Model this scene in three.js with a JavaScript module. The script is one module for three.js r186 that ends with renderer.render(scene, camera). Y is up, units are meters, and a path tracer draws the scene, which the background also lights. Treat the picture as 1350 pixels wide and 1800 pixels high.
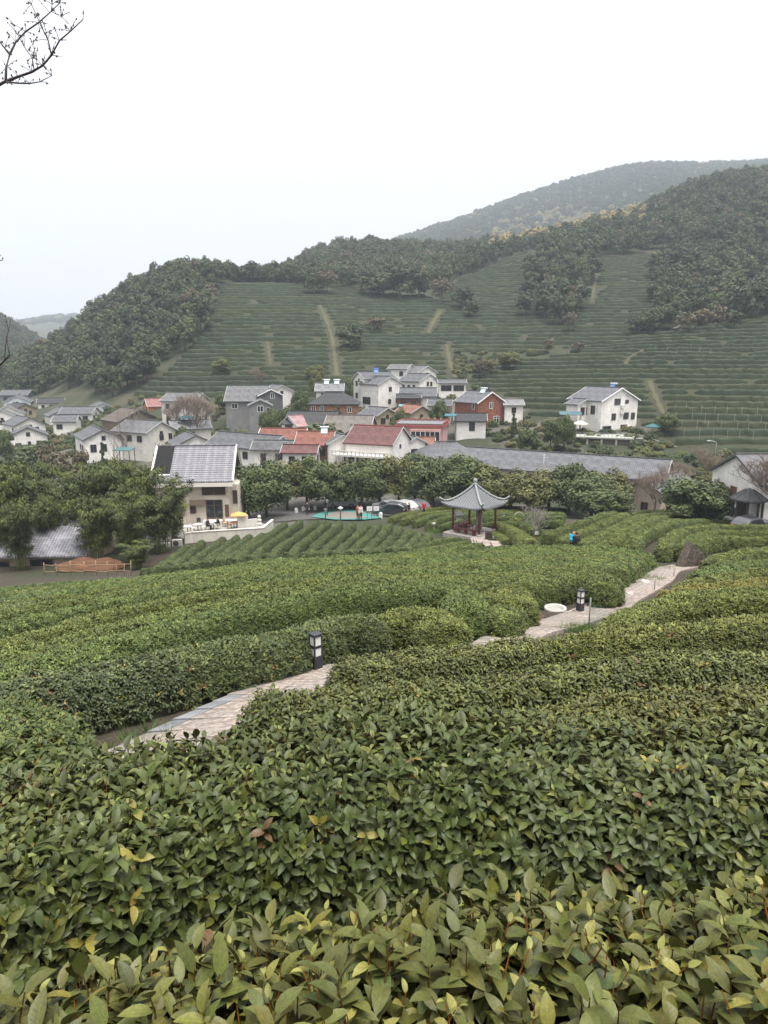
import * as THREE from 'three';
import { mergeGeometries } from 'three/addons/utils/BufferGeometryUtils.js';
import { MarchingCubes } from 'three/addons/objects/MarchingCubes.js';

// ------------------------------------------------------------------ camera, sky, sun, exposure
const W0 = 1350, H0 = 1800, F = 1200, PITCH = Math.atan(260 / F), EYE = 24;
const scene = new THREE.Scene();
const camera = new THREE.PerspectiveCamera(2 * Math.atan(H0 / 2 / F) * 180 / Math.PI, 768 / 1024, 0.1, 6000);
camera.position.set(0, EYE, 0);
camera.rotation.x = -PITCH;
const renderer = new THREE.WebGLRenderer({ antialias: true });
renderer.toneMapping = THREE.LinearToneMapping;
renderer.toneMappingExposure = 4.35;
renderer.shadowMap.enabled = true;
{ // an even overcast sky, a little brighter overhead than at the horizon
  const w = 256, h = 128, data = new Float32Array(w * h * 4);
  for (let j = 0; j < h; j++) for (let i = 0; i < w; i++) {
    const el = Math.max(0, Math.sin(((j + 0.5) / h - 0.5) * Math.PI));
    const l = 0.228 * (0.975 + 0.05 * fbm(6 + 5 * Math.cos(i / w * 6.2832) , 6 + 5 * Math.sin(i / w * 6.2832) + el * 9)) * (1 + 0.45 * el + 1.3 * el * el * el), k = (j * w + i) * 4;
    data[k] = l * 1.0; data[k + 1] = l * 0.992; data[k + 2] = l * 1.025; data[k + 3] = 1;
  }
  const t = new THREE.DataTexture(data, w, h, THREE.RGBAFormat, THREE.FloatType);
  t.mapping = THREE.EquirectangularReflectionMapping; t.magFilter = t.minFilter = THREE.LinearFilter;
  t.wrapS = THREE.RepeatWrapping; t.needsUpdate = true;
  scene.background = t; scene.environment = t;
}
const sun = new THREE.DirectionalLight(new THREE.Color(1, 0.965, 0.91), 1.5);
sun.position.set(45, EYE + 300, -45); sun.target.position.set(0, 0, -120);
sun.castShadow = true; sun.shadow.radius = 65;
Object.assign(sun.shadow.camera, { left: -300, right: 300, top: 300, bottom: -300, far: 1200 });
scene.add(sun, sun.target);
scene.fog = new THREE.FogExp2(new THREE.Color(0.8, 0.9, 1.0), 0.0003);

// ------------------------------------------------------------------ small tools
let seed = 7;
function rnd() { seed = (seed + 0x6D2B79F5) | 0; let t = Math.imul(seed ^ (seed >>> 15), 1 | seed); t = (t + Math.imul(t ^ (t >>> 7), 61 | t)) ^ t; return ((t ^ (t >>> 14)) >>> 0) / 4294967296; }
const rr = (a, b) => a + (b - a) * rnd(), pick = (a) => a[Math.floor(rnd() * a.length)];
const V = (x, y, z) => new THREE.Vector3(x, y, z), UP = V(0, 1, 0);
function lerp(a, b, t) { return a + (b - a) * t; }
const clamp = (x, a, b) => Math.min(b, Math.max(a, x)), sst = (a, b, x) => { const t = clamp((x - a) / (b - a), 0, 1); return t * t * (3 - 2 * t); };
function h2(i, j) { let n = Math.imul(i, 374761393) + Math.imul(j, 668265263) | 0; n = Math.imul(n ^ (n >>> 13), 1274126177); return ((n ^ (n >>> 16)) >>> 0) / 4294967296; }
function noise(x, y) { const i = Math.floor(x), j = Math.floor(y), u = x - i, v = y - j, a = u * u * (3 - 2 * u), b = v * v * (3 - 2 * v); return lerp(lerp(h2(i, j), h2(i + 1, j), a), lerp(h2(i, j + 1), h2(i + 1, j + 1), a), b); }
function fbm(x, y) { return (noise(x, y) * 4 + noise(x * 2.1 + 9, y * 2.1) * 2 + noise(x * 4.3, y * 4.3 + 5)) / 7; }
const ORD = 'first second third fourth fifth sixth seventh eighth ninth tenth eleventh twelfth thirteenth fourteenth fifteenth sixteenth seventeenth eighteenth nineteenth twentieth'.split(' ');
const taken = {};
function numbered(n) { const k = taken[n] = (taken[n] ?? -1) + 1; return k ? n + '_' + String(k).padStart(3, '0') : n; }
function tag(o, label, category, group, kind) { if (label) o.userData.label = label; if (category) o.userData.category = category; if (group) o.userData.group = group; if (kind) o.userData.kind = kind; return o; }
function thing(name, label, category, pos = [0, 0, 0], turn = 0, group) { const o = new THREE.Group(); o.name = numbered(name); o.position.set(...pos); o.rotation.y = turn; scene.add(o); return tag(o, label, category, group); }
function mesh(name, geo, m, parent) { const o = new THREE.Mesh(geo, m); o.name = name; o.castShadow = o.receiveShadow = true; parent.add(o); return o; }
function struct(name, geo, m, label) { const o = mesh(numbered(name), geo, m, scene); o.userData.kind = 'structure'; if (label) o.userData.label = label; return o; }
const lin = (r, g, b) => new THREE.Color().setRGB(r, g, b);
const mat = (c, rough = 0.9, more = {}) => new THREE.MeshStandardMaterial({ color: Array.isArray(c) ? lin(...c) : c, roughness: rough, ...more });

// geometry collector: triangles, boxes, tubes ... merged into one mesh
class MB {
  constructor() { this.p = []; this.c = []; this.u = []; this.col = null; }
  color(r, g, b) { this.col = [r, g, b]; return this; }
  tri(a, b, c, ua = [0, 0], ub = [1, 0], uc = [0.5, 1]) { for (const [q, u] of [[a, ua], [b, ub], [c, uc]]) { this.p.push(q.x, q.y, q.z); this.u.push(u[0], u[1]); if (this.col) this.c.push(...this.col); } return this; }
  quad(a, b, c, d, uv) { // corners in order; uv in metres
    const l1 = a.distanceTo(b), l2 = b.distanceTo(c);
    const [ua, ub, uc, ud] = uv ?? [[0, 0], [l1, 0], [l1, l2], [0, l2]];
    return this.tri(a, b, c, ua, ub, uc).tri(a, c, d, ua, uc, ud);
  }
  box(x0, x1, y0, y1, z0, z1, M) {
    const c = []; for (const x of [x0, x1]) for (const y of [y0, y1]) for (const z of [z0, z1]) { const v = V(x, y, z); c.push(M ? v.applyMatrix4(M) : v); }
    return this.quad(c[1], c[5], c[7], c[3]).quad(c[4], c[0], c[2], c[6]).quad(c[5], c[4], c[6], c[7]).quad(c[0], c[1], c[3], c[2]).quad(c[3], c[7], c[6], c[2]).quad(c[0], c[4], c[5], c[1]);
  }
  cbox(w, h, d, x, y, z, ry = 0) { return this.box(-w / 2, w / 2, 0, h, -d / 2, d / 2, new THREE.Matrix4().makeRotationY(ry).setPosition(x, y, z)); }
  tube(pts, rs, n = 6, capped = true) {
    const rings = [];
    for (let i = 0; i < pts.length; i++) {
      const t = V(0, 0, 0).subVectors(pts[Math.min(i + 1, pts.length - 1)], pts[Math.max(i - 1, 0)]).normalize();
      const s = V(0, 0, 0).crossVectors(t, Math.abs(t.y) > 0.9 ? V(1, 0, 0) : UP).normalize(), q = V(0, 0, 0).crossVectors(s, t), r = Array.isArray(rs) ? rs[i] : rs;
      rings.push([...Array(n)].map((_, k) => { const a = k / n * Math.PI * 2; return pts[i].clone().addScaledVector(s, Math.cos(a) * r).addScaledVector(q, Math.sin(a) * r); }));
    }
    for (let i = 0; i + 1 < rings.length; i++) for (let k = 0; k < n; k++) this.quad(rings[i][k], rings[i][(k + 1) % n], rings[i + 1][(k + 1) % n], rings[i + 1][k]);
    if (capped) for (const [R, s] of [[rings[0], 1], [rings[rings.length - 1], -1]]) for (let k = 1; k + 1 < n; k++) s > 0 ? this.tri(R[0], R[k + 1], R[k]) : this.tri(R[0], R[k], R[k + 1]);
    return this;
  }
  lathe(prof, n, x = 0, y = 0, z = 0) { // [[r,y]...]
    for (let i = 0; i + 1 < prof.length; i++) for (let k = 0; k < n; k++) {
      const q = (j, kk) => { const a = kk / n * Math.PI * 2; return V(x + prof[j][0] * Math.cos(a), y + prof[j][1], z - prof[j][0] * Math.sin(a)); };
      this.quad(q(i, k), q(i, k + 1), q(i + 1, k + 1), q(i + 1, k));
    }
    return this;
  }
  prism(poly, z0, z1, M) { // polygon in x,y (counter-clockwise) extruded in z; convex
    const f = (p, z) => { const v = V(p[0], p[1], z); return M ? v.applyMatrix4(M) : v; }, n = poly.length;
    const T = (a, b, c, z) => this.tri(f(a, z), f(b, z), f(c, z), a, b, c);
    for (let i = 1; i + 1 < n; i++) { T(poly[0], poly[i], poly[i + 1], z1); T(poly[0], poly[i + 1], poly[i], z0); }
    for (let i = 0; i < n; i++) { const a = poly[i], b = poly[(i + 1) % n]; this.quad(f(a, z0), f(b, z0), f(b, z1), f(a, z1)); }
    return this;
  }
  geo(smooth = false) {
    const g = new THREE.BufferGeometry();
    g.setAttribute('position', new THREE.Float32BufferAttribute(this.p, 3));
    g.setAttribute('uv', new THREE.Float32BufferAttribute(this.u, 2));
    if (this.c.length) g.setAttribute('color', new THREE.Float32BufferAttribute(this.c, 3));
    if (smooth) return smoothed(g);
    g.computeVertexNormals(); return g;
  }
}
function smoothed(g) { // average normals by position
  g.computeVertexNormals();
  const p = g.attributes.position, n = g.attributes.normal, m = new Map(), key = (i) => Math.round(p.getX(i) * 2000) + ',' + Math.round(p.getY(i) * 2000) + ',' + Math.round(p.getZ(i) * 2000);
  for (let i = 0; i < p.count; i++) { const k = key(i), v = m.get(k) ?? m.set(k, V(0, 0, 0)).get(k); v.x += n.getX(i); v.y += n.getY(i); v.z += n.getZ(i); }
  for (let i = 0; i < p.count; i++) { const v = m.get(key(i)), l = Math.hypot(v.x, v.y, v.z) || 1; n.setXYZ(i, v.x / l, v.y / l, v.z / l); }
  return g;
}
function tex(w, h, fn, repeat, srgb = true) { // fn(x,y) -> [r,g,b] 0..1 (as stored)
  const d = new Uint8Array(w * h * 4);
  for (let y = 0; y < h; y++) for (let x = 0; x < w; x++) { const c = fn(x, y), k = (y * w + x) * 4; for (let i = 0; i < 3; i++) d[k + i] = clamp(c[i] * 255, 0, 255); d[k + 3] = 255; }
  const t = new THREE.DataTexture(d, w, h); t.wrapS = t.wrapT = THREE.RepeatWrapping; t.magFilter = THREE.LinearFilter; t.minFilter = THREE.LinearMipmapLinearFilter; t.generateMipmaps = true;
  if (srgb) t.colorSpace = THREE.SRGBColorSpace; if (repeat) t.repeat.set(...repeat); t.needsUpdate = true; return t;
}
function tnoise(x, y, n) { // noise that tiles with period n cells
  const i = Math.floor(x), j = Math.floor(y), u = x - i, v = y - j, a = u * u * (3 - 2 * u), b = v * v * (3 - 2 * v), m = (k) => ((k % n) + n) % n;
  return lerp(lerp(h2(m(i), m(j)), h2(m(i + 1), m(j)), a), lerp(h2(m(i), m(j + 1)), h2(m(i + 1), m(j + 1)), a), b);
}
const tfbm = (x, y, s, n) => (tnoise(x / s * n, y / s * n, n) * 4 + tnoise(x / s * n * 2, y / s * n * 2, n * 2) * 2 + tnoise(x / s * n * 4, y / s * n * 4, n * 4)) / 7;
const greyTex = (lo, hi, cells, rep) => tex(256, 256, (x, y) => { const v = lerp(lo, hi, tfbm(x, y, 256, cells)) + (h2(x, y) - 0.5) * 0.05; return [v, v, v]; }, rep);

// ------------------------------------------------------------------ the lie of the land
// For directions across the view, the ground's height (metres against the eye) at distances d (metres ahead).
const slopeY = (d, py) => d * Math.tan(Math.atan((900 - py) / F) - PITCH);
const NEAR = {
  0: [[1.3, -2.15], [3, -2.9], [6, -4.15], [7.6, -4.9], [9.2, -5.4], [11, -5.9], [13, -6.45], [15, -7], [17.5, -7.6], [21, -8.5], [29, -10.9], [40, -14.2], [55, -17.3], [75, -19.8], [95, -20.8]],
  220: [[1.3, -2.12], [3, -2.82], [6, -4.05], [8, -4.85], [10, -5.5], [12, -6.05], [15, -6.75], [17.5, -7.3], [21, -8.2], [29, -10.4], [40, -13.5], [55, -17], [75, -19.6], [95, -20.6]],
  450: [[1.3, -2.1], [3, -2.72], [4.7, -3.45], [6.2, -3.95], [8.5, -4.75], [11, -5.6], [13.5, -6.4], [15.3, -6.9], [17, -7.05], [19.5, -7.4], [22, -7.85], [25, -8.5], [28.5, -9.3], [33, -10.3], [38, -11.5], [48, -14.6], [55, -16], [65, -17.6], [75, -19], [95, -20.3]],
  675: [[1.3, -2.1], [3, -2.68], [5.2, -3.75], [7.6, -4.55], [10.2, -5.3], [11.5, -5.7], [13, -6.15], [15.3, -6.75], [18.5, -7.05], [21, -7.5], [24.5, -8.3], [28, -9.1], [32, -10], [36, -10.9], [50, -14.5], [60, -15.3], [72, -16.6], [80, -18], [95, -20.2]],
  900: [[1.3, -2.1], [3, -2.68], [5.3, -3.78], [7.9, -4.6], [10.8, -5.4], [14, -6.2], [17, -6.95], [20, -7.8], [25, -8.7], [28, -9.2], [31.5, -9.8], [35, -10.5], [45, -12.7], [59, -15.1], [70, -16.2], [85, -19], [95, -20.2]],
  1050: [[1.3, -2.1], [3, -2.68], [5.5, -3.8], [8.2, -4.65], [11.5, -5.5], [16, -6.7], [21, -7.9], [25, -8.7], [33, -10], [40, -10.9], [52, -12.8], [62, -14.2], [72, -16.4], [85, -19.5], [95, -20]],
  1200: [[1.3, -2.08], [3, -2.66], [5.8, -3.86], [8.5, -4.7], [12, -5.55], [16, -6.5], [22, -8.0], [33, -10.1], [45, -11.9], [55, -13.5], [65, -15.8], [85, -19.5], [95, -20]],
  1350: [[1.3, -2.05], [3, -2.64], [6.4, -4.07], [9.3, -4.95], [13, -5.75], [16.5, -6.5], [22, -7.8], [33, -9.8], [45, -11.9], [55, -13.8], [65, -16.5], [78, -19.3], [95, -19.8]],
};
const y = (d, py) => [d, slopeY(d, py)];
const FAR = {
  '-250': [[95, -21], [160, -20], [250, -15], y(400, 655), y(560, 560), y(700, 480), y(900, 470), y(2600, 520), y(3200, 580)],
  0: [[95, -20.8], [160, -20], [215, -17.5], [270, -13.5], y(400, 668), y(560, 610), y(700, 552), y(850, 570), y(2600, 580), y(3200, 600)],
  50: [[95, -20.7], [160, -20], [215, -17], [270, -12], y(330, 652), y(400, 665), y(560, 625), y(700, 590), y(850, 605), y(2600, 566), y(3200, 600)],
  100: [[95, -20.7], [160, -19.5], [215, -16], [265, -10.5], y(330, 622), y(400, 640), y(700, 628), y(850, 630), y(2600, 556), y(3200, 600)],
  170: [[95, -20.6], [150, -19.5], [215, -14], y(260, 650), y(330, 572), y(380, 580), y(900, 640), y(2600, 552), y(3200, 600)],
  240: [[95, -20.5], [145, -19.5], [200, -12], y(260, 625), y(330, 528), y(380, 532), y(900, 620), y(2600, 600), y(3200, 600)],
  300: [[95, -20.4], [140, -19.5], [190, -10.5], y(245, 630), y(330, 492), y(380, 497), y(900, 600), y(2600, 600), y(3200, 600)],
  390: [[95, -20.4], [140, -19.3], [165, -15.5], [190, -9.5], y(250, 590), y(330, 492), y(385, 502), y(600, 540), y(900, 560), y(3200, 600)],
  480: [[95, -20.3], [140, -19.3], [165, -14.8], [190, -9], y(250, 590), y(335, 496), y(385, 508), y(600, 505), y(750, 510), y(1000, 540), y(3200, 600)],
  560: [[95, -20.3], [138, -19.5], [160, -15], [188, -8.6], y(250, 590), y(335, 500), y(385, 503), y(550, 452), y(660, 470), y(980, 505), y(1700, 480), y(2100, 520), y(3200, 590)],
  650: [[95, -20.3], [138, -19.5], [160, -15.2], [186, -9], y(250, 600), y(330, 520), y(385, 492), y(550, 437), y(660, 448), y(980, 465), y(1700, 440), y(2100, 470), y(3200, 560)],
  740: [[95, -20.2], [132, -19.5], [160, -14.5], [185, -8.8], y(250, 600), y(340, 505), y(420, 482), y(550, 450), y(660, 450), y(980, 462), y(1700, 408), y(2100, 440), y(3200, 520)],
  820: [[95, -20.2], [126, -18.6], [138, -15], [150, -13], [178, -8.6], y(205, 672), y(250, 605), y(345, 500), y(410, 472), y(550, 447), y(660, 445), y(980, 457), y(1700, 380), y(2100, 410), y(3200, 500)],
  900: [[95, -20.2], [125, -18.8], [150, -13.5], y(180, 690), y(208, 642), y(225, 640), y(260, 597), y(350, 482), y(385, 460), y(450, 448), y(660, 432), y(980, 444), y(1700, 347), y(2100, 380), y(3200, 450)],
  1000: [[95, -20.1], [122, -17.5], [135, -14.3], [150, -12.8], y(190, 660), y(215, 626), y(232, 622), y(270, 570), y(350, 462), y(400, 430), y(480, 415), y(560, 418), y(980, 430), y(1700, 314), y(2100, 345), y(3200, 400)],
  1100: [[95, -20], [118, -17.5], [130, -14.2], [150, -12.4], y(200, 628), y(222, 604), y(240, 599), y(300, 520), y(350, 465), y(430, 412), y(500, 390), y(580, 385), y(980, 397), y(1700, 287), y(2100, 315), y(3200, 400)],
  1200: [[95, -20], [118, -17.8], [132, -14.8], [150, -10.6], y(205, 596), y(225, 584), y(245, 578), y(300, 505), y(400, 410), y(480, 345), y(560, 330), y(700, 335), y(980, 347), y(1700, 292), y(2100, 310), y(3200, 400)],
  1350: [[95, -19.8], [118, -17.5], [132, -14.4], [150, -9.5], y(208, 572), y(228, 560), y(250, 552), y(320, 455), y(400, 378), y(480, 318), y(560, 308), y(700, 310), y(980, 322), y(1700, 285), y(2100, 300), y(3200, 400)],
  1600: [[95, -19.5], [118, -17], [150, -8.5], y(210, 550), y(230, 540), y(250, 535), y(320, 430), y(400, 350), y(480, 290), y(560, 280), y(980, 292), y(1700, 265), y(2100, 300), y(3200, 400)],
};
const PXA = -420, PXB = 1780, PXN = 111, LDA = Math.log(1.3), LDB = Math.log(3200), LDN = 520;
const LAND = (() => {
  const prep = (T) => Object.keys(T).map(Number).sort((a, b) => a - b).map((k) => [k, T[k]]);
  const one = (K, d) => { if (d <= K[0][0]) return K[0][1]; for (let i = 1; i < K.length; i++) if (d <= K[i][0]) { const t = (d - K[i - 1][0]) / (K[i][0] - K[i - 1][0]); return lerp(K[i - 1][1], K[i][1], t); } return K[K.length - 1][1]; };
  const across = (C, px, d) => { if (px <= C[0][0]) return one(C[0][1], d); for (let i = 1; i < C.length; i++) if (px <= C[i][0]) return lerp(one(C[i - 1][1], d), one(C[i][1], d), (px - C[i - 1][0]) / (C[i][0] - C[i - 1][0])); return one(C[C.length - 1][1], d); };
  const N = prep(NEAR), Fa = prep(FAR);
  let g = new Float64Array(PXN * LDN);
  for (let i = 0; i < PXN; i++) for (let j = 0; j < LDN; j++) { const px = lerp(PXA, PXB, i / (PXN - 1)), d = Math.exp(lerp(LDA, LDB, j / (LDN - 1))); g[i * LDN + j] = d < 95 ? across(N, px, d) : across(Fa, px, d); }
  const blur = (di, dj, r) => { const o = new Float64Array(g.length); for (let i = 0; i < PXN; i++) for (let j = 0; j < LDN; j++) { let s = 0, w = 0; for (let k = -r; k <= r; k++) { const a = clamp(i + di * k, 0, PXN - 1), b = clamp(j + dj * k, 0, LDN - 1), q = r + 1 - Math.abs(k); s += g[a * LDN + b] * q; w += q; } o[i * LDN + j] = s / w; } g = o; };
  blur(1, 0, 2); blur(0, 1, 3); blur(1, 0, 1);
  return g;
})();
const hdAt = (d) => 20 * (1 - Math.exp(-(1.65 + 0.36 * Math.max(d, 0)) / 20));
const cosP = Math.cos(PITCH), sinP = Math.sin(PITCH);
function ground(x, z) { // height of the soil in the world
  const d = -z, dd = Math.max(d, 1.3), px = 675 + F * x / (cosP * dd + sinP * hdAt(dd));
  const fi = clamp((px - PXA) / (PXB - PXA), 0, 1) * (PXN - 1.001), fj = clamp((Math.log(dd) - LDA) / (LDB - LDA), 0, 1) * (LDN - 1.001);
  const i = Math.floor(fi), j = Math.floor(fj), u = fi - i, v = fj - j, G = (a, b) => LAND[a * LDN + b];
  let h = lerp(lerp(G(i, j), G(i, j + 1), v), lerp(G(i + 1, j), G(i + 1, j + 1), v), u);
  if (d < 1.3) h += (1.3 - d) * 0.34;
  return EYE + h;
}
function at(px, py, d) { const h = slopeY(d, py); return V((px - 675) / F * (d * cosP - h * sinP), EYE + h, -d); }
function hit(px, py, lift = 0, from = 0.9) { // where the view through a photo point meets the ground (plus lift)
  let a = from, b = a;
  for (let d = from; d < 2600; d *= 1.012) { const p = at(px, py, d); if (p.y <= ground(p.x, p.z) + lift) { b = d; break; } a = d; b = d; }
  for (let k = 0; k < 22; k++) { const m = (a + b) / 2, p = at(px, py, m); if (p.y <= ground(p.x, p.z) + lift) b = m; else a = m; }
  return at(px, py, b);
}
function proj(p) { const d = -p.z, h = p.y - EYE, c = d * cosP - h * sinP; return [675 + F * p.x / c, 900 - F * (h * cosP + d * sinP) / c, c]; }
const onGround = (p, up = 0) => V(p.x, ground(p.x, p.z) + up, p.z);
const inside = (poly, x, y) => { let r = false; for (let i = 0, j = poly.length - 1; i < poly.length; j = i++) { const [a, b] = poly[i], [c, d] = poly[j]; if ((b > y) !== (d > y) && x < (c - a) * (y - b) / (d - b) + a) r = !r; } return r; };
function resample(pts, step) { const c = new THREE.CatmullRomCurve3(pts, false, 'centripetal'), n = Math.max(2, Math.ceil(c.getLength() / step)); return c.getSpacedPoints(n); }
// areas of the far slopes that are planted with tea, as they bound in the view
const TEA_HILL = [[225, 700], [300, 648], [350, 592], [374, 540], [378, 495], [440, 492], [560, 497], [660, 515], [760, 522], [800, 492], [870, 466], [930, 440], [1000, 450], [1060, 455], [1130, 450], [1180, 436], [1300, 436], [1370, 470], [1370, 575], [1200, 600], [1000, 640], [900, 655], [815, 680], [800, 700]];
const TEA_RIGHT = [[806, 672], [900, 634], [1000, 616], [1100, 597], [1200, 583], [1380, 550], [1380, 800], [1260, 800], [1190, 790], [1150, 770], [1120, 740], [1010, 735], [930, 735], [905, 700], [850, 690]];
const isTea = (p) => { const [a, b] = proj(p), d = -p.z; return d > 120 && d < (a < 640 ? 334 : 430) && (d < 238 && a > 800 ? inside(TEA_RIGHT, a, b) : inside(TEA_HILL, a, b)); };

const soilTex = greyTex(0.55, 1.0, 24);
const bumpTex = tex(256, 256, (x, y) => { const v = tfbm(x, y, 256, 40); return [v, v, v]; }, null, false);
// ------------------------------------------------------------------ ground: one sheet to the horizon
{
  const ds = []; for (let d = -40; d < 1; d += 4) ds.push(d);
  for (let d = 1.3; d < 3300; d *= d < 80 ? 1.022 : 1.017) ds.push(d);
  const NA = 150, pos = [], col = [], uv = [], idx = [];
  ds.forEach((d) => { for (let i = 0; i <= NA; i++) {
    const a = lerp(-1.05, 1.15, i / NA), x = a * (Math.max(d, 0) + 14), z = -d, h = ground(x, z), p = V(x, h, z), [px, py] = d > 1 ? proj(p) : [0, 0];
    const n = fbm(x * 0.15, z * 0.15), nn = fbm(x * 1.1 + 50, z * 1.1);
    let c;
    if (d < 78) { c = [0.055 + 0.03 * nn, 0.042 + 0.022 * nn, 0.026 + 0.012 * nn]; if (n > 0.52) c = [0.05, 0.06, 0.022]; }
    else if (d < 175 && px < 1230 && !isTea(p)) { c = [0.12 + 0.08 * nn, 0.11 + 0.075 * nn, 0.09 + 0.065 * nn]; if (n > 0.5) c = [0.055, 0.065, 0.03]; }
    else if (d > 120 && isTea(p)) c = [0.04 + 0.03 * nn, 0.044 + 0.028 * nn, 0.022];
    else if (d < 185) { c = [0.05, 0.062, 0.024]; if (n > 0.55) c = [0.11, 0.1, 0.065]; }
    else { c = [0.045 + 0.02 * n, 0.06 + 0.015 * n, 0.026]; if (n > 0.62) c = [0.1, 0.095, 0.055]; }
    pos.push(x, h + (d > 185 ? 0 : 0) + (nn - 0.5) * 0.06, z); col.push(...c); uv.push(x / 2.2, z / 2.2);
  } });
  for (let j = 0; j + 1 < ds.length; j++) for (let i = 0; i < NA; i++) { const a = j * (NA + 1) + i, b = a + NA + 1; idx.push(a, a + 1, b + 1, a, b + 1, b); }
  const g = new THREE.BufferGeometry();
  g.setAttribute('position', new THREE.Float32BufferAttribute(pos, 3)); g.setAttribute('color', new THREE.Float32BufferAttribute(col, 3)); g.setAttribute('uv', new THREE.Float32BufferAttribute(uv, 2));
  g.setIndex(idx); g.computeVertexNormals();
  struct('ground', g, new THREE.MeshStandardMaterial({ vertexColors: true, roughness: 1, map: soilTex, bumpMap: bumpTex, bumpScale: 0.05 }), 'brown soil and grass of the valley and hillsides');
}
// ------------------------------------------------------------------ tea
function leafInto(m, base, dir, up, L, Wd, n, curl, fold, uvPlain) { // a leaf with a folded midrib that curls along its length
  const side = V(0, 0, 0).crossVectors(dir, up).normalize(), nrm = V(0, 0, 0).crossVectors(side, dir).normalize();
  let p = base.clone(), prev = null;
  for (let i = 0; i <= n; i++) {
    const t = i / n, a = curl * (t - 0.15), f = dir.clone().multiplyScalar(Math.cos(a)).addScaledVector(nrm, -Math.sin(a)), q = nrm.clone().multiplyScalar(Math.cos(a)).addScaledVector(dir, Math.sin(a));
    if (i) p = p.clone().addScaledVector(f, L / n);
    const wd = Wd * 0.5 * Math.pow(Math.sin(Math.PI * clamp(0.04 + 0.96 * Math.pow(t, 0.86), 0, 1)), 0.85);
    const cur = [p.clone().addScaledVector(side, -wd).addScaledVector(q, wd * fold), p.clone(), p.clone().addScaledVector(side, wd).addScaledVector(q, wd * fold), t];
    if (prev) {
      const u = uvPlain ? [0.97, 0.97, 0.97] : [0.02, 0.46, 0.9], v0 = prev[3], v1 = t;
      for (const k of [0, 1]) { if (i === n) m.tri(prev[k], prev[k + 1], cur[1], [u[k], v0], [u[k + 1], v0], [u[1], v1]); else m.quad(prev[k], prev[k + 1], cur[k + 1], cur[k], [[u[k], v0], [u[k + 1], v0], [u[k + 1], v1], [u[k], v1]]); }
    }
    prev = cur;
  }
}
const leafTex = tex(128, 256, (x, y) => {
  if (x > 120) return [0.92, 0.92, 0.92];
  const u = (x / 128 - 0.46) / 0.44, v = y / 256, rib = Math.exp(-Math.abs(u) * 26), vein = Math.pow(Math.abs(Math.sin((v * 9 - Math.abs(u) * 1.5) * Math.PI)), 18) * 0.06, n = tfbm(x, y, 128, 8) * 0.2;
  const l = 0.80 + n - vein * 0.4 + rib * 0.16; return [l + rib * 0.1, l + rib * 0.06, l];
});
const leafBump = tex(128, 256, (x, y) => { const u = (x / 128 - 0.46) / 0.44, v = y / 256, l = 0.5 - Math.exp(-Math.abs(u) * 30) * 0.4 - Math.pow(Math.abs(Math.sin((v * 9 - Math.abs(u) * 1.5) * Math.PI)), 10) * 0.3 + tfbm(x, y, 128, 16) * 0.3; return [l, l, l]; }, null, false);
const leafMat = new THREE.MeshPhysicalMaterial({ color: 0xffffff, vertexColors: true, map: leafTex, bumpMap: leafBump, bumpScale: 0.0005, roughness: 0.46, specularIntensity: 0.55 });
const leafFar = new THREE.MeshPhysicalMaterial({ color: 0xffffff, vertexColors: true, roughness: 0.55, specularIntensity: 0.5 });
const STEM = [1.0, 0.42, 0.3];
function sprig(nLeaf, nSeg, H, L, young) { // an upright shoot with spiralling leaves
  const m = new MB();
  m.color(...STEM).tube([V(0, -H * 0.6, 0), V(0.004, H * 0.5, 0.003), V(0, H, 0)], [0.0022, 0.0018, 0.001], 4, false);
  for (let i = 0; i < nLeaf; i++) {
    const t = i / (nLeaf - 1), a = i * 2.4 + rr(-0.4, 0.4), el = lerp(0.05, young ? 1.15 : 0.85, t * t) + rr(-0.25, 0.25), dir = V(Math.cos(a) * Math.cos(el), Math.sin(el), Math.sin(a) * Math.cos(el)).normalize();
    const k = rr(0.82, 1.14), l = L * rr(0.7, 1.12) * lerp(1.05, young ? 0.62 : 0.8, t);
    m.color(k * rr(0.94, 1.08), k, k * rr(0.85, 1.1));
    leafInto(m, V(0, lerp(-H * 0.5, H * 0.95, t), 0), dir, V(-Math.cos(a) * Math.sin(el), Math.cos(el), -Math.sin(a) * Math.sin(el)), l, l * rr(0.4, 0.5), nSeg, rr(0.1, 1.0), rr(0.12, 0.5), false);
  }
  return m.geo(nSeg > 2);
}
function patch(n, R, L, seg) { // a tuft of leaves for hedges farther off
  const m = new MB();
  for (let i = 0; i < n; i++) {
    const a = rnd() * 6.283, r = Math.sqrt(rnd()) * R, el = rr(-0.1, 1.1), yaw = rnd() * 6.283, k = rr(0.72, 1.25);
    const dir = V(Math.cos(yaw) * Math.cos(el), Math.sin(el), Math.sin(yaw) * Math.cos(el)), up = V(-Math.cos(yaw) * Math.sin(el), Math.cos(el), -Math.sin(yaw) * Math.sin(el));
    m.color(k * rr(0.93, 1.1), k, k * rr(0.8, 1.1));
    leafInto(m, V(Math.cos(a) * r, rr(-0.5, 0.2) * R * 0.6, Math.sin(a) * r), dir, up, L * rr(0.75, 1.2), L * rr(0.38, 0.5), seg, rr(0, 0.8), rr(0.1, 0.4), true);
  }
  return m.geo();
}
const SPRIGS = [0, 1, 2, 3, 4, 5, 6].map(() => sprig(7, 5, 0.075, 0.072)), SPRIGM = [0, 1, 2].map(() => sprig(7, 3, 0.07, 0.069)), YOUNG = [0, 1].map(() => sprig(5, 4, 0.08, 0.058, true));
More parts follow.
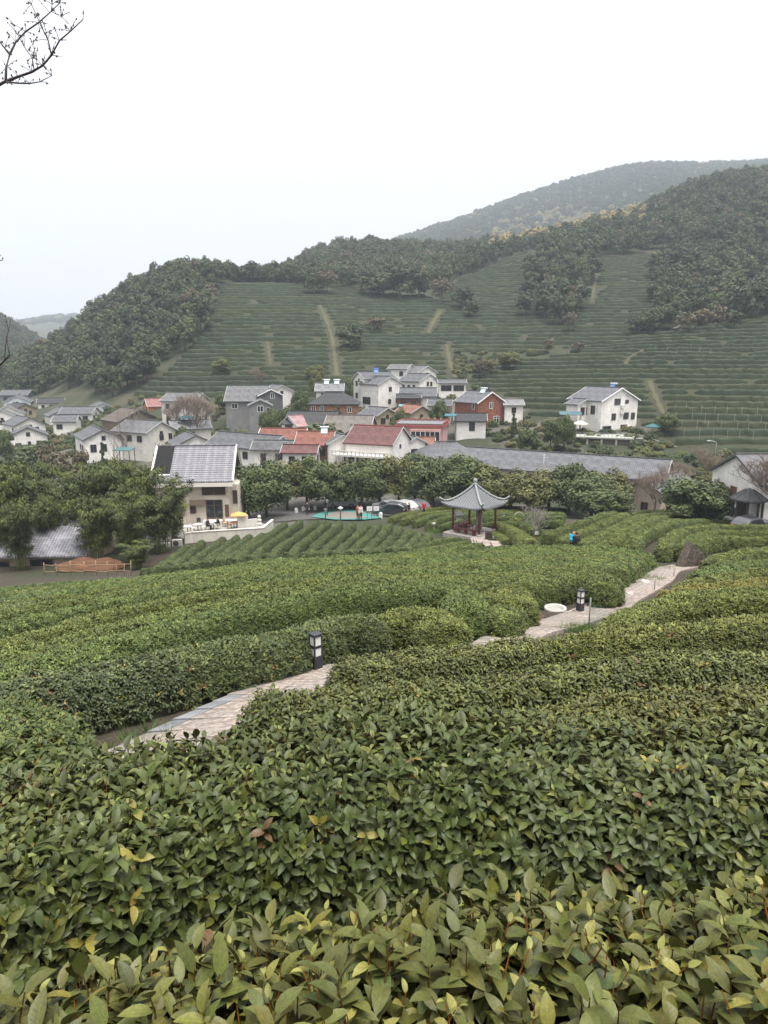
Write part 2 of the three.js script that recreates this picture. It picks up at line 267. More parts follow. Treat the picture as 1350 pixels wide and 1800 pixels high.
const PATCH1 = [0, 1, 2].map(() => patch(13, 0.1, 0.068, 2)), PATCH2 = [0, 1, 2].map(() => patch(13, 0.11, 0.066, 2));
const coreShadeMat = mat([0.03, 0.028, 0.016], 1);  // twig brown kept near black, so hedge gaps carry painted shade
const profile = (w, h) => (th) => { const s = Math.sin(th), c = Math.cos(th); return [Math.sign(s) * w / 2 * Math.pow(Math.abs(s), 0.78), h * Math.pow(Math.abs(c), 0.6)]; };
const TINTS = [[0.07, 0.102, 0.028], [0.077, 0.105, 0.03], [0.066, 0.1, 0.029], [0.085, 0.108, 0.028]];
let hedgeCount = 0, leafTotal = 0;
function hedge(line, o = {}) { // line: points on the ground along the middle of the row
  const { w = 1.25, h = 0.9, label, group = 'clipped tea rows on the near slope', name = 'tea_hedge', tint = pick(TINTS), open0 = false, open1 = false, leaves = 0, dens = 1, young = 0.34 } = o;
  const step = 0.35, pts = resample(line, step), n = pts.length; let len = 0; const acc = pts.map((p, i) => (len += i ? p.distanceTo(pts[i - 1]) : 0));
  const root = thing(name, label, 'tea hedge', onGround(pts[0]).toArray(), 0, group), O = root.position, pr = profile(w - 0.14, h - 0.075), sd = ++hedgeCount * 17.3;
  const endS = (i) => { const a = open0 ? 1 : Math.sqrt(1 - Math.pow(1 - clamp(acc[i] / (w * 0.62), 0, 1), 2)), b = open1 ? 1 : Math.sqrt(1 - Math.pow(1 - clamp((len - acc[i]) / (w * 0.62), 0, 1), 2)); return Math.max(0.03, Math.min(a, b)); };
  const frame = pts.map((p, i) => { const t = V(0, 0, 0).subVectors(pts[Math.min(i + 1, n - 1)], pts[Math.max(i - 1, 0)]).setY(0).normalize(); return { p: onGround(p), s: V(-t.z, 0, t.x), e: endS(i) }; });
  const surf = (fi, th, k) => { // point on the trimmed surface
    const i = clamp(Math.floor(fi), 0, n - 2), f = clamp(fi - i, 0, 1), A = frame[i], B = frame[i + 1], e = lerp(A.e, B.e, f), [x, yy] = pr(th);
    const lump = 1 + (noise(fi * step * 1.3 + sd, th * 1.2 + 5) - 0.5) * 0.16 + (noise(fi * step * 4 + sd, th * 3) - 0.5) * 0.07;
    const q = A.p.clone().lerp(B.p, f).addScaledVector(A.s.clone().lerp(B.s, f), x * lump * k * (0.35 + 0.65 * e) * (e < 0.05 ? 0.1 : 1)); q.y += yy * lump * k * Math.pow(e, 0.45); return q;
  };
  { // closed shell for the inner twigs, coloured dark to paint shade into leaf gaps
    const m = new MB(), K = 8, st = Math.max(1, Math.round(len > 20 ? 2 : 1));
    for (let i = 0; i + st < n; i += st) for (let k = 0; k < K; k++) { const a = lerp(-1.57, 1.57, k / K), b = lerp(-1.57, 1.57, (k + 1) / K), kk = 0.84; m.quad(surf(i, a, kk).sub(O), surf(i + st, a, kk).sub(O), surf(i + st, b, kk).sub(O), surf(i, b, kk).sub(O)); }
    mesh('branches', m.geo(true), coreShadeMat, root);
  }
  const buckets = new Map(), put = (geos, mt, M, c) => { const g = pick(geos), k = g.uuid; (buckets.get(k) ?? buckets.set(k, { g, mt, M: [], c: [] }).get(k)).M.push(M); buckets.get(k).c.push(c); };
  const cam = camera.position, per = 2 * h + w * 0.9, cand = [];
  for (let i = 0; i + 1 < n; i++) {
    const mid = frame[i].p, D = mid.distanceTo(cam), sl = acc[i + 1] - acc[i], pj = proj(V(mid.x, mid.y + h, mid.z));
    if (pj[0] < -220 || pj[0] > 1580) { if (D > 6) continue; }
    const dn = (D < 4.4 ? 470 : D < 7.5 ? 420 : D < 12 ? 330 : D < 20 ? 190 : D < 30 ? 150 : D < 45 ? 120 : 105) * dens, N = dn * sl * per;
    for (let k = 0; k < N; k++) {
      const fi = i + rnd(), th = lerp(-1.5, 1.5, rnd()), p = surf(fi, th, 1), q = surf(fi, th + 0.06, 1), r = surf(fi + 0.25, th, 1);
      const nr = V(0, 0, 0).crossVectors(V(0, 0, 0).subVectors(r, p), V(0, 0, 0).subVectors(q, p)).normalize(); if (nr.y < -0.2 || nr.dot(V(0, 0, 0).subVectors(p, frame[i].p)) < 0) nr.negate();
      const toCam = V(0, 0, 0).subVectors(cam, p).normalize(), face = nr.dot(toCam);
      if (face < -0.25 && rnd() < 0.55) continue;
      const depth = Math.pow(rnd(), 1.6) * (D < 12 ? 0.13 : 0.06);
      p.addScaledVector(nr, -depth - (D < 3.2 ? 0 : 0.025));
      const up = nr.clone().multiplyScalar(0.75).addScaledVector(UP, 0.55).add(V(rr(-0.45, 0.45), rr(-0.2, 0.3), rr(-0.45, 0.45))).normalize();
      const quat = new THREE.Quaternion().setFromUnitVectors(UP, up).multiply(new THREE.Quaternion().setFromAxisAngle(UP, rnd() * 6.283));
      const v = (D > 28 ? rr(0.5, 1.5) : rr(0.74, 1.26)) * (0.88 + 0.24 * noise(p.x * 1.7 + sd, p.z * 1.7)), yel = Math.pow(rnd(), 5) * 1.1 + 0.25 * noise(p.x * 0.5, p.z * 0.5 + 40);
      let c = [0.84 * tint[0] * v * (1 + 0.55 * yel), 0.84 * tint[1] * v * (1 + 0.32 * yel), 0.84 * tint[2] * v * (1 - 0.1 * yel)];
      const litTopShoot = nr.y > 0.7 && rnd() < young; // fresh shoots on the plucked top; paler colour also paints top light against sides
      if (litTopShoot) c = [tint[0] * 1.9 * v, tint[1] * 1.72 * v, tint[2] * 1.6 * v];
      if (D < 14 && rnd() < 0.012) c = rnd() < 0.6 ? [0.24, 0.2, 0.045] : [0.13, 0.075, 0.035]; // a yellowed or browned shoot
      const geos = litTopShoot && D < 9 ? YOUNG : D < 4.4 ? SPRIGS : D < 12 ? SPRIGM : D < 30 ? PATCH1 : PATCH2;
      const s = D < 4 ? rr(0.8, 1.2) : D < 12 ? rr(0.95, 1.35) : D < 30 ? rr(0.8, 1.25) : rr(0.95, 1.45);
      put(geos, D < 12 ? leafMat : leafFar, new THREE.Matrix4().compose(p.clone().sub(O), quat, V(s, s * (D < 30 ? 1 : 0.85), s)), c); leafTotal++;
      if (leaves && face > 0.15 && depth < 0.05) { const [a, b] = proj(p); if (a > 0 && a < 1350 && b < 1800) cand.push([p, nr]); }
    }
  }
  let first = true;
  for (const b of buckets.values()) {
    const im = new THREE.InstancedMesh(b.g, b.mt, b.M.length); im.name = 'foliage'; im.userData.kind = 'stuff'; im.castShadow = im.receiveShadow = true;
    b.M.forEach((M, i) => { im.setMatrixAt(i, M); im.setColorAt(i, lin(...b.c[i])); }); root.add(im);
  }
  if (leaves && cand.length) { // the leaves that show largest, one by one
    cand.sort((a, b) => a[0].distanceToSquared(cam) - b[0].distanceToSquared(cam));
    const pool = cand.slice(0, Math.min(cand.length, leaves * 4));
    for (let k = 0; k < leaves && pool.length; k++) {
      const [p, nr] = pool.splice(Math.floor(rnd() * pool.length), 1)[0];
      const lf = mesh('leaf', pick(BIGLEAF), pick(LEAFTONES), root);
      lf.position.copy(p.clone().sub(O).addScaledVector(nr, 0.022));
      const up = nr.clone().multiplyScalar(0.8).addScaledVector(UP, 0.7).add(V(rr(-0.5, 0.5), rr(-0.3, 0.3), rr(-0.5, 0.5))).normalize();
      lf.quaternion.setFromUnitVectors(UP, up).multiply(new THREE.Quaternion().setFromAxisAngle(UP, rnd() * 6.283)); const s = rr(0.8, 1.2); lf.scale.set(s, s, s);
    }
  }
  return root;
}
const BIGLEAF = [0, 1, 2, 3, 4].map(() => { const m = new MB().color(1, 1, 1); leafInto(m, V(-0.03, 0, 0), V(1, rr(0, 0.3), 0).normalize(), UP, 0.078, rr(0.03, 0.037), 5, rr(0.3, 1.0), rr(0.12, 0.4)); return m.geo(true); });
const LEAFTONES = [[0.08, 0.105, 0.03], [0.068, 0.095, 0.03], [0.1, 0.12, 0.034], [0.09, 0.108, 0.04], [0.118, 0.128, 0.032], [0.15, 0.145, 0.028]].map((c) => { const m = leafMat.clone(); m.color.copy(lin(...c)); return m; });

// rows traced by the line where each row's top ends at the back
function polyfit(xs, ys, n) { // least squares
  const A = [...Array(n + 1)].map(() => new Array(n + 2).fill(0));
  xs.forEach((x, k) => { for (let i = 0; i <= n; i++) { for (let j = 0; j <= n; j++) A[i][j] += Math.pow(x, i + j); A[i][n + 1] += ys[k] * Math.pow(x, i); } });
  for (let i = 0; i <= n; i++) { for (let r = i + 1; r <= n; r++) { const f = A[r][i] / A[i][i]; for (let c = i; c <= n + 1; c++) A[r][c] -= f * A[i][c]; } }
  const k = new Array(n + 1).fill(0); for (let i = n; i >= 0; i--) { k[i] = A[i][n + 1]; for (let j = i + 1; j <= n; j++) k[i] -= A[i][j] * k[j]; k[i] /= A[i][i]; }
  return (x) => k.reduce((sum, c, i) => sum + c * Math.pow(x, i), 0);
}
const back = (list, h, w, shift = 0.42, fit = 0, ext = 0) => { let P = list.map(([a, b]) => hit(a, b, h)); if (fit) { const f = polyfit(P.map((p) => p.x), P.map((p) => p.z), fit), xa = P[0].x - ext, xb = P[P.length - 1].x; P = [...Array(25)].map((_, i) => { const x = lerp(xa, xb, i / 24); return V(x, 0, f(x)); }); } const R = resample(P, 0.8); return R.map((p, i) => { const t = V(0, 0, 0).subVectors(R[Math.min(i + 1, R.length - 1)], R[Math.max(i - 1, 0)]).setY(0).normalize(), s = V(-t.z, 0, t.x); if (s.dot(V(-p.x, 0, -p.z)) < 0) s.negate(); return p.clone().addScaledVector(s, w * shift); }); };
const top = (list, h) => list.map(([a, b]) => hit(a, b, h * 0.97));
const row = (list, label, o = {}) => hedge(back(list, (o.h ?? 0.9) * 0.95, o.w ?? 1.25, o.shift, o.fit, o.ext), { label, ...o });
const Y_OLIVE = [0.082, 0.107, 0.029];

row([[-260, 1760], [0, 1690], [250, 1660], [450, 1645], [620, 1632], [800, 1600], [1000, 1568], [1200, 1540], [1350, 1528], [1600, 1515]], 'nearest tea hedge along the bottom edge, pale olive leaves on reddish stems', { fit: 2, h: 0.88, w: 1.2, leaves: 300, open0: true, open1: true, tint: [0.116, 0.128, 0.035], young: 0.4 });
row([[-420, 1470], [-150, 1410], [0, 1380], [215, 1352], [450, 1312], [600, 1283], [750, 1288], [950, 1298], [1150, 1288], [1350, 1268], [1650, 1240]], 'second tea hedge from the viewer, a dark leafy wall right across the view', { fit: 3, h: 0.88, w: 1.25, leaves: 300, open0: true, open1: true, tint: [0.076, 0.1, 0.03], young: 0.34 });
row([[577, 1277], [710, 1253], [900, 1247], [1100, 1230], [1350, 1205], [1560, 1185]], 'third tea hedge from the viewer, low strip starting right of the pale path', { fit: 2, ext: 0.5, w: 0.8, leaves: 300, open1: true, tint: [0.096, 0.112, 0.032] });
row([[470, 1226], [550, 1203], [683, 1187], [783, 1182], [900, 1180], [1050, 1165], [1183, 1155], [1350, 1143], [1530, 1130]], 'tea hedge whose rounded left end overhangs the pale path by the near bollard lamp', { fit: 2, ext: 0.55, w: 0.82, leaves: 300, open1: true, tint: [0.082, 0.104, 0.03] });
row([[610, 1158], [683, 1138], [817, 1130], [900, 1128], [1000, 1115], [1183, 1092], [1350, 1077], [1500, 1065]], 'long tea hedge starting just right of the near bollard lamp', { fit: 2, ext: 0.5, w: 0.88, leaves: 0, open1: true, tint: [0.086, 0.106, 0.03] });
row([[1030, 1106], [1060, 1082], [1100, 1066], [1200, 1050], [1350, 1040], [1480, 1032]], 'tea hedge with its left end against the green netting by the path', { w: 1.0, open1: true });
row([[1090, 1062], [1150, 1048], [1240, 1036], [1350, 1027], [1480, 1018]], 'tea hedge just behind the one that ends at the green netting', { w: 1.05, open1: true, tint: Y_OLIVE });
row([[1140, 1044], [1180, 1032], [1260, 1022], [1350, 1014], [1480, 1005]], 'yellowish tea hedge right of the path, below the tilted rock', { open1: true, tint: [0.11, 0.118, 0.03] });
row([[1170, 1030], [1210, 1016], [1280, 1004], [1350, 998], [1480, 990]], 'tea hedge right of the path, one row down from the tilted rock', { open1: true });
row([[1200, 1008], [1240, 995], [1300, 984], [1350, 980], [1480, 974]], 'tea hedge starting at the foot of the tilted rock', { open1: true });
row([[1225, 985], [1260, 972], [1310, 964], [1350, 960], [1480, 956]], 'tea hedge just above the tilted rock at the right edge', { open1: true, tint: Y_OLIVE });
// left of the path
row([[-200, 1265], [-60, 1240], [60, 1236], [140, 1243], [195, 1260], [245, 1282]], 'rounded tea hedge end at the left edge beside the path', { h: 0.95, w: 1.4, open0: true, shift: 0.5 });
const A1 = [[-240, 1245], [-60, 1210], [60, 1187], [183, 1163], [287, 1143], [450, 1112], [560, 1087], [650, 1075], [700, 1084]];
row(A1, 'tall tea hedge along the left side of the pale path', { h: 1.0, w: 1.15, open0: true, tint: [0.066, 0.09, 0.035] });
row([[640, 1076], [690, 1065], [750, 1060], [800, 1070], [836, 1092]], 'short tea hedge behind the near bollard lamp with a bare red soil edge', { h: 0.95, w: 1.35 });
const A2 = [[-240, 1190], [-60, 1168], [60, 1148], [150, 1127], [207, 1107], [300, 1082], [450, 1053], [533, 1039], [617, 1027], [717, 1020], [790, 1022], [840, 1036], [868, 1062]];
row(A2, 'tea hedge behind the tall one, curving down to the white stones', { h: 1.0, w: 1.45, open0: true });
row([[820, 1040], [870, 1026], [910, 1025], [938, 1036], [950, 1050]], 'rounded tea hedge end left of the white stone ring', { h: 1.0, w: 1.4 });
row([[862, 1066], [890, 1060], [915, 1066], [925, 1078]], 'small round tea bush in front of the hedge end by the white stone ring', { h: 0.75, w: 1.1 });
const B1 = [[880, 1018], [940, 1012], [1000, 1004], [1050, 1000], [1085, 1006], [1102, 1022]];
row(B1, 'dark fronted tea hedge right behind the far bollard lamp', { h: 1.05, w: 1.4 });
{ // the rows between, spreading over the slope to the far field
  const top0 = [[-240, 1172], [-60, 1150], [60, 1126], [207, 1088], [300, 1065], [450, 1041], [600, 1017], [717, 1011], [820, 1014], [900, 1008], [1000, 992], [1070, 990], [1118, 1000]];
  const last = [[-240, 1050], [-60, 1034], [100, 1022], [250, 1010], [400, 992], [500, 980], [620, 974], [740, 967], [830, 964], [900, 958], [980, 955], [1100, 962], [1165, 972]];
  const a = resample(back(top0, 0.85, 1.25, 0.42), 1), b = resample(back(last, 0.85, 1.25, 0.42), 1), N = 10, U = 40;
  const A = new THREE.CatmullRomCurve3(a, false, 'centripetal').getSpacedPoints(U), B = new THREE.CatmullRomCurve3(b, false, 'centripetal').getSpacedPoints(U);
  for (let k = 0; k < N; k++) {
    const f = Math.pow(k / (N - 1), 1.12), L = A.map((p, i) => p.clone().lerp(B[i], f).add(V(0, 0, (noise(i * 0.25, k * 3.1) - 0.5) * 0.5)));
    hedge(L, { label: ORD[k] + ' tea hedge of the broad sweep, counted from the near bollard lamp towards the pavilion', group: 'sweep of tea rows below the pavilion', open0: true, w: 1.15, h: 0.88, tint: k % 3 === 1 ? Y_OLIVE : pick(TINTS) });
  }
}
{ // field of slanting rows beside the cream house
  const z = [[10, 285, 200, 150], [60, 285, 262, 130], [120, 277, 345, 115], [190, 262, 400, 110], [255, 244, 450, 105], [312, 225, 503, 100], [370, 210, 590, 55], [435, 200, 650, 48], [510, 190, 715, 48], [590, 186, 760, 50], [660, 188, 805, 52], [712, 190, 858, 58], [770, 192, 915, 60], [830, 188, 960, 60], [890, 183, 1003, 62], [945, 178, 1045, 75], [1000, 174, 1085, 85], [1058, 168, 1122, 92], [1110, 155, 1160, 97]];
  z.forEach(([a, b, c, d], i) => {
    const P = [0, 0.25, 0.5, 0.75, 1].map((t) => hit(240 + lerp(a, c, t) / 2.25 + Math.sin(t * 3.1) * 2, 890 + lerp(b, d, t) / 2.25 + 3, 0.8, 43));
    hedge(P, { label: ORD[i] + ' straight row of the slanting tea field, counted from the cream house terrace', group: 'slanting tea field by the cream house', w: 0.88, h: 1.0, tint: [0.062, 0.088, 0.034] });
  });
}
{ // curved rows behind the pavilion and the fan of rows to the right
  const k1 = [[686, 910], [720, 899], [770, 891], [830, 888], [900, 889], [1000, 893]], k5 = [[800, 926], [840, 920], [880, 917], [930, 915], [960, 914], [990, 914]];
  const A = new THREE.CatmullRomCurve3(k1.map(([a, b]) => hit(a, b, 0.8, 50))).getSpacedPoints(20), B = new THREE.CatmullRomCurve3(k5.map(([a, b]) => hit(a, b, 0.8, 50))).getSpacedPoints(20);
  for (let k = 0; k < 6; k++) { const L = A.map((p, i) => p.clone().lerp(B[i], k / 5)); hedge(L, { label: ORD[k] + ' curved tea row behind the pavilion, counted from the far side', group: 'tea rows behind the pavilion', w: 0.95, h: 0.85 }); }
  const fan = [[[958, 940], [1000, 924], [1050, 907], [1095, 896]], [[985, 949], [1030, 930], [1080, 910], [1135, 897], [1200, 897]], [[1020, 957], [1060, 936], [1110, 914], [1170, 901], [1260, 904]], [[1058, 962], [1090, 938], [1130, 918], [1200, 907], [1340, 912], [1420, 914]], [[1108, 960], [1128, 936], [1165, 921], [1240, 914], [1350, 918], [1440, 920]], [[1166, 962], [1180, 940], [1215, 928], [1280, 923], [1350, 925], [1450, 926]], [[1200, 962], [1222, 942], [1270, 934], [1350, 935], [1450, 934]], [[1218, 956], [1250, 947], [1300, 945], [1350, 945], [1460, 943]]];
  fan.forEach((f, i) => hedge(f.map(([a, b]) => hit(a, b, 0.85, 28)), { label: ORD[i] + ' tea hedge of the fan right of the couple, counted from the left', group: 'fan of tea rows at the right', w: 1.08, h: 1.0, open1: i > 2, tint: i % 2 ? Y_OLIVE : TINTS[1] }));
  for (const [f, l, hh] of [[[[862, 916], [885, 922], [912, 934], [934, 950]], 'stout tea hedge slanting down beside the pavilion path', 1.1], [[[862, 932], [880, 938], [900, 946]], 'low tea bush at the foot of the stout hedge by the pavilion', 0.6]])
    hedge(f.map(([a, b]) => hit(a, b, hh * 0.9, 40)), { label: l, w: 1.5, h: hh });
  for (const [a, b, l] of [[905, 912, 'round tea bush under the hoop arch behind the pavilion'], [923, 922, 'round tea bush right of the hoop arch'], [936, 928, 'round tea bush behind the bare tree by the pavilion']]) { const p = hit(a, b, 0.8, 45); hedge([p.clone().add(V(-0.7, 0, 0)), p, p.clone().add(V(0.8, 0, -0.4))], { label: l, w: 1.6, h: 1.05, name: 'tea_bush' }); }
  [[[696, 964], [760, 951], [814, 942]], [[728, 967], [786, 955], [832, 949]], [[770, 968], [816, 958], [852, 953]]].forEach((f, i) => hedge(f.map(([a, b]) => hit(a, b, 0.75, 44)), { label: ORD[i] + ' short low tea row below the pavilion platform, counted from the left', group: 'short tea rows below the pavilion platform', w: 0.9, h: 0.8 }));
  for (const [f, i] of [[[[-60, 1050], [10, 1036], [60, 1024]], 0], [[[-60, 1072], [20, 1050], [75, 1030]], 1], [[[-40, 1085], [40, 1058], [110, 1034]], 2]]) hedge(f.map(([a, b]) => hit(a, b, 0.8)), { label: ORD[i] + ' tea row curving away at the left edge below the bamboo, from the top', group: 'tea rows at the left edge', w: 1.2, h: 0.85, open0: true, tint: [0.062, 0.088, 0.034] });
}
// ------------------------------------------------------------------ the paved path and what stands by it
const pitTex = tex(256, 256, (x, y) => { const cx = (x % 16) - 8, cy = ((y + (Math.floor(x / 16) % 2) * 8) % 16) - 8, pit = Math.hypot(cx * 0.8, cy) < 3 + 1.5 * h2(x >> 4, y >> 4) ? 0.72 : 1, v = (0.6 + 0.5 * tfbm(x, y, 256, 10)) * pit; return [v, v, v]; }, [2, 2]);
const pitBump = tex(256, 256, (x, y) => { const cx = (x % 16) - 8, cy = ((y + (Math.floor(x / 16) % 2) * 8) % 16) - 8, v = Math.hypot(cx * 0.8, cy) < 3.5 ? 0.2 : 0.8; return [v, v, v]; }, [2, 2], false);
const SLAB = [[0.42, 0.345, 0.29], [0.45, 0.375, 0.32], [0.37, 0.315, 0.27], [0.4, 0.34, 0.3]].map((c) => mat(c, 0.85, { map: pitTex, bumpMap: pitBump, bumpScale: 0.006 }));
const EDGE = [[0.21, 0.215, 0.22], [0.25, 0.255, 0.258], [0.31, 0.27, 0.235]].map((c) => mat(c, 0.8, { map: greyTex(0.75, 1, 12) }));
const path = struct('path_bed', (() => { const m = new MB(); m.cbox(0.1, 0.02, 0.1, 0, 0, 0); return m.geo(); })(), mat([0.2, 0.17, 0.14], 1));
tag(path, 'pale stone slab path stepping down between the tea hedges');
{
  path.position.copy(hit(300, 1300)); path.position.y -= 0.1; const O = path.position;
  const left = [[205, 1330], [300, 1285], [400, 1240], [470, 1205], [515, 1183]].map(([a, b]) => hit(a, b));
  left.unshift(left[0].clone().addScaledVector(V(0, 0, 0).subVectors(left[0], left[1]), 1.2));
  const line = left.map((p) => p.clone().add(V(0.5, 0, 0.1)));
  for (const [a, b] of [[620, 1192], [760, 1182], [870, 1142], [915, 1117], [980, 1100], [1050, 1076], [1100, 1051], [1150, 1023], [1172, 1004], [1205, 997]]) line.push(hit(a, b));
  const P = resample(line, 0.56), bed = new MB();
  for (let i = 0; i + 1 < P.length; i++) {
    const a = P[i], b = P[i + 1], t = V(b.x - a.x, 0, b.z - a.z).normalize(), s = V(-t.z, 0, t.x), L = Math.hypot(b.x - a.x, b.z - a.z), mid = a.clone().lerp(b, 0.5), wide = i > P.length * 0.45 && i < P.length * 0.62 ? 1.6 : 1.4;
    const yTop = Math.max((ground(a.x, a.z) + ground(b.x, b.z)) / 2, ground(mid.x, mid.z)) + 0.09;
    const parts = wide > 1.4 ? [[-wide / 2, -0.1, 0], [-0.09, wide / 2, 0]] : [[-wide / 2, -wide / 2 + 0.3, 1], [-wide / 2 + 0.31, i % 2 ? 0.1 : 0.25, 0], [(i % 2 ? 0.1 : 0.25) + 0.01, wide / 2, 0]];
    for (const [u, v, e] of parts) {
      const m = new MB(), tt = V(t.x * L, (ground(b.x, b.z) - ground(a.x, a.z)) * 0.97, t.z * L).normalize(), ss = V(s.x, clamp(ground(mid.x + s.x * 0.5, mid.z + s.z * 0.5) - ground(mid.x - s.x * 0.5, mid.z - s.z * 0.5), -0.25, 0.25), s.z).normalize(), nn = V(0, 0, 0).crossVectors(ss, tt).normalize(), M = new THREE.Matrix4().makeBasis(ss, nn, V(0, 0, 0).crossVectors(ss, nn)).setPosition(mid.x - O.x, yTop - O.y + (rnd() - 0.5) * 0.012, mid.z - O.z);
      m.box(u, v, -0.16, 0, -L / 2 + 0.012, L / 2 - 0.012, M);
      mesh(e ? 'edge_stone' : 'paving_slab', m.geo(), e ? (i > 3 && i < 8 ? EDGE[i % 2] : EDGE[2]) : pick(SLAB), path);
    }
  }
}
const charcoal = mat([0.028, 0.03, 0.036], 0.45), glassWhite = mat([0.62, 0.63, 0.6], 0.35);
function bollard(p, turn, label, k = 1) {
  const t = thing('bollard_lamp', label, 'bollard lamp', p.toArray(), turn, 'bollard lamps along the path'); t.scale.setScalar(k);
  const post = new MB().box(-0.09, 0.09, -0.1, 0.27, -0.09, 0.09); mesh('post', post.geo(), charcoal, t);
  for (const sx of [-1, 1]) for (const sz of [-1, 1]) mesh('corner_bar', new MB().cbox(0.024, 0.38, 0.024, sx * 0.078, 0.27, sz * 0.078).geo(), charcoal, t);
  for (const [y0, hh] of [[0.425, 0.018], [0.46, 0.016]]) mesh('cross_band', new MB().box(-0.0885, 0.0885, y0, y0 + hh, -0.0885, 0.0885).geo(), charcoal, t);
  for (let f = 0; f < 4; f++) for (const [y0, y1] of [[0.27, 0.425], [0.476, 0.65]]) { const g = mesh('pane', new MB().box(-0.066, 0.066, y0, y1, 0.074, 0.08).geo(), glassWhite, t); g.rotation.y = f * Math.PI / 2; }
  const cap = new MB().box(-0.095, 0.095, 0.65, 0.7, -0.095, 0.095); mesh('cap', cap.geo(), charcoal, t);
  mesh('plinth', new MB().box(-0.15, 0.15, -0.22, 0.012, -0.15, 0.15).geo(), SLAB[1], t);
  return t;
}
bollard(hit(556, 1184).add(V(0, 0.12, 0)), 0.72, 'near charcoal bollard lamp with white panes beside the pale path', 1.08);
bollard(hit(1019, 1079).add(V(0, 0.1, 0)), 0.5, 'far charcoal bollard lamp with cream panes by the green netting', 1.02);
{ // white stone ring
  const p = hit(976, 1073), t = thing('stone_ring', 'low round white stone ring beside the path', 'well ring', [p.x, p.y, p.z]);
  mesh('rim', new MB().lathe([[0.26, -0.2], [0.26, 0.1], [0.36, 0.12], [0.37, 0.06], [0.34, -0.2]], 28).geo(true), mat([0.55, 0.53, 0.49], 0.8, { map: greyTex(0.75, 1, 9) }), t);
  mesh('lid', new MB().lathe([[0.255, -0.2], [0.255, 0.03], [0.0, 0.06]], 28).geo(), mat([0.4, 0.38, 0.34], 0.9, { map: greyTex(0.7, 1, 9) }), t);
}
function rockGeo(r, sy, n = 2, rough = 0.35) { const g = new THREE.IcosahedronGeometry(r, n), p = g.attributes.position, s = rnd() * 90; for (let i = 0; i < p.count; i++) { const k = 1 + (fbm(p.getX(i) / r * 1.3 + s, p.getY(i) / r * 1.3 + p.getZ(i) / r * 1.7 + s) - 0.5) * rough * 2; p.setXYZ(i, p.getX(i) * k, p.getY(i) * k * sy, p.getZ(i) * k); } g.computeVertexNormals(); return g; }
const paleStone = mat([0.5, 0.48, 0.44], 0.85, { map: greyTex(0.7, 1, 10) });
for (const [a, b, r, l] of [[872, 1120, 0.11, 'white stone, leftmost of the pile at the path edge'], [884, 1114, 0.13, 'largest white stone of the pile at the path edge'], [896, 1112, 0.12, 'rounded white stone right of the largest in the pile'], [908, 1110, 0.1, 'white stone at the right end of the pile'], [890, 1118, 0.09, 'small white stone in front of the pile'], [1133, 1027, 0.2, 'pale stone beside the upper path steps'], [1108, 1048, 0.16, 'pale stone at the corner of the red soil strip'], [1092, 1056, 0.13, 'small pale stone below the dark hedge by the path']]) {
  const p = hit(a, b), s = mesh(numbered('stone'), rockGeo(r, 0.7), paleStone, scene); s.position.copy(p).add(V(0, r * 0.35, 0)); s.rotation.y = rnd() * 6; tag(s, l, 'stone', 'white stones along the path');
}
{ // tilted rock: split slabs leaning together
  const c = hit(1210, 998), t = thing('split_rock', 'brown split rock leaning beside the upper end of the path', 'rock', [c.x, c.y - 0.1, c.z], 0.25), rm = mat([0.2, 0.16, 0.125], 0.95, { map: greyTex(0.5, 1, 14), bumpMap: bumpTex, bumpScale: 0.06 });
  [[[-0.62, 0], [-0.12, 0], [0.16, 1.12], [0.1, 1.36], [-0.02, 1.4]], [[-0.1, 0], [0.34, 0], [0.52, 0.86], [0.2, 1.22]], [[0.36, 0], [0.82, 0], [0.86, 0.42], [0.56, 0.78]]].forEach((poly, i) => { const sh = new THREE.Shape(poly.map(([x, yy]) => new THREE.Vector2(x, yy))), g = new THREE.ExtrudeGeometry(sh, { depth: 0.4, bevelEnabled: true, bevelSize: 0.04, bevelThickness: 0.06, bevelSegments: 2, steps: 4, curveSegments: 4 }), p = g.attributes.position; for (let k = 0; k < p.count; k++) { const n = (noise(p.getX(k) * 9 + i * 7, p.getY(k) * 3) - 0.5) * 0.09; p.setXYZ(k, p.getX(k) + n * 0.4, p.getY(k) + n, p.getZ(k) + n + i * 0.07 - 0.25); } g.computeVertexNormals(); mesh('slab', g, rm, t); });
}
{ // netting and its posts
  const a = hit(1035, 1102), b = hit(1150, 1040), c = hit(1184, 1016), t = thing('net_fence', 'sagging green netting on thin posts beside the path', 'fence', a.toArray());
  const steel = mat([0.16, 0.17, 0.16], 0.6);
  for (const [p, hh] of [[a, 0.86], [b, 0.5], [c, 0.45]]) mesh('post', new MB().tube([p.clone().sub(a).add(V(0, -0.2, 0)), p.clone().sub(a).add(V(0, hh, 0))], 0.022, 8).geo(true), steel, t);
  const m = new MB(), q = a.clone().lerp(b, 0.42), e = onGround(q).sub(a), S = (u, v) => V(e.x * u, lerp(ground(a.x, a.z), ground(q.x, q.z), u) - a.y + v * lerp(0.72, 0.1, Math.pow(u, 0.6)) + 0.02, e.z * u + 0.1 * Math.sin(u * 5 + v * 3));
  for (let i = 0; i <= 26; i++) for (let j = 0; j < 10; j++) { const u = i / 26, w = 0.0022; for (const k of [1, -1]) { const u2 = u + k / 26; if (u2 < 0 || u2 > 1) continue; const A = S(u, j / 10), B = S(u2, (j + 1) / 10); m.quad(A, A.clone().add(V(w * 2, w, 0)), B.clone().add(V(w * 2, w, 0)), B); } }
  mesh('netting', m.geo(), mat([0.03, 0.15, 0.1], 0.6), t).userData.kind = 'stuff';
}
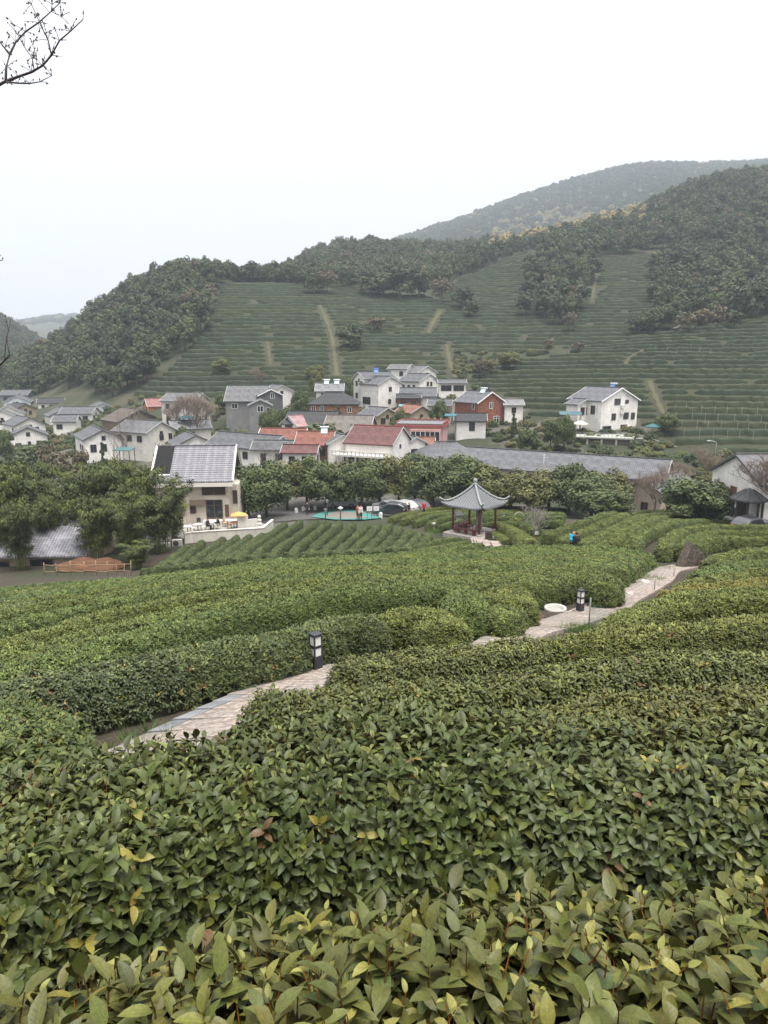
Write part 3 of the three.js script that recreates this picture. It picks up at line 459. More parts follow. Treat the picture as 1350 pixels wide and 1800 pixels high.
{ // bare red soil along the path, lying on the ground
  const soil = mat([0.22, 0.12, 0.08], 1, { map: greyTex(0.6, 1, 20), bumpMap: bumpTex, bumpScale: 0.06 });
  const patchOf = (list, name) => { const P = list.map(([a, b]) => hit(a, b)), c = P.reduce((s, p) => s.add(p), V(0, 0, 0)).multiplyScalar(1 / P.length), m = new MB(), up = 0.05, N = 8; for (let i = 0; i < P.length; i++) { const A = P[i], B = P[(i + 1) % P.length]; for (let j = 0; j < N; j++) { const f = (p, t) => onGround(c.clone().lerp(p, t), up); m.quad(f(A, j / N), f(A, (j + 1) / N), f(B, (j + 1) / N), f(B, j / N)); } } const o = struct(name, m.geo(true), soil, 'bare reddish soil beside the path'); return o; };
  patchOf([[850, 1128], [862, 1112], [905, 1105], [930, 1100], [900, 1120], [875, 1128]], 'soil_strip'); patchOf([[985, 1088], [1000, 1075], [1018, 1084], [1000, 1093]], 'soil_strip'); patchOf([[1095, 1062], [1105, 1048], [1140, 1030], [1142, 1038], [1118, 1052]], 'soil_strip'); patchOf([[930, 1095], [945, 1080], [960, 1085], [950, 1095]], 'soil_strip');
}
{ // tufts of grass at the path edges
  const blade = (() => { const m = new MB(); for (let i = 0; i < 9; i++) { const a = rnd() * 6.28, r = rnd() * 0.05, x = Math.cos(a) * r, z = Math.sin(a) * r, l = rr(0.1, 0.26), lean = rr(0.02, 0.14), b = a + rr(-0.6, 0.6); m.tri(V(x - 0.005, 0, z), V(x + 0.005, 0, z), V(x + Math.cos(b) * lean, l, z + Math.sin(b) * lean)); } return m.geo(); })();
  const spots = []; const add = (a, b, r, n) => { const c = hit(a, b); for (let i = 0; i < n; i++) { const q = rnd() * 6.28, s = Math.sqrt(rnd()) * r; spots.push(V(c.x + Math.cos(q) * s, 0, c.z + Math.sin(q) * s)); } };
  add(1010, 1108, 0.5, 130); add(1165, 1000, 0.7, 60); add(1140, 1020, 0.7, 110); add(1070, 1062, 0.6, 60); add(1190, 975, 1.2, 160); add(955, 955, 2.2, 150); add(930, 950, 1.5, 120); add(1120, 1015, 0.8, 70); add(880, 950, 1.5, 70); add(785, 925, 1.8, 200); add(770, 935, 1.2, 120); add(250, 1303, 0.5, 30);
  const im = new THREE.InstancedMesh(blade, mat(0xffffff, 0.8), spots.length); im.name = 'grass'; im.userData.kind = 'stuff'; tag(im, 'tufts of fresh green grass along the path edges', 'grass'); im.castShadow = im.receiveShadow = true;
  spots.forEach((p, i) => { const s = rr(0.6, 1.3) * (p.z < -40 ? 1.8 : 1); im.setMatrixAt(i, new THREE.Matrix4().makeRotationY(rnd() * 6).scale(V(s, s, s)).setPosition(p.x, ground(p.x, p.z), p.z)); im.setColorAt(i, lin(rr(0.06, 0.11), rr(0.12, 0.17), 0.025)); });
  scene.add(im);
}
// ------------------------------------------------------------------ far slopes: tea rows along the contours
const farTeaTex = tex(256, 256, (x, y) => { const v = 0.45 + 0.75 * tfbm(x, y, 256, 64) + (h2(x, y) - 0.5) * 0.25; return [v * 1.02, v, v * 0.9]; });
const farTea = [[0.025, 0.047, 0.017], [0.03, 0.05, 0.016], [0.023, 0.044, 0.017], [0.038, 0.056, 0.017]].map((c) => mat(c, 0.85, { map: farTeaTex, bumpMap: bumpTex, bumpScale: 0.12 }));
let farRows = 0;
function farRow(pts, w, h, near) {
  const P = pts, n = P.length, m = new MB(), K = 6; let s = 0; const O = P[0].clone();
  const fr = P.map((p, i) => { const t = V(0, 0, 0).subVectors(P[Math.min(i + 1, n - 1)], P[Math.max(i - 1, 0)]).setY(0).normalize(); if (i) s += p.distanceTo(P[i - 1]); return { p, s: V(-t.z, 0, t.x), l: s }; });
  const R = fr.map((f, i) => [...Array(K + 1)].map((_, k) => { const th = lerp(-1.57, 1.57, k / K), x = Math.sign(Math.sin(th)) * Math.pow(Math.abs(Math.sin(th)), 0.65) * w / 2, yy = Math.pow(Math.cos(th), 0.55) * h, e = Math.min(1, Math.min(f.l, s - f.l) / 1.2 + 0.15), L = (1 + (noise(f.l * 0.9 + f.p.x, k + f.p.y) - 0.5) * 0.45 + (noise(f.l * 0.2, f.p.y * 3) - 0.5) * 0.4) * Math.sqrt(e); return f.p.clone().addScaledVector(f.s, x * L).add(V(0, k === 0 || k === K ? -0.5 : yy * L, 0)).sub(O); }));
  for (let i = 0; i + 1 < n; i++) for (let k = 0; k < K; k++) m.quad(R[i][k], R[i + 1][k], R[i + 1][k + 1], R[i][k + 1], [[fr[i].l / 3, k / 5], [fr[i + 1].l / 3, k / 5], [fr[i + 1].l / 3, (k + 1) / 5], [fr[i].l / 3, (k + 1) / 5]]);
  const o = mesh(numbered('terrace_tea_row'), m.geo(true), pick(farTea), scene); o.position.copy(O); farRows++;
  return tag(o, near ? 'clipped tea row on the nearer slope behind the white gabled house' : 'dark clipped tea row on the terraced hill above the village', 'tea row', near ? 'tea rows on the nearer right slope' : 'tea rows on the terraced hill');
}
// dirt lanes that part the rows: photo line, half width in metres
const LANES = [[[[562, 535], [575, 565], [585, 600], [590, 640], [592, 660]], 1.3], [[[785, 605], [792, 640], [800, 662]], 1.3], [[[1142, 668], [1150, 690], [1160, 712], [1168, 730]], 1.2], [[[1050, 470], [1045, 500], [1040, 530]], 1.2], [[[775, 545], [762, 565], [752, 585]], 1.2], [[[470, 600], [476, 640]], 0.9], [[[1098, 640], [1110, 625], [1130, 615]], 0.8]];
const laneWorld = LANES.map(([l, w]) => ({ w, pts: resample(l.map(([a, b]) => hit(a, b, 0.3, 120)), 2) }));
const nearLane = (p) => laneWorld.some((L) => L.pts.some((q) => Math.hypot(q.x - p.x, q.z - p.z) < L.w));
{
  const laneMat = mat([0.115, 0.112, 0.05], 1, { map: greyTex(0.55, 1, 20) });
  laneWorld.forEach((L) => { const m = new MB(), N = L.pts.length, e = L.pts.map((p, i) => { const t = V(0, 0, 0).subVectors(L.pts[Math.min(i + 1, N - 1)], L.pts[Math.max(i - 1, 0)]).setY(0).normalize(), w = L.w * rr(0.15, 0.75); return [onGround(p.clone().add(V(-t.z * w, 0, t.x * w)), 0.15), onGround(p.clone().add(V(t.z * w, 0, -t.x * w)), 0.15)]; }); for (let i = 0; i + 1 < N; i++) m.quad(e[i][0], e[i][1], e[i + 1][1], e[i + 1][0]); struct('dirt_lane', m.geo(true), laneMat, 'dry grassy lane climbing between the tea rows'); });
  const trace = (pxA, pxB, dA, dB, levels, near, spacing) => {
    const open = new Map();
    const close = (L) => { const pts = open.get(L); open.delete(L); if (pts && pts.length > 3) { let run = []; const flush = () => { if (run.length > 2) farRow(run.map((q) => onGround(q, 0)), near ? 1.8 : 2.5, near ? 0.95 : 1.05, near); run = []; }; const R = resample(pts, near ? 0.9 : 1.3); let left = rr(40, 130); R.forEach((q) => { left -= near ? 0.9 : 1.3; if (nearLane(q) || !isTea(q) ) { flush(); return; } if (left < 0) { flush(); left = rr(30, near ? 70 : 140); return; } run.push(q); }); flush(); } };
    for (let px = pxA; px <= pxB; px += 5) {
      const found = new Set(); let last = null;
      for (let d = dA(px); d < dB(px); d += 0.6) {
        const c = 0.981 * d, x = (px - 675) / F * c, g = ground(x, -d) - EYE + (noise(x * 0.03 + 7, d * 0.03) - 0.5) * 1.2;
        if (last !== null && g > last) for (let L = Math.ceil(last / spacing); L * spacing <= g; L++) { if (found.has(L)) continue; const p = V(x, 0, -d); p.y = ground(p.x, p.z); const arr = open.get(L); if (arr && Math.abs(arr[arr.length - 1].z - p.z) > 5) close(L); found.add(L); (open.get(L) ?? open.set(L, []).get(L)).push(p); }
        last = g;
      }
      for (const L of [...open.keys()]) if (!found.has(L)) close(L);
    }
    for (const L of [...open.keys()]) close(L);
  };
  trace(225, 1370, (px) => (px < 790 ? 180 : px < 900 ? 222 : 234), (px) => 420, 0, false, 1.42);
  trace(800, 1400, () => 122, (px) => (px < 1000 ? 226 : 240), 0, true, 1.18);
}
// ------------------------------------------------------------------ trees
const treeLeaf = new THREE.MeshStandardMaterial({ vertexColors: true, roughness: 0.75, side: THREE.DoubleSide });
const bark = mat([0.09, 0.075, 0.06], 0.95), barkPale = mat([0.17, 0.13, 0.1], 0.95), barkGrey = mat([0.2, 0.18, 0.16], 0.95);
// crown: leaf-sized faces on many small clumps set through the crown's volume
function crown(R, ry, clumps, per, leaf, col, vary, droop = 0, low = -0.35) {
  const m = new MB();
  for (let c = 0; c < clumps; c++) {
    const a = rnd() * 6.283, el = Math.asin(lerp(low, 1, rnd())), rad = Math.pow(rnd(), 0.45) * 0.8, C = V(Math.cos(a) * Math.cos(el) * R * rad, Math.sin(el) * ry * rad, Math.sin(a) * Math.cos(el) * R * rad), cr = R * rr(0.2, 0.36), k = 1 + rr(-vary, vary), warm = rr(-0.14, 0.2);
    for (let i = 0; i < per; i++) {
      const q = rnd() * 6.283, e = Math.asin(rr(-0.55, 1)), n = V(Math.cos(q) * Math.cos(e), Math.sin(e), Math.sin(q) * Math.cos(e)), p = C.clone().addScaledVector(n, cr * (0.62 + 0.42 * rnd())); p.y -= droop * Math.pow(1 - n.y, 2) * cr * 0.4;
      n.add(V(rr(-0.8, 0.8), rr(-0.4, 0.8), rr(-0.8, 0.8))).normalize();
      const s = V(0, 0, 0).crossVectors(n, V(rr(-1, 1), rr(-1, 1), rr(-1, 1))).normalize(), t = V(0, 0, 0).crossVectors(n, s), l = leaf * rr(0.65, 1.3), w = l * rr(0.4, 0.62), kk = k * rr(0.75, 1.25);
      m.color(col[0] * kk * (1 + warm), col[1] * kk * (1 + warm * 0.5), col[2] * kk);
      const A = p.clone().addScaledVector(s, -l), B = p.clone().addScaledVector(t, w), D = p.clone().addScaledVector(s, l), E = p.clone().addScaledVector(t, -w); m.tri(A, B, D).tri(A, D, E);
    }
  }
  return m.geo();
}
function trunkGeo(h, r, R, limbs) {
  const m = new MB(), bend = V(rr(-0.3, 0.3), 0, rr(-0.3, 0.3)); m.tube([V(0, -0.6, 0), V(0, h * 0.5, 0).addScaledVector(bend, 0.4), V(bend.x, h, bend.z)], [r * 1.25, r, r * 0.7], 7);
  for (let i = 0; i < limbs; i++) { const a = i / limbs * 6.283 + rnd(), s = V(bend.x * 0.8, h * rr(0.7, 1), bend.z * 0.8), e = s.clone().add(V(Math.cos(a) * R * 0.6, R * rr(0.4, 0.9), Math.sin(a) * R * 0.6)); m.tube([s, s.clone().lerp(e, 0.5).add(V(0, 0.2, 0)), e], [r * 0.5, r * 0.35, r * 0.12], 5); }
  return m.geo(true);
}
function bareGeo(H, r0, spread, depth, seg = 3, upb = 0.35, minR = 0.012) { // leafless branching tree
  const m = new MB();
  const grow = (p, dir, len, r, lv) => {
    const q = p.clone().addScaledVector(dir, len * 0.5).add(V(rr(-1, 1), rr(-0.3, 0.6), rr(-1, 1)).multiplyScalar(len * 0.06)), e = p.clone().addScaledVector(dir, len);
    m.tube([p, q, e], [r, r * 0.85, r * 0.68].map((v) => Math.max(v, minR)), lv > depth - 3 ? 6 : 3, false);
    if (lv <= 0) return;
    const n = lv > depth - 2 ? seg + 1 : seg;
    for (let i = 0; i < n; i++) { const a = i / n * 6.283 + rnd() * 1.6, s = V(Math.cos(a), 0, Math.sin(a)).multiplyScalar(spread * rr(0.6, 1.2)), d = dir.clone().add(s).add(V(0, upb * rr(0.3, 1), 0)).normalize(); grow(i ? p.clone().lerp(e, rr(0.55, 1)) : e, d, len * rr(0.62, 0.84), r * rr(0.5, 0.68), lv - 1); }
  };
  grow(V(0, -0.4, 0), V(rr(-0.08, 0.08), 1, rr(-0.08, 0.08)).normalize(), H * 0.27, r0, depth); return m.geo();
}
const KIND = {}; // each kind: a few variants of unit trees {crown, trunk, h}
const addKind = (k, n, fn) => { KIND[k] = [...Array(n)].map(fn); };
addKind('camphor', 4, () => ({ c: crown(3.7, 3.7, 60, 145, 0.22, [0.06, 0.082, 0.024], 0.28, 0, -0.85), cy: 4.2, t: trunkGeo(3.2, 0.2, 3, 5) }));
addKind('olive', 3, () => ({ c: crown(3.7, 3.6, 60, 145, 0.22, [0.088, 0.095, 0.027], 0.25, 0, -0.85), cy: 4.2, t: trunkGeo(3.2, 0.2, 3, 5) }));
addKind('shrub', 3, () => ({ c: crown(1.6, 1.3, 22, 80, 0.16, [0.05, 0.072, 0.026], 0.3, 0, -0.9), cy: 1.1, t: trunkGeo(0.8, 0.08, 1, 3) }));
addKind('wood_dark', 4, () => ({ c: crown(3.6, 3.9, 26, 66, 0.36, [0.034, 0.053, 0.021], 0.34, 0, -0.8), cy: 4.5, t: trunkGeo(3.6, 0.2, 3, 3) }));
addKind('wood_green', 3, () => ({ c: crown(3.7, 3.7, 26, 66, 0.36, [0.05, 0.071, 0.024], 0.32, 0, -0.8), cy: 4.4, t: trunkGeo(3.4, 0.2, 3, 3) }));
addKind('wood_brown', 3, () => ({ c: crown(3.4, 3.8, 24, 50, 0.34, [0.1, 0.085, 0.048], 0.25, 0, -0.8), cy: 4.6, t: trunkGeo(3.6, 0.16, 3, 4) }));
addKind('pale_yellow', 2, () => ({ c: crown(3.8, 3.2, 24, 50, 0.42, [0.26, 0.22, 0.11], 0.2), cy: 5.2, t: trunkGeo(3.6, 0.2, 3, 4) }));
addKind('conifer', 2, () => { const m = []; for (let i = 0; i < 7; i++) { const g = crown(2.0 * (1 - i / 8), 0.9, 10, 60, 0.2, [0.04, 0.06, 0.024], 0.25, 0.6); g.translate(0, i * 1.15 + 1.4, 0); m.push(g); } return { c: mergeGeometries(m), cy: 0, t: trunkGeo(8, 0.16, 0.5, 0) }; });
const bareVar = [0, 1, 2].map(() => bareGeo(8, 0.13, 0.6, 6, 3, 0.35, 0.011)), bareFine = bareGeo(8, 0.1, 0.5, 7, 2, 0.3, 0.011);
const NAMES = { camphor: 'broadleaf_tree', olive: 'broadleaf_tree', shrub: 'shrub', wood_dark: 'hillside_tree', wood_green: 'hillside_tree', wood_brown: 'hillside_tree', pale_yellow: 'hillside_tree', conifer: 'conifer_tree' };
function tree(kind, p, s, label, group, sy = 1) {
  const v = pick(KIND[kind]), t = thing(NAMES[kind], label, kind === 'shrub' ? 'shrub' : 'tree', [p.x, p.y, p.z], rnd() * 6.283, group);
  t.scale.set(s, s * sy, s); mesh('trunk', v.t, bark, t); const c = mesh('crown', v.c, treeLeaf, t); c.position.y = v.cy; return t;
}
// a tree whose crown spans the photo from py0 (top) to py1 (foot) at distance d
function treeAt(kind, px, py0, d, label, group, opt = {}) { const foot = at(px, 900, d); foot.y = ground(foot.x, foot.z); const topY = at(px, py0, d).y, full = { camphor: 8, olive: 8, shrub: 2.5, wood_dark: 8.5, wood_green: 8.2, wood_brown: 8.4, pale_yellow: 8.5, conifer: 9.6 }[kind], s = Math.max(0.25, (topY - foot.y) / full); return tree(kind, foot, opt.wide ?? s, label, group, opt.wide ? s / opt.wide : 1); }
function treeHill(kind, px, py0, py1, label, group, wide = 1) { const f = hit(px, py1, 0, 150); return treeAt(kind, px, py0, -f.z, label, group, { wide: 1.3 * wide * (at(px, py0, -f.z).y - f.y) / 8.3 }); }
function bare(px, py0, d, label, m = barkPale, g = pick(bareVar), wide = 1) { const f = at(px, 900, d); f.y = ground(f.x, f.z); const s = (at(px, py0, d).y - f.y) / 8, t = thing('bare_tree', label, 'tree', [f.x, f.y, f.z], rnd() * 6, 'leafless trees'); t.scale.set(s * wide, s, s * wide); mesh('branches', g, m, t); return t; }

// row of evergreen trees in front of the village
const rowT = [[436, 818, 84, 'camphor', 'rounded dark evergreen right beside the cream house'], [468, 806, 88, 'camphor', 'large evergreen second from the cream house'], [505, 806, 94, 'olive', 'evergreen above the seated visitors by the court'], [540, 800, 97, 'camphor', 'evergreen with a forked trunk behind the turquoise court'], [572, 812, 92, 'camphor', 'evergreen directly behind the turquoise court'], [605, 806, 98, 'olive', 'evergreen in front of the white house with red roof'], [636, 806, 93, 'camphor', 'evergreen above the two white notice boards'], [668, 808, 98, 'camphor', 'evergreen behind the notice boards, below the maroon roof'], [700, 798, 95, 'olive', 'evergreen above the parked white cars'], [730, 794, 99, 'camphor', 'evergreen at the left end of the long grey roof'], [762, 802, 92, 'camphor', 'evergreen left of the pavilion roof'], [795, 796, 97, 'camphor', 'dense evergreen just behind the pavilion peak'], [828, 802, 93, 'camphor', 'evergreen whose crown meets the pavilion finial'], [862, 815, 90, 'olive', 'yellowish evergreen right of the pavilion roof'], [895, 822, 92, 'olive', 'yellowish evergreen in front of the long grey roof'], [928, 826, 88, 'olive', 'olive tree behind the small leafless tree'], [965, 822, 92, 'olive', 'olive tree left of the two roof poles'], [1000, 812, 90, 'camphor', 'tall evergreen in front of the long grey roof'], [1040, 838, 84, 'camphor', 'evergreen behind the couple'], [1062, 822, 93, 'olive', 'light topped evergreen in front of the beige gable'], [1068, 858, 80, 'camphor', 'low evergreen left of the beige gable'], [1212, 838, 76, 'camphor', 'big evergreen right of the beige gable'], [1240, 850, 78, 'camphor', 'evergreen left of the white house with brown shutters'], [1272, 845, 80, 'camphor', 'dark evergreen beside the black roofed porch']];
rowT.forEach(([px, py, d, k, l]) => treeAt(k, px, py, d, l, 'evergreen trees in front of the village', { wide: rr(0.92, 1.12) }));
// trees and shrubs among the houses
[[985, 728, 128, 'camphor', 'ivy covered tree below the white gabled house'], [962, 735, 130, 'camphor', 'dense evergreen left of the ivy covered tree'], [925, 752, 126, 'camphor', 'evergreen right of the brick house'], [897, 715, 140, 'conifer', 'pointed conifer beside the brick house'], [770, 700, 146, 'camphor', 'round evergreen among the white houses'], [703, 716, 140, 'camphor', 'evergreen left of the orange roofed cottage'], [727, 738, 134, 'shrub', 'round shrub left of the pink house'], [505, 712, 152, 'camphor', 'evergreen right of the grey stone house'], [480, 716, 148, 'camphor', 'low evergreen in front of the grey stone house'], [530, 684, 158, 'camphor', 'evergreen left of the brick house with solar heater'], [563, 650, 182, 'olive', 'yellow green tree behind the brick hip roof'], [598, 708, 150, 'conifer', 'small conifer in front of the brick hip roof'], [610, 660, 176, 'camphor', 'evergreen between brick hip roof and white house'], [560, 742, 128, 'shrub', 'shrub in front of the dark slate roof'], [1160, 726, 136, 'camphor', 'round evergreen right of the white gabled house'], [1055, 780, 122, 'shrub', 'clipped shrub under the terrace wall'], [330, 748, 146, 'camphor', 'evergreen beside the big leafless tree'], [400, 690, 178, 'camphor', 'evergreen left of the grey stone house'], [300, 775, 118, 'olive', 'olive tree above the cream house roof'], [425, 752, 128, 'olive', 'olive tree at the left end of the barn roof'], [340, 780, 108, 'olive', 'tree peeping over the cream house ridge'], [20, 752, 140, 'camphor', 'evergreen at the left edge in the village'], [62, 782, 120, 'shrub', 'rounded shrub below the white house at the left'], [160, 690, 250, 'camphor', 'round evergreen beside the yellow house'], [240, 690, 232, 'camphor', 'dark evergreen at the foot of the wooded slope'], [150, 776, 118, 'wood_brown', 'brown half bare thicket below the large grey roof'], [95, 776, 116, 'wood_brown', 'brown twiggy thicket at the left of the village'], [120, 790, 105, 'wood_brown', 'brown thicket just above the bamboo'], [190, 770, 104, 'conifer', 'pointed conifer rising out of the bamboo']].forEach(([px, py, d, k, l]) => treeAt(k, px, py, d, l, 'trees among the houses', k === 'shrub' ? {} : { wide: rr(0.55, 0.75) }));
bare(350, 664, 150, 'big leafless brown tree left of the grey stone house', barkPale, bareVar[0], 1.15); bare(322, 676, 152, 'smaller leafless tree leaning beside the big one', barkPale, bareVar[1]);
bare(232, 702, 142, 'slender leafless tree in front of the brown gable', barkPale, bareFine, 0.9); bare(212, 745, 120, 'thin leafless tree beside the white gable at the left', barkGrey, bareFine, 0.8);
bare(1148, 796, 86, 'grey leafless tree in front of the beige gable', barkPale, bareVar[1], 1.3); bare(466, 640, 196, 'leafless tree on the lowest tea terrace', barkPale, bareVar[1], 1.2); bare(186, 676, 238, 'rusty leafless tree at the foot of the wood', barkPale, bareVar[0], 1.3); bare(172, 664, 245, 'grey leafless tree beside the rusty one', barkGrey, bareVar[2]);
bare(470, 760, 112, 'grey leafless tree in front of the barn roof', barkGrey, bareFine, 0.9); bare(1372, 740, 72, 'leafless tree at the right edge over the white house', barkPale, bareVar[0], 1.5); bare(1240, 775, 108, 'leafless thicket tree right of the long grey roof', barkPale, bareVar[1], 1.4); bare(1190, 790, 104, 'brown leafless tree at the right end of the long roof', barkPale, bareVar[2], 1.4);
bare(945, 868, 50, 'small pale leafless tree right of the pavilion', barkGrey, bareGeo(8, 0.09, 0.7, 5, 3, 0.25, 0.014), 1.25);
// single trees on the tea hill
[[620, 566, 616, 'wood_dark', 'lone round dark tree low on the tea hill', 1.1], [672, 474, 524, 'wood_green', 'left tree of the clump high on the tea hill', 1.2], [702, 466, 528, 'wood_dark', 'tallest tree of the clump high on the tea hill', 1.1], [732, 474, 526, 'wood_green', 'right tree of the clump high on the tea hill', 1.1], [652, 482, 522, 'wood_green', 'lowest tree left of the clump high on the tea hill', 1.2], [806, 503, 545, 'wood_dark', 'upper of two round trees beside the steep lane', 1.0], [818, 527, 560, 'wood_dark', 'lower of two round trees beside the steep lane', 1.0], [404, 630, 658, 'olive', 'small yellowish bush tree on the tea hill', 1.3], [770, 484, 535, 'wood_brown', 'brown leafless looking tree beside the round pair', 0.9], [582, 470, 520, 'wood_brown', 'greyish brown tree at the head of the pale lane', 0.9], [560, 478, 520, 'wood_green', 'green tree left of the pale lane head', 0.9], [660, 552, 585, 'wood_brown', 'purplish brown tree right of the lone round tree', 1.3], [885, 616, 652, 'olive', 'yellow green shrub tree below the nearer slope', 1.2], [852, 625, 664, 'wood_brown', 'brown bamboo like thicket below the nearer slope', 0.9], [832, 630, 668, 'wood_brown', 'second brown thicket left of the yellow green shrub', 0.8], [985, 545, 590, 'wood_brown', 'reddish brown tree in the hollow', 0.7], [950, 588, 624, 'wood_brown', 'reddish thin tree above the nearer slope', 0.7], [998, 600, 625, 'wood_brown', 'pale brown tree at the edge of the nearer slope', 1.2], [1117, 540, 590, 'wood_dark', 'dark tree in the hollow behind the nearer slope', 1.0], [1098, 550, 592, 'wood_dark', 'companion of the dark tree in the hollow', 0.9], [1193, 534, 590, 'wood_brown', 'brown tree left of the small hut on the crest', 0.9], [1228, 534, 588, 'wood_brown', 'tall brown tree right of the small hut on the crest', 0.9], [1175, 545, 590, 'wood_brown', 'thin brown tree behind the small hut on the crest', 0.8], [1256, 545, 582, 'wood_dark', 'dark tree right of the small hut on the crest', 1.0], [560, 640, 672, 'olive', 'yellowish tree at the foot of the pale lane', 1.2], [908, 512, 560, 'wood_dark', 'dark tree left of the middle grove', 0.8], [955, 486, 545, 'wood_dark', 'biggest dark tree of the middle grove', 1.1], [985, 490, 550, 'wood_dark', 'dark tree in the heart of the middle grove', 1.0]].forEach(([px, py, pf, k, l, w]) => treeHill(k, px, py, pf, l, 'single trees on the tea slopes', w));
[[398, 462], [412, 470], [428, 460], [444, 466], [458, 458], [472, 468], [488, 464], [503, 472], [518, 468], [532, 478], [546, 474], [384, 458], [370, 452], [355, 456]].forEach(([px, py], i) => treeAt(i % 3 ? 'wood_dark' : 'wood_green', px, py, 337 + (i % 2) * 3, ORD[[13, 12, 11, 0, 1, 2, 3, 4, 5, 6, 7, 8, 9, 10].length ? (i > 10 ? 13 - i : i + 3) : 0] + ' tree from the left along the crest of the tea hill', 'trees along the crest of the tea hill', { wide: rr(0.8, 1.0) }));
{ // woods: the trees that show largest are objects, the rest one mass each
  const FL = [[-200, 720], [0, 700], [60, 648], [100, 615], [170, 575], [240, 530], [300, 494], [384, 484], [384, 500], [376, 545], [352, 592], [302, 648], [250, 690], [190, 700], [100, 692]];
  const FR = [[1135, 600], [1150, 565], [1140, 505], [1180, 462], [1290, 452], [1400, 450], [1400, 560], [1290, 572], [1200, 584]], FC = [[925, 548], [930, 485], [960, 452], [1042, 452], [1050, 490], [1012, 540], [1000, 590], [950, 560]];
  const list = [];
  const scatter = (d0, d1, sp, test) => { for (let d = d0; d < d1; d += sp) for (let px = -140; px < 1500; px += sp * F / d) { const dd = d + rr(-0.45, 0.45) * sp, p = at(px + rr(-0.45, 0.45) * sp * F / d, 640, dd); p.y = ground(p.x, p.z); const [a, b] = proj(p); if (test(p, a, b, dd)) list.push({ p, a, b, d: dd }); } };
  scatter(185, 430, 6.6, (p, a, b, d) => (d > 185 && inside(FL, a, b)) || (d > 240 && (inside(FR, a, b) || inside(FC, a, b))) || (d > 338 && !isTea(p) && a > 20) || (a < 60 && d > 300));
  scatter(430, 720, 8.2, () => true); scatter(720, 980, 11, (p, a, b, d) => a < 420 || a > 420); scatter(980, 1760, 15, (p, a, b, d) => a > 400); scatter(1900, 2700, 30, (p, a, b, d) => a < 260);
  const kindOf = (t) => { const n = fbm(t.p.x * 0.02 + 3, t.p.z * 0.02), r = rnd(); const py = t.b; if (t.d > 440 && t.a > 860 && t.a < 1130 && t.d < 700 && py > 375 && r < 0.3) return 'pale_yellow'; if (t.d > 980 && t.a > 830 && t.a < 1130 && py > 372 + Math.max(0, 980 - t.a) * 0.25 && r < 0.55 * n * 1.3) return 'pale_yellow'; if (t.d > 600 && n > 0.7 && r < 0.15) return 'pale_yellow'; return r < 0.46 + (n - 0.5) ? 'wood_dark' : r < 0.95 || t.d > 700 ? 'wood_green' : 'wood_brown'; };
  // hidden ones behind a crest are not needed
  const seen = (t) => { const P = V(t.p.x, t.p.y + 8.5, t.p.z); for (let f = 0.3; f < 0.985; f += 0.01) { const q = camera.position.clone().lerp(P, f); if (ground(q.x, q.z) > q.y + 0.5) return false; } return true; };
  const vis = list.filter(seen); vis.sort((a, b) => a.d - b.d);
  const inFrame = vis.filter((t) => t.a > -20 && t.a < 1370), solo = new Set(inFrame.slice(0, 236));
  const words = { wood_dark: 'dark evergreen', wood_green: 'mid green broadleaf', wood_brown: 'brownish half bare', pale_yellow: 'pale yellow' };
  const masses = new Map();
  for (const t of vis) {
    const k = kindOf(t), s = rr(0.72, 1.18) * (t.d > 1850 ? 3.2 : t.d > 980 ? 1.9 : t.d > 720 ? 1.4 : t.d > 430 ? 1.25 : 1.22), sy = rr(0.85, 1.2) * (t.d > 1850 ? 0.5 : t.d > 980 ? 0.7 : 1);
    if (solo.has(t)) { const where = t.a < 390 ? 'on the wooded left slope above the village' : t.a < 1120 ? 'in the groves at the top of the tea hill' : 'in the grove above the nearer right slope'; tree(k, t.p, s, words[k] + ' tree ' + where, k.replace('_', ' ') + ' trees ' + where, sy); continue; }
    const v = Math.floor(rnd() * KIND[k].length), key = k + v; (masses.get(key) ?? masses.set(key, { g: KIND[k][v].c, cy: KIND[k][v].cy, T: [] }).get(key)).T.push([t, s, sy]);
  }
  const wood = thing('far_wood', 'far woods covering the ridges behind the tea hill', 'woods'); wood.userData.kind = 'stuff';
  for (const M of masses.values()) { const im = new THREE.InstancedMesh(M.g, treeLeaf, M.T.length); im.name = 'tree_crown'; im.userData.kind = 'stuff'; M.T.forEach(([t, s, sy], i) => im.setMatrixAt(i, new THREE.Matrix4().makeRotationY(rnd() * 6.283).scale(V(s, s * sy, s)).setPosition(t.p.x, t.p.y + M.cy * s * sy, t.p.z))); im.castShadow = im.receiveShadow = true; wood.add(im); }
}
// ------------------------------------------------------------------ houses
const tileTex = tex(256, 256, (x, y) => { const row = Math.floor(y / 32), v = 0.8 + 0.07 * Math.sin((x % 32) / 32 * Math.PI * 2) + (y % 32 < 5 ? -0.09 : 0.02) + 0.12 * (h2(Math.floor(x / 32), row) - 0.5) + 0.22 * (tfbm(x, y, 256, 6) - 0.5); return [v, v, v]; }, [0.45, 0.45]);
const tileBump = tex(128, 128, (x, y) => { const v = 0.5 + 0.4 * Math.sin((x % 16) / 16 * Math.PI * 2) - (y % 16 < 3 ? 0.3 : 0); return [v, v, v]; }, [0.45, 0.45], false);
const stainTex = tex(512, 512, (x, y) => { const n = tfbm(x, y, 512, 8), s = tfbm(x * 4, y * 0.5, 512, 16), v = 0.86 + 0.14 * n - Math.max(0, s - 0.6) * 0.5 + (h2(x, y) - 0.5) * 0.03; return [v, v * 0.99, v * 0.97]; }, [0.12, 0.12]);
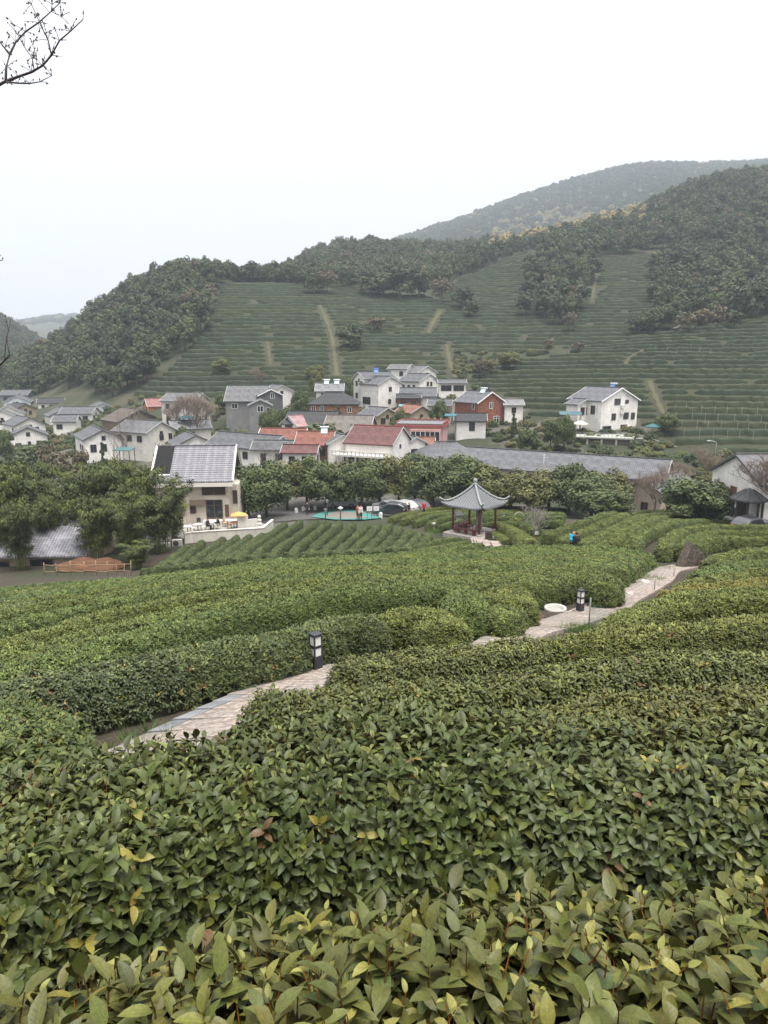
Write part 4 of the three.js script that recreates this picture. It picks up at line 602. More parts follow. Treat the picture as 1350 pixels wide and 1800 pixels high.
const brickTex = tex(256, 256, (x, y) => { const r = Math.floor(y / 8), o = (r % 2) * 12, j = y % 8 < 1 || (x + o) % 24 < 1, k = h2(Math.floor((x + o) / 24), r), v = j ? 0.9 : 0.55 + 0.5 * k; return j ? [0.9, 0.85, 0.8] : [v, v * 0.92, v * 0.88]; }, [0.35, 0.35]);
const roofOf = (c) => mat(c, 0.8, { map: tileTex, bumpMap: tileBump, bumpScale: 0.02 }), wallOf = (c) => mat(c, 0.9, { map: stainTex }), brickOf = (c) => mat(c, 0.9, { map: brickTex });
const RM = { grey: roofOf([0.13, 0.134, 0.142]), mid: roofOf([0.17, 0.17, 0.175]), light: roofOf([0.25, 0.25, 0.255]), dark: roofOf([0.05, 0.051, 0.054]), red: roofOf([0.25, 0.092, 0.062]), maroon: roofOf([0.165, 0.068, 0.065]), pink: roofOf([0.42, 0.25, 0.25]), orange: roofOf([0.27, 0.125, 0.078]), tan: roofOf([0.19, 0.17, 0.148]), brown: roofOf([0.13, 0.105, 0.09]), slate: roofOf([0.155, 0.158, 0.17]), coral: roofOf([0.33, 0.16, 0.145]) };
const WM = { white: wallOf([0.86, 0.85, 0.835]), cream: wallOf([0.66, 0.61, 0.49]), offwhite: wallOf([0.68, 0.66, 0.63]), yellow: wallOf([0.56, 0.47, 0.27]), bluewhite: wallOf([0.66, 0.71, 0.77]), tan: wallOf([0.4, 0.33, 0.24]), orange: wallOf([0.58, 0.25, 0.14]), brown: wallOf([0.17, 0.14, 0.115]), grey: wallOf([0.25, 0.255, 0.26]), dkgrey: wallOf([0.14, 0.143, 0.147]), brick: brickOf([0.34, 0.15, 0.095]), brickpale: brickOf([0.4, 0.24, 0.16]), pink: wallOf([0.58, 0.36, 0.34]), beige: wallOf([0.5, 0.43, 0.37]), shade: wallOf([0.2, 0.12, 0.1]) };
const paneMat = mat([0.025, 0.03, 0.035], 0.12), frameWhite = mat([0.7, 0.7, 0.68], 0.5), frameDark = mat([0.08, 0.06, 0.05], 0.6), frameBrown = mat([0.16, 0.07, 0.045], 0.6), trimWhite = mat([0.74, 0.73, 0.71], 0.7), trimDark = mat([0.07, 0.07, 0.072], 0.7);
const trimGrey = mat([0.36, 0.36, 0.36], 0.8);
const winGeo = new Map();
function windowAt(parent, x, y, z, ry, w, h, fm = frameDark, name = 'window', pm = paneMat) { // frame proud of the wall, mullion, pane set back in the frame
  const key = [w, h].join(), made = winGeo.get(key) ?? (() => { const m = new MB(), t = Math.min(0.09, w * 0.1); m.box(-w / 2, w / 2, 0, t, -0.02, 0.07).box(-w / 2, w / 2, h - t, h, -0.02, 0.07).box(-w / 2, -w / 2 + t, t, h - t, -0.02, 0.07).box(w / 2 - t, w / 2, t, h - t, -0.02, 0.07); if (w > 0.8) m.box(-t / 2, t / 2, t, h - t, -0.02, 0.06); if (h > 1.6) m.box(-w / 2 + t, -t / 2, h * 0.7, h * 0.7 + t * 0.8, -0.02, 0.055).box(t / 2, w / 2 - t, h * 0.7, h * 0.7 + t * 0.8, -0.02, 0.055); const g = [m.geo(), new MB().box(-w / 2 + t * 0.6, w / 2 - t * 0.6, t * 0.6, h - t * 0.6, -0.01, 0.03).geo()]; winGeo.set(key, g); return g; })();
  const f = mesh(name, made[0], fm, parent); f.position.set(x, y, z); f.rotation.y = ry; mesh('pane', made[1], pm, f); return f;
}
const groups = 'houses of the village in the valley';
function house(label, ax, o) { // gabled house; ax: photo point and distance of the ridge (k: -1, 0, 1 along it)
  const { th = 0, L = 8, W = 7, H = 5, r = W * 0.24, k = th < 0 ? 1 : th > 0 ? -1 : 0, wall = 'white', roof = 'grey', ov = 0.45, win = true, trim = trimGrey, frame = frameDark, storeys = Math.max(1, Math.round(H / 3)), name = 'village_house', hip = 0, gab, side, seedWin = 0 } = o;
  const T = th * Math.PI / 180, A = at(...ax), dir = V(Math.cos(T), 0, -Math.sin(T)), c = A.clone().addScaledVector(dir, -k * L / 2), base = c.y - H - r, gy = Math.min(...[[1, 1], [1, -1], [-1, 1], [-1, -1]].map(([i, j]) => ground(c.x + dir.x * i * L / 2 + Math.sin(T) * j * W / 2, c.z + dir.z * i * L / 2 + Math.cos(T) * j * W / 2))), low = Math.min(0, gy - base) - 0.3;
  const t = thing(name, label, 'house', [c.x, base, c.z], T, groups);
  const a = L / 2, b = W / 2, m = new MB(), Mx = new THREE.Matrix4().makeRotationY(Math.PI / 2);
  if (hip) m.box(-a, a, low, H, -b, b); else m.prism([[-b, low], [b, low], [b, H], [0, H + r], [-b, H]], -a, a, Mx);
  mesh('wall', m.geo(), WM[wall], t);
  const rm = RM[roof], th2 = 0.16, sl = Math.atan2(r, b), ex = ov * Math.tan(sl), roofY = 0.03;
  const rg = new MB();
  if (hip) { const e = a + ov, f = b + ov, y0 = H - ex + roofY, y1 = H + r + roofY, q = a - b * hip; const P = [V(-e, y0, f), V(e, y0, f), V(e, y0, -f), V(-e, y0, -f)], R1 = V(-q, y1, 0), R2 = V(q, y1, 0); rg.quad(P[0], P[1], R2, R1).quad(P[2], P[3], R1, R2).tri(P[1], P[2], R2, [0, 0], [2 * f, 0], [f, f]).tri(P[3], P[0], R1, [0, 0], [2 * f, 0], [f, f]); for (let i = 0; i < 4; i++) { const p = P[i], q2 = P[(i + 1) % 4]; rg.quad(p.clone().setY(y0 - th2), q2.clone().setY(y0 - th2), q2, p); } rg.quad(...P.map((p) => p.clone().setY(y0 - th2)).reverse()); }
  else for (const s of [1, -1]) { // two slabs
    const q = (x, w, up) => V(x, H + r - Math.abs(w) * Math.tan(sl) + roofY + up, s * w), e = a + ov * 0.7, f = b + ov;
    const c8 = [q(-e, 0, 0), q(e, 0, 0), q(e, f, 0), q(-e, f, 0)], u8 = c8.map((v) => v.clone().add(V(0, th2, 0)));
    if (s > 0) rg.quad(u8[3], u8[2], u8[1], u8[0]).quad(c8[0], c8[1], c8[2], c8[3]).quad(c8[3], c8[2], u8[2], u8[3]).quad(c8[2], c8[1], u8[1], u8[2]).quad(c8[0], c8[3], u8[3], u8[0]);
    else rg.quad(u8[2], u8[3], u8[0], u8[1]).quad(c8[3], c8[0], c8[1], c8[2]).quad(c8[2], c8[3], u8[3], u8[2]).quad(c8[1], c8[2], u8[2], u8[1]).quad(c8[3], c8[0], u8[0], u8[3]);
  }
  const R = mesh('roof', rg.geo(), rm, t), cap = a * (hip ? 1 - b / a * hip : 1) + (hip ? 0 : ov * 0.7);
  if (cap > 0.3) mesh('ridge_cap', new MB().box(-cap, cap, H + r + th2 - 0.02, H + r + th2 + 0.16, -0.13, 0.13).geo(), o.ridge ?? rm, R);
  if (!hip) for (const s of [-1, 1]) { const bg = new MB(); for (const z of [1, -1]) { const p = (w, up) => V(0, H + r - w * Math.tan(sl) + up, z * w), x0 = s * (a + ov * 0.7), x1 = x0 + s * 0.08; const f = b + ov; const pts = [p(0, -0.04), p(f, -0.04), p(f, 0.2), p(0, 0.2)]; for (const x of [x0, x1]) bg.quad(...pts.map((v) => V(x, v.y, v.z))); bg.quad(V(x0, pts[2].y, pts[2].z), V(x1, pts[2].y, pts[2].z), V(x1, pts[3].y, pts[3].z), V(x0, pts[3].y, pts[3].z)).quad(V(x0, pts[0].y, pts[0].z), V(x1, pts[0].y, pts[0].z), V(x1, pts[1].y, pts[1].z), V(x0, pts[1].y, pts[1].z)); } mesh('gable_trim', bg.geo(), trim, R); }
  const gs = th > 0 ? -1 : 1; // gable that faces the viewer
  const W_ = (face, u, below, w, h, fm = frame, nm) => { if (face === 'g') windowAt(t, gs * (a + 0.005), H - below - h, gs > 0 ? -u : u, gs > 0 ? Math.PI / 2 : -Math.PI / 2, w, h, fm, nm); else windowAt(t, u, H - below - h, b + 0.005, 0, w, h, fm, nm); };
  if (win === true) {
    if (r > 1.3 && !hip) W_('g', 0, -0.3 + 0.2, 0.8, 0.9);
    for (let s = 0; s < storeys; s++) {
      const n = gab ?? Math.max(1, Math.round(W / 3.2)), ns = side ?? Math.max(1, Math.round(L / 3));
      for (let i = 0; i < n; i++) { if (rnd() < 0.15) continue; W_('g', (i - (n - 1) / 2) * W / (n + 0.35), 0.55 + s * 3, pick([0.95, 1.15, 1.3]), 1.3); }
      for (let i = 0; i < ns; i++) { if (rnd() < 0.15) continue; W_('s', (i - (ns - 1) / 2) * L / (ns + 0.3), 0.65 + s * 3, pick([1.0, 1.2, 1.5]), s === storeys - 1 && i === 0 ? 2.0 : 1.3, frame, s === storeys - 1 && i === 0 ? 'door' : 'window'); }
    }
  } else if (Array.isArray(win)) for (const w of win) W_(...w);
  return Object.assign(t, { H, r, a, b, low, W_ });
}
// ---- far left of the village
house('cream three storey house at the foot of the wooded slope', [127, 668, 275], { th: -35, L: 9, W: 6.5, H: 7.5, wall: 'cream', frame: frameDark });
house('yellow house in front of the cream three storey house', [137, 684, 255], { th: -40, L: 8, W: 6.5, H: 6, wall: 'yellow' });
house('white house with dark roof left of the yellow house', [67, 701, 235], { th: 20, L: 8, W: 5.5, H: 4.5, roof: 'dark' });
house('low grey roofed house farthest left in the valley', [31, 686, 262], { L: 10, W: 7, H: 4, wall: 'grey' });
house('pale house with wide gable below the farthest grey roof', [29, 696, 242], { th: -70, L: 8, W: 8.5, H: 4, wall: 'bluewhite' });
house('tan gabled house with dark roof at the left', [44, 710, 215], { th: -35, L: 7, W: 6.5, H: 5.5, wall: 'tan', roof: 'dark', trim: trimDark });
house('white gabled house at the left edge above the tan one', [12, 714, 208], { th: -65, L: 8, W: 9, H: 4.5 });
house('white house cut by the left edge', [2, 722, 190], { th: -65, L: 8, W: 8.5, H: 6 });
house('house with slanting grey roof above the white house by the edge', [52, 735, 182], { th: -45, L: 10, W: 7.5, H: 5.5, trim: trimDark });
house('white house at the left with five dark windows', [48, 752, 165], { th: -62, L: 8, W: 8.2, H: 7, win: [['g', -2.3, 1.6, 1.3, 1.3], ['g', 0.1, 1.3, 0.7, 1.2], ['g', 2.2, 1.2, 1.1, 1.2], ['g', 0, -0.9, 0.9, 1], ['g', -2.2, 4.6, 1.5, 1.3], ['s', 1, 1.2, 1.2, 1.2]], trim: trimDark });
house('narrow white house with trapezoid grey roof', [97, 731, 180], { th: 10, L: 5.5, W: 5.5, H: 7 });
house('white gabled house with black trim and one window', [112, 719, 200], { th: -55, L: 8, W: 8, H: 5, trim: trimDark, win: [['g', 1, 0.3, 0.9, 0.9]] });
house('long low house with level grey roof in the left village', [140, 716, 198], { L: 9, W: 6.5, H: 4.5 });
house('tall blank bluish white gable in the left village', [180, 708, 205], { th: -62, L: 8, W: 6.4, H: 8, wall: 'bluewhite', win: [['g', 1.6, 4.5, 1.3, 1.4]] });
house('white shed house right of the bluish gable', [205, 712, 212], { th: -30, L: 6, W: 5, H: 4 });
house('orange house with coral roof below the tea hill', [256, 702, 190], { th: 28, L: 9.5, W: 7.5, H: 5.5, wall: 'orange', roof: 'coral', win: [['g', 0.2, 0.1, 1, 1.2], ['s', 0.5, 2.4, 0.9, 2], ['s', 2.2, 2.4, 0.9, 2]] });
house('dark brown barn gable behind the slender leafless tree', [245, 721, 172], { th: -48, L: 11, W: 11, H: 5, wall: 'brown', roof: 'brown', trim: trimDark, win: [['g', -1, 0.2, 1, 1.2], ['g', 2.5, 2.2, 1, 1.2]] });
house('white house with the largest grey roof at the left', [180, 757, 140], { th: -58, L: 12.5, W: 7.2, H: 5, trim: trimDark, win: [['g', 0.1, -0.7, 0.8, 1], ['g', -2, 1, 1.2, 1.6], ['g', 0, 1, 1.2, 1.6], ['s', 1, 1.3, 1.2, 1.2], ['s', 3.5, 1.3, 1.2, 1.2]] });
house('low house with pale grey roof right of the slender leafless tree', [282, 742, 142], { th: -30, L: 10, W: 8, H: 3.6, wall: 'offwhite', roof: 'mid' });
house('farther pale grey roof joined to the low house', [300, 741, 150], { th: 25, L: 8, W: 6, H: 3.6, wall: 'offwhite', roof: 'light' });
house('small grey shed at the foot of the tea hill', [220, 688, 222], { L: 5, W: 4, H: 2.6, wall: 'grey', roof: 'light' });
house('small white gable peeping over the cream house roof', [344, 766, 126], { th: -60, L: 7, W: 7, H: 3.2, trim: trimDark, win: [['g', 0, 0.4, 0.5, 0.9]] });
house('pale house half hidden by the big leafless tree', [354, 692, 168], { th: -15, L: 9, W: 7, H: 7, wall: 'offwhite', roof: 'mid' });
// ---- middle
house('grey stone house with broad pale roof', [437, 679, 167], { L: 9.5, W: 9, H: 4.6, r: 3.2, wall: 'grey', roof: 'mid', frame: frameWhite, win: [['s', -2.6, 0.6, 1.4, 1.3], ['s', 2.4, 0.6, 1.1, 1.3]] });
house('dark slate gable wing of the grey stone house', [476, 685, 161], { th: -76, L: 6, W: 5.4, H: 5, wall: 'dkgrey', roof: 'mid', frame: frameWhite, win: [['g', 0.3, -0.6, 1, 1.3], ['g', -1.2, 1.2, 1, 1.4]], trim: trimWhite });
house('small front gable of the grey stone house with white windows', [457, 703, 155], { th: -80, L: 3, W: 4.8, H: 3, r: 1.1, wall: 'grey', roof: 'mid', frame: frameWhite, win: [['g', 0, 0.2, 1.4, 1.4], ['g', 1.7, 0.6, 0.7, 1.2]] });
house('white gable behind the grey stone house', [495, 678, 172], { th: -62, L: 7, W: 6.4, H: 6, win: [['g', 0, -0.3, 0.8, 0.9], ['g', -0.4, 2.4, 0.7, 1]] });
house('long barn with weathered grey roof and white gable end', [494, 768, 118], { th: -33, L: 15, W: 6.5, H: 3.4, r: 1.9, roof: 'grey', win: [['g', 0.8, 0.8, 0.6, 0.9], ['s', -4, 0.7, 1.2, 1.3], ['s', -1, 0.7, 1.2, 1.3], ['s', 2, 0.7, 1.2, 1.3]] });
house('white house with faded pink roof', [509, 732, 138], { th: 35, L: 8, W: 7.2, H: 5, roof: 'pink', win: [['g', 0.4, 0.4, 0.8, 1], ['g', -1.8, 1.8, 0.8, 1.4], ['s', -1, 1.8, 1, 1.3]] });
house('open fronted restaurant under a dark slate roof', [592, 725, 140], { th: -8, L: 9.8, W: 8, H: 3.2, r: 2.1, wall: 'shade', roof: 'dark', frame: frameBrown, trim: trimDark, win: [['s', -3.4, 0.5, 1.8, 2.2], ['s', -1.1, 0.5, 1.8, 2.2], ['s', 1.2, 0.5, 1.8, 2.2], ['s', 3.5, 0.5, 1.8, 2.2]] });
house('brick house with dark hipped roof', [588, 690, 160], { L: 11, W: 8.5, H: 4.8, r: 2.2, hip: 0.8, wall: 'brickpale', roof: 'dark', frame: frameWhite, win: [['s', -4.5, 0.6, 0.9, 1.5], ['s', -2.6, 0.6, 0.9, 1.5], ['s', 3.6, 0.8, 1, 1.3]] });
house('small upper storey with pale roof over the brick house', [580, 675, 164], { L: 6.2, W: 4.4, H: 2.2, r: 1.5, roof: 'light', win: [['s', -1.5, 0.5, 0.8, 0.9]] });
house('house with brick red roof left of the maroon one', [537, 755, 124], { th: -6, L: 8, W: 8, H: 3.8, r: 2.3, roof: 'red', trim: trimWhite });
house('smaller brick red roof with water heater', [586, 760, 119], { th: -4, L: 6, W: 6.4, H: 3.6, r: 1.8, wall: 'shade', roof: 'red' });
house('low grey lean to roof in front of the red roof', [514, 776, 116], { th: -3, L: 6.4, W: 4.5, H: 3, r: 1.1, roof: 'grey' });
house('low red shed roof in front of the red house', [558, 784, 114], { th: -6, L: 5.6, W: 3.4, H: 2.6, r: 0.9, roof: 'maroon' });
house('white gable end right of the red roofs', [603, 766, 116], { th: -70, L: 6, W: 5.2, H: 6.5, win: [['g', 0.5, 1.6, 0.8, 1.5], ['g', 0.2, 4, 1, 1.4]] });
{
  const h = house('white house with maroon roof and long balcony', [706, 752, 115], { th: -24, L: 8.6, W: 8, H: 6, r: 2.4, roof: 'maroon', win: [['g', -0.6, 0.3, 0.7, 0.7], ['g', -2.4, 3.4, 0.8, 1.4], ['g', 0.2, 3.4, 0.8, 1.4], ['s', -2.8, 2.4, 2, 1.8], ['s', 0, 2.4, 1.8, 2.3, frameDark, 'door'], ['s', 2.8, 2.4, 2.2, 2.5]], ridge: mat([0.2, 0.06, 0.055], 0.8) });
  mesh('balcony', new MB().box(-h.a - 1.5, h.a, 3.9, 4.2, h.b + 0.01, h.b + 2.4).geo(), WM.offwhite, h); for (let i = 0; i < 15; i++) mesh('baluster', new MB().cbox(0.12, 0.7, 0.12, -h.a - 1.3 + i * 0.72, 4.2, h.b + 2.3).geo(), WM.offwhite, h); mesh('handrail', new MB().box(-h.a - 1.5, h.a, 4.75, 4.87, h.b + 2.2, h.b + 2.4).geo(), WM.offwhite, h);
  for (const x of [-4.6, -1.4, 1.5, 4]) mesh('column', new MB().cbox(0.28, 4.6, 0.28, x, -0.7, h.b + 2).geo(), WM.offwhite, h);
}
house('tan roofed cottage behind the maroon roof', [655, 732, 131], { th: -10, L: 8.6, W: 7.4, H: 3.6, r: 2.2, wall: 'tan', roof: 'tan' });
house('little pink brick gable with white pediment', [621, 750, 124], { th: -78, L: 2.4, W: 2.6, H: 3.4, r: 0.9, wall: 'brickpale', roof: 'tan', win: [['g', 0, 0.1, 0.8, 0.8, frameWhite]] });
house('small tan cottage with grey roof among the shrubs', [681, 718, 147], { th: -50, L: 6, W: 5.8, H: 3.6, wall: 'tan', roof: 'grey' });
house('white left wing of the house with the blue tank', [631, 655, 178], { th: 28, L: 9, W: 6.5, H: 9, storeys: 3, roof: 'grey' });
house('white front gable of the house with the blue tank', [686, 663, 172], { th: -56, L: 8.5, W: 7.2, H: 8.5, storeys: 3, win: [['g', 0, 0.6, 0.9, 1.2], ['g', -0.2, 3.6, 0.9, 1.2], ['g', 2.4, 3, 1.5, 1.6], ['g', -0.2, 6.6, 0.9, 1.2], ['s', -1, 3.2, 3.6, 1.8]] });
house('rear white house of the upper cluster', [751, 644, 196], { th: -48, L: 9, W: 7.4, H: 7, wall: 'white', roof: 'mid' });
house('left wing of the rear white house with open balconies', [722, 641, 198], { th: -30, L: 6, W: 5, H: 8, roof: 'mid' });
house('front white house of the upper cluster with paired windows', [755, 658, 186], { th: -48, L: 8, W: 7.6, H: 8, win: [['g', -0.6, 0.1, 0.8, 1.2], ['g', 0.7, 0.1, 0.8, 1.2], ['s', -2, 0.9, 0.9, 1.8], ['s', 0, 0.9, 0.9, 1.8], ['s', 2, 0.9, 0.9, 1.8], ['s', -1, 4, 1, 1.4]] });
house('low white annex with long dark window at the cluster right', [794, 668, 184], { L: 7, W: 4, H: 4.6, r: 0.8, win: [['s', -1.6, 0.5, 2.8, 1.5], ['s', 1.7, 0.5, 2.8, 1.5]] });
house('cream house with grey roof below the white cluster', [766, 683, 170], { th: -5, L: 8.6, W: 6, H: 5, r: 1.7, wall: 'offwhite', win: [['s', -2.4, 1.2, 1, 1.2], ['s', 0.2, 1, 1.2, 1.3]] });
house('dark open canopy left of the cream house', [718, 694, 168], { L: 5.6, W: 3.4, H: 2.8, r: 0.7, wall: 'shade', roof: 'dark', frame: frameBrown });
house('tan cottage with orange tiled roof', [741, 714, 150], { th: -56, L: 6, W: 5.6, H: 3.8, wall: 'tan', roof: 'orange', win: [['g', 0, 0.4, 0.9, 1]] });
house('grey roofed outhouse between cream house and brick house', [793, 703, 158], { th: -8, L: 5, W: 5, H: 3, wall: 'offwhite', roof: 'grey' });
{ // pink flat roofed house
  const h = house('pink flat roofed house with red cornice and bay window', [783, 742, 128], { th: -12, L: 8.6, W: 7, H: 6.4, r: 0.25, wall: 'pink', roof: 'light', ov: 0.1, win: [['s', -3, 0.9, 1.2, 1.4]] });
  const red = mat([0.25, 0.06, 0.055], 0.7);
  mesh('cornice', new MB().box(-h.a - 0.35, h.a + 0.35, 6.0, 6.3, h.b + 0.002, h.b + 0.4).box(h.a + 0.002, h.a + 0.36, 6.0, 6.3, -h.b, h.b).geo(), red, h); mesh('parapet', new MB().box(-h.a - 0.2, h.a + 0.2, 6.45, 6.95, -h.b - 0.1, -h.b + 0.1).box(-h.a - 0.2, -h.a, 6.45, 6.9, -h.b, h.b).box(h.a, h.a + 0.2, 6.45, 6.9, -h.b, h.b).geo(), red, h);
  const bay = mesh('bay', new MB().box(-1.6, 4.0, 2.4, 5.6, h.b, h.b + 0.9).geo(), WM.pink, h); const g = mesh('bay_window', new MB().box(-1.5, 3.9, 3.4, 5.2, 0, 0.06).geo(), paneMat, bay); g.position.z = h.b + 0.88; for (let i = 0; i <= 6; i++) mesh('mullion', new MB().box(-1.5 + i * 0.88, -1.42 + i * 0.88, 3.4, 5.2, h.b + 0.94, h.b + 1).geo(), frameWhite, bay);
  mesh('awning', new MB().box(-1.2, 2.2, 2.1, 2.2, h.b, h.b + 1.6).geo(), mat([0.03, 0.16, 0.16], 0.6), h);
  for (let i = 0; i < 5; i++) mesh('flower_pot', new MB().lathe([[0.12, 0], [0.2, 0.35], [0.0, 0.36]], 8, -h.a + 2.6 + i * 1.2, 6.85, -h.b + 0.5).geo(), mat([0.4, 0.28, 0.2], 0.8), h);
}
house('brick gabled house with solar panel', [864, 690, 150], { trim: trimWhite, th: -58, L: 8, W: 7.4, H: 7.5, r: 2.1, wall: 'brick', roof: 'slate', frame: frameWhite, win: [['g', 0, 0, 1, 1.4], ['g', 1.6, 3, 1.6, 1.8], ['s', 1.5, 2.8, 1.4, 2], ['s', 2.5, 0.3, 0.8, 1.2]] });
house('small white wing right of the brick gabled house', [901, 703, 153], { L: 4, W: 4, H: 4, r: 1, roof: 'light', win: [['s', 0, 0.5, 1, 1.2]] });
house('dark roofed shed with white wall below the brick house', [853, 728, 143], { th: -4, L: 6.2, W: 4.4, H: 2.9, r: 1.2, roof: 'dark', win: [['s', 0.3, 0.3, 1.2, 1.8, frameDark, 'door']] });
house('small white house with dark opening beside the maroon roof', [731, 769, 119], { th: -60, L: 4.4, W: 4, H: 4, win: [['g', -0.3, 1, 1.4, 1.6]], roof: 'grey' });
house('orange roofed lean to between maroon and pink houses', [748, 770, 122], { L: 2.8, W: 3, H: 3, r: 0.9, roof: 'orange' });
house('very long building with grey slate roof', [985, 798, 110], { th: -30, k: 0, L: 33, W: 9.5, H: 3.6, r: 2.3, wall: 'beige', roof: 'slate', ridge: RM.grey, name: 'long_building', side: 8 });
house('hipped grey wing at the left end of the long building', [783, 778, 117], { th: 12, k: 0, L: 11, W: 10, H: 3.8, r: 2.4, hip: 0.7, wall: 'beige', roof: 'slate', name: 'long_building' });
house('beige gable with round arch at the right end of the long building', [1133, 843, 93], { th: 38, L: 9.5, W: 5.2, H: 6, r: 1.5, wall: 'beige', roof: 'slate', trim: mat([0.16, 0.14, 0.12], 0.8), win: [['g', 0.3, 1.6, 1.1, 1.4, frameBrown]] });
{
  const h = house('white gabled three storey house standing alone on its terrace', [1092, 683, 142], { trim: trimWhite, th: -62, L: 9.5, W: 10.2, H: 7.4, r: 2.4, roof: 'slate', win: [['g', -0.8, -0.4, 1.7, 1.3, frameDark], ['g', 1.9, -0.1, 1, 0.8], ['g', -1.6, 2.6, 1.2, 1.4], ['g', 1.9, 2.5, 1.5, 1.4], ['g', 3.9, 2.6, 1.1, 1.4], ['g', -3.3, 5.1, 2.4, 2.2], ['g', 1.5, 5.0, 1.9, 2.3], ['s', 2.4, 1, 1.2, 1.8], ['s', 0, 1, 1.2, 1.8], ['s', -2.4, 1, 1.2, 1.8]] });
  for (const [u, b] of [[0.6, 1], [0.5, 2.2], [3.0, 5.4]]) { const ac = mesh('air_conditioner', new MB().box(0, 0.35, 0, 0.6, -0.45, 0.45).geo(), mat([0.55, 0.55, 0.53], 0.6), h); ac.position.set(h.a + 0.01, h.H - b - 0.6, -u); }
  mesh('plinth', new MB().box(h.a + 0.004, h.a + 0.08, 0, 0.5, -h.b, h.b).geo(), WM.grey, h);
}
house('low roofed wing left of the white gabled house', [1030, 703, 143], { th: -62, L: 3.4, W: 4.2, H: 4.6, r: 0.9, roof: 'slate', win: [['g', 0.8, 0.6, 1.1, 1.6], ['g', -0.8, 0.6, 1.1, 1.6]] });
{
  const h = house('white house with three brown shuttered windows at the right edge', [1298, 801, 77], { th: 2, L: 11, W: 10.4, H: 6.4, r: 2.4, roof: 'mid', trim: trimDark, win: false, name: 'shuttered_house' });
  for (const z of [-2.9, -0.2, 2.6]) { const f = windowAt(h, -h.a - 0.005, 3.5, z, -Math.PI / 2, 1.3, 1.75, frameBrown, 'window', mat([0.1, 0.045, 0.03], 0.5)); for (let i = 0; i < 7; i++) mesh('louver', new MB().box(-0.52, 0.52, 0.2 + i * 0.2, 0.32 + i * 0.2, 0.03, 0.05).geo(), frameBrown, f); }
  mesh('string_course', new MB().box(-h.a - 0.1, -h.a - 0.004, 2.9, 3.05, -h.b, h.b).geo(), trimWhite, h);
  windowAt(h, -2, 3.4, h.b + 0.005, 0, 1.6, 1.8, frameBrown); windowAt(h, 2, 3.4, h.b + 0.005, 0, 1.6, 1.8, frameBrown); windowAt(h, -2.5, 0.4, h.b + 0.005, 0, 1.8, 1.9, frameBrown); windowAt(h, 2, 0.4, h.b + 0.005, 0, 1.8, 1.9, frameBrown);
}
{ // octagonal porch with black tiled roof
  const p = at(1318, 858, 72), t = thing('porch', 'black porch with faceted tiled roof before the shuttered house', 'porch', [p.x, p.y - 3.3, p.z], 0.3), m = new MB(); t.scale.setScalar(0.85);
  const r = 1.9; for (let k = 0; k < 8; k++) { const q = (rad, yy, kk) => { const a = kk / 8 * 6.283; return V(rad * Math.cos(a), yy, rad * Math.sin(a)); }; m.quad(q(r + 0.3, 2.5, k + 1), q(r + 0.3, 2.5, k), q(0.5, 3.7, k), q(0.5, 3.7, k + 1)).tri(q(0.5, 3.7, k + 1), q(0.5, 3.7, k), V(0, 3.95, 0)).quad(q(r + 0.3, 2.5, k), q(r + 0.3, 2.5, k + 1), q(r + 0.3, 2.3, k + 1), q(r + 0.3, 2.3, k)); const a = k / 8 * 6.283; mesh('column', new MB().cbox(0.22, 2.5, 0.22, r * 0.88 * Math.cos(a), -0.1, r * 0.88 * Math.sin(a)).geo(), mat([0.03, 0.025, 0.024], 0.6), t); mesh('hip_rib', new MB().tube([q(r + 0.32, 2.53, k), q(0.5, 3.74, k)], 0.06, 5).geo(), RM.dark, t); }
  mesh('roof', m.geo(), RM.dark, t); mesh('floor', new MB().cbox(3.6, 0.3, 3.6, 0, -0.3, 0).geo(), WM.grey, t); mesh('door', new MB().cbox(1.6, 2.3, 0.1, 0.4, 0, -1.2).geo(), mat([0.04, 0.015, 0.012], 0.5), t);
}
// hut with hipped roof on the crest of the nearer slope
{ const p = hit(1198, 588, 0, 150), t = thing('crest_hut', 'small dark open hut on the crest of the nearer tea slope', 'hut', [p.x, p.y, p.z]); for (const [x, z] of [[-1.4, -1.2], [1.4, -1.2], [-1.4, 1.2], [1.4, 1.2]]) mesh('post', new MB().cbox(0.2, 2.3, 0.2, x, -0.4, z).geo(), frameDark, t); const m = new MB(); m.prism([[-2.4, 1.9], [2.4, 1.9], [1.6, 2.5], [-1.6, 2.5]], -1.8, 1.8).prism([[-1.5, 2.4], [1.5, 2.4], [0.7, 2.95], [-0.7, 2.95]], -0.9, 0.9); mesh('roof', m.geo(), RM.brown, t); mesh('rail', new MB().box(-1.3, 1.3, 0.5, 0.65, 1.15, 1.25).geo(), frameDark, t); }
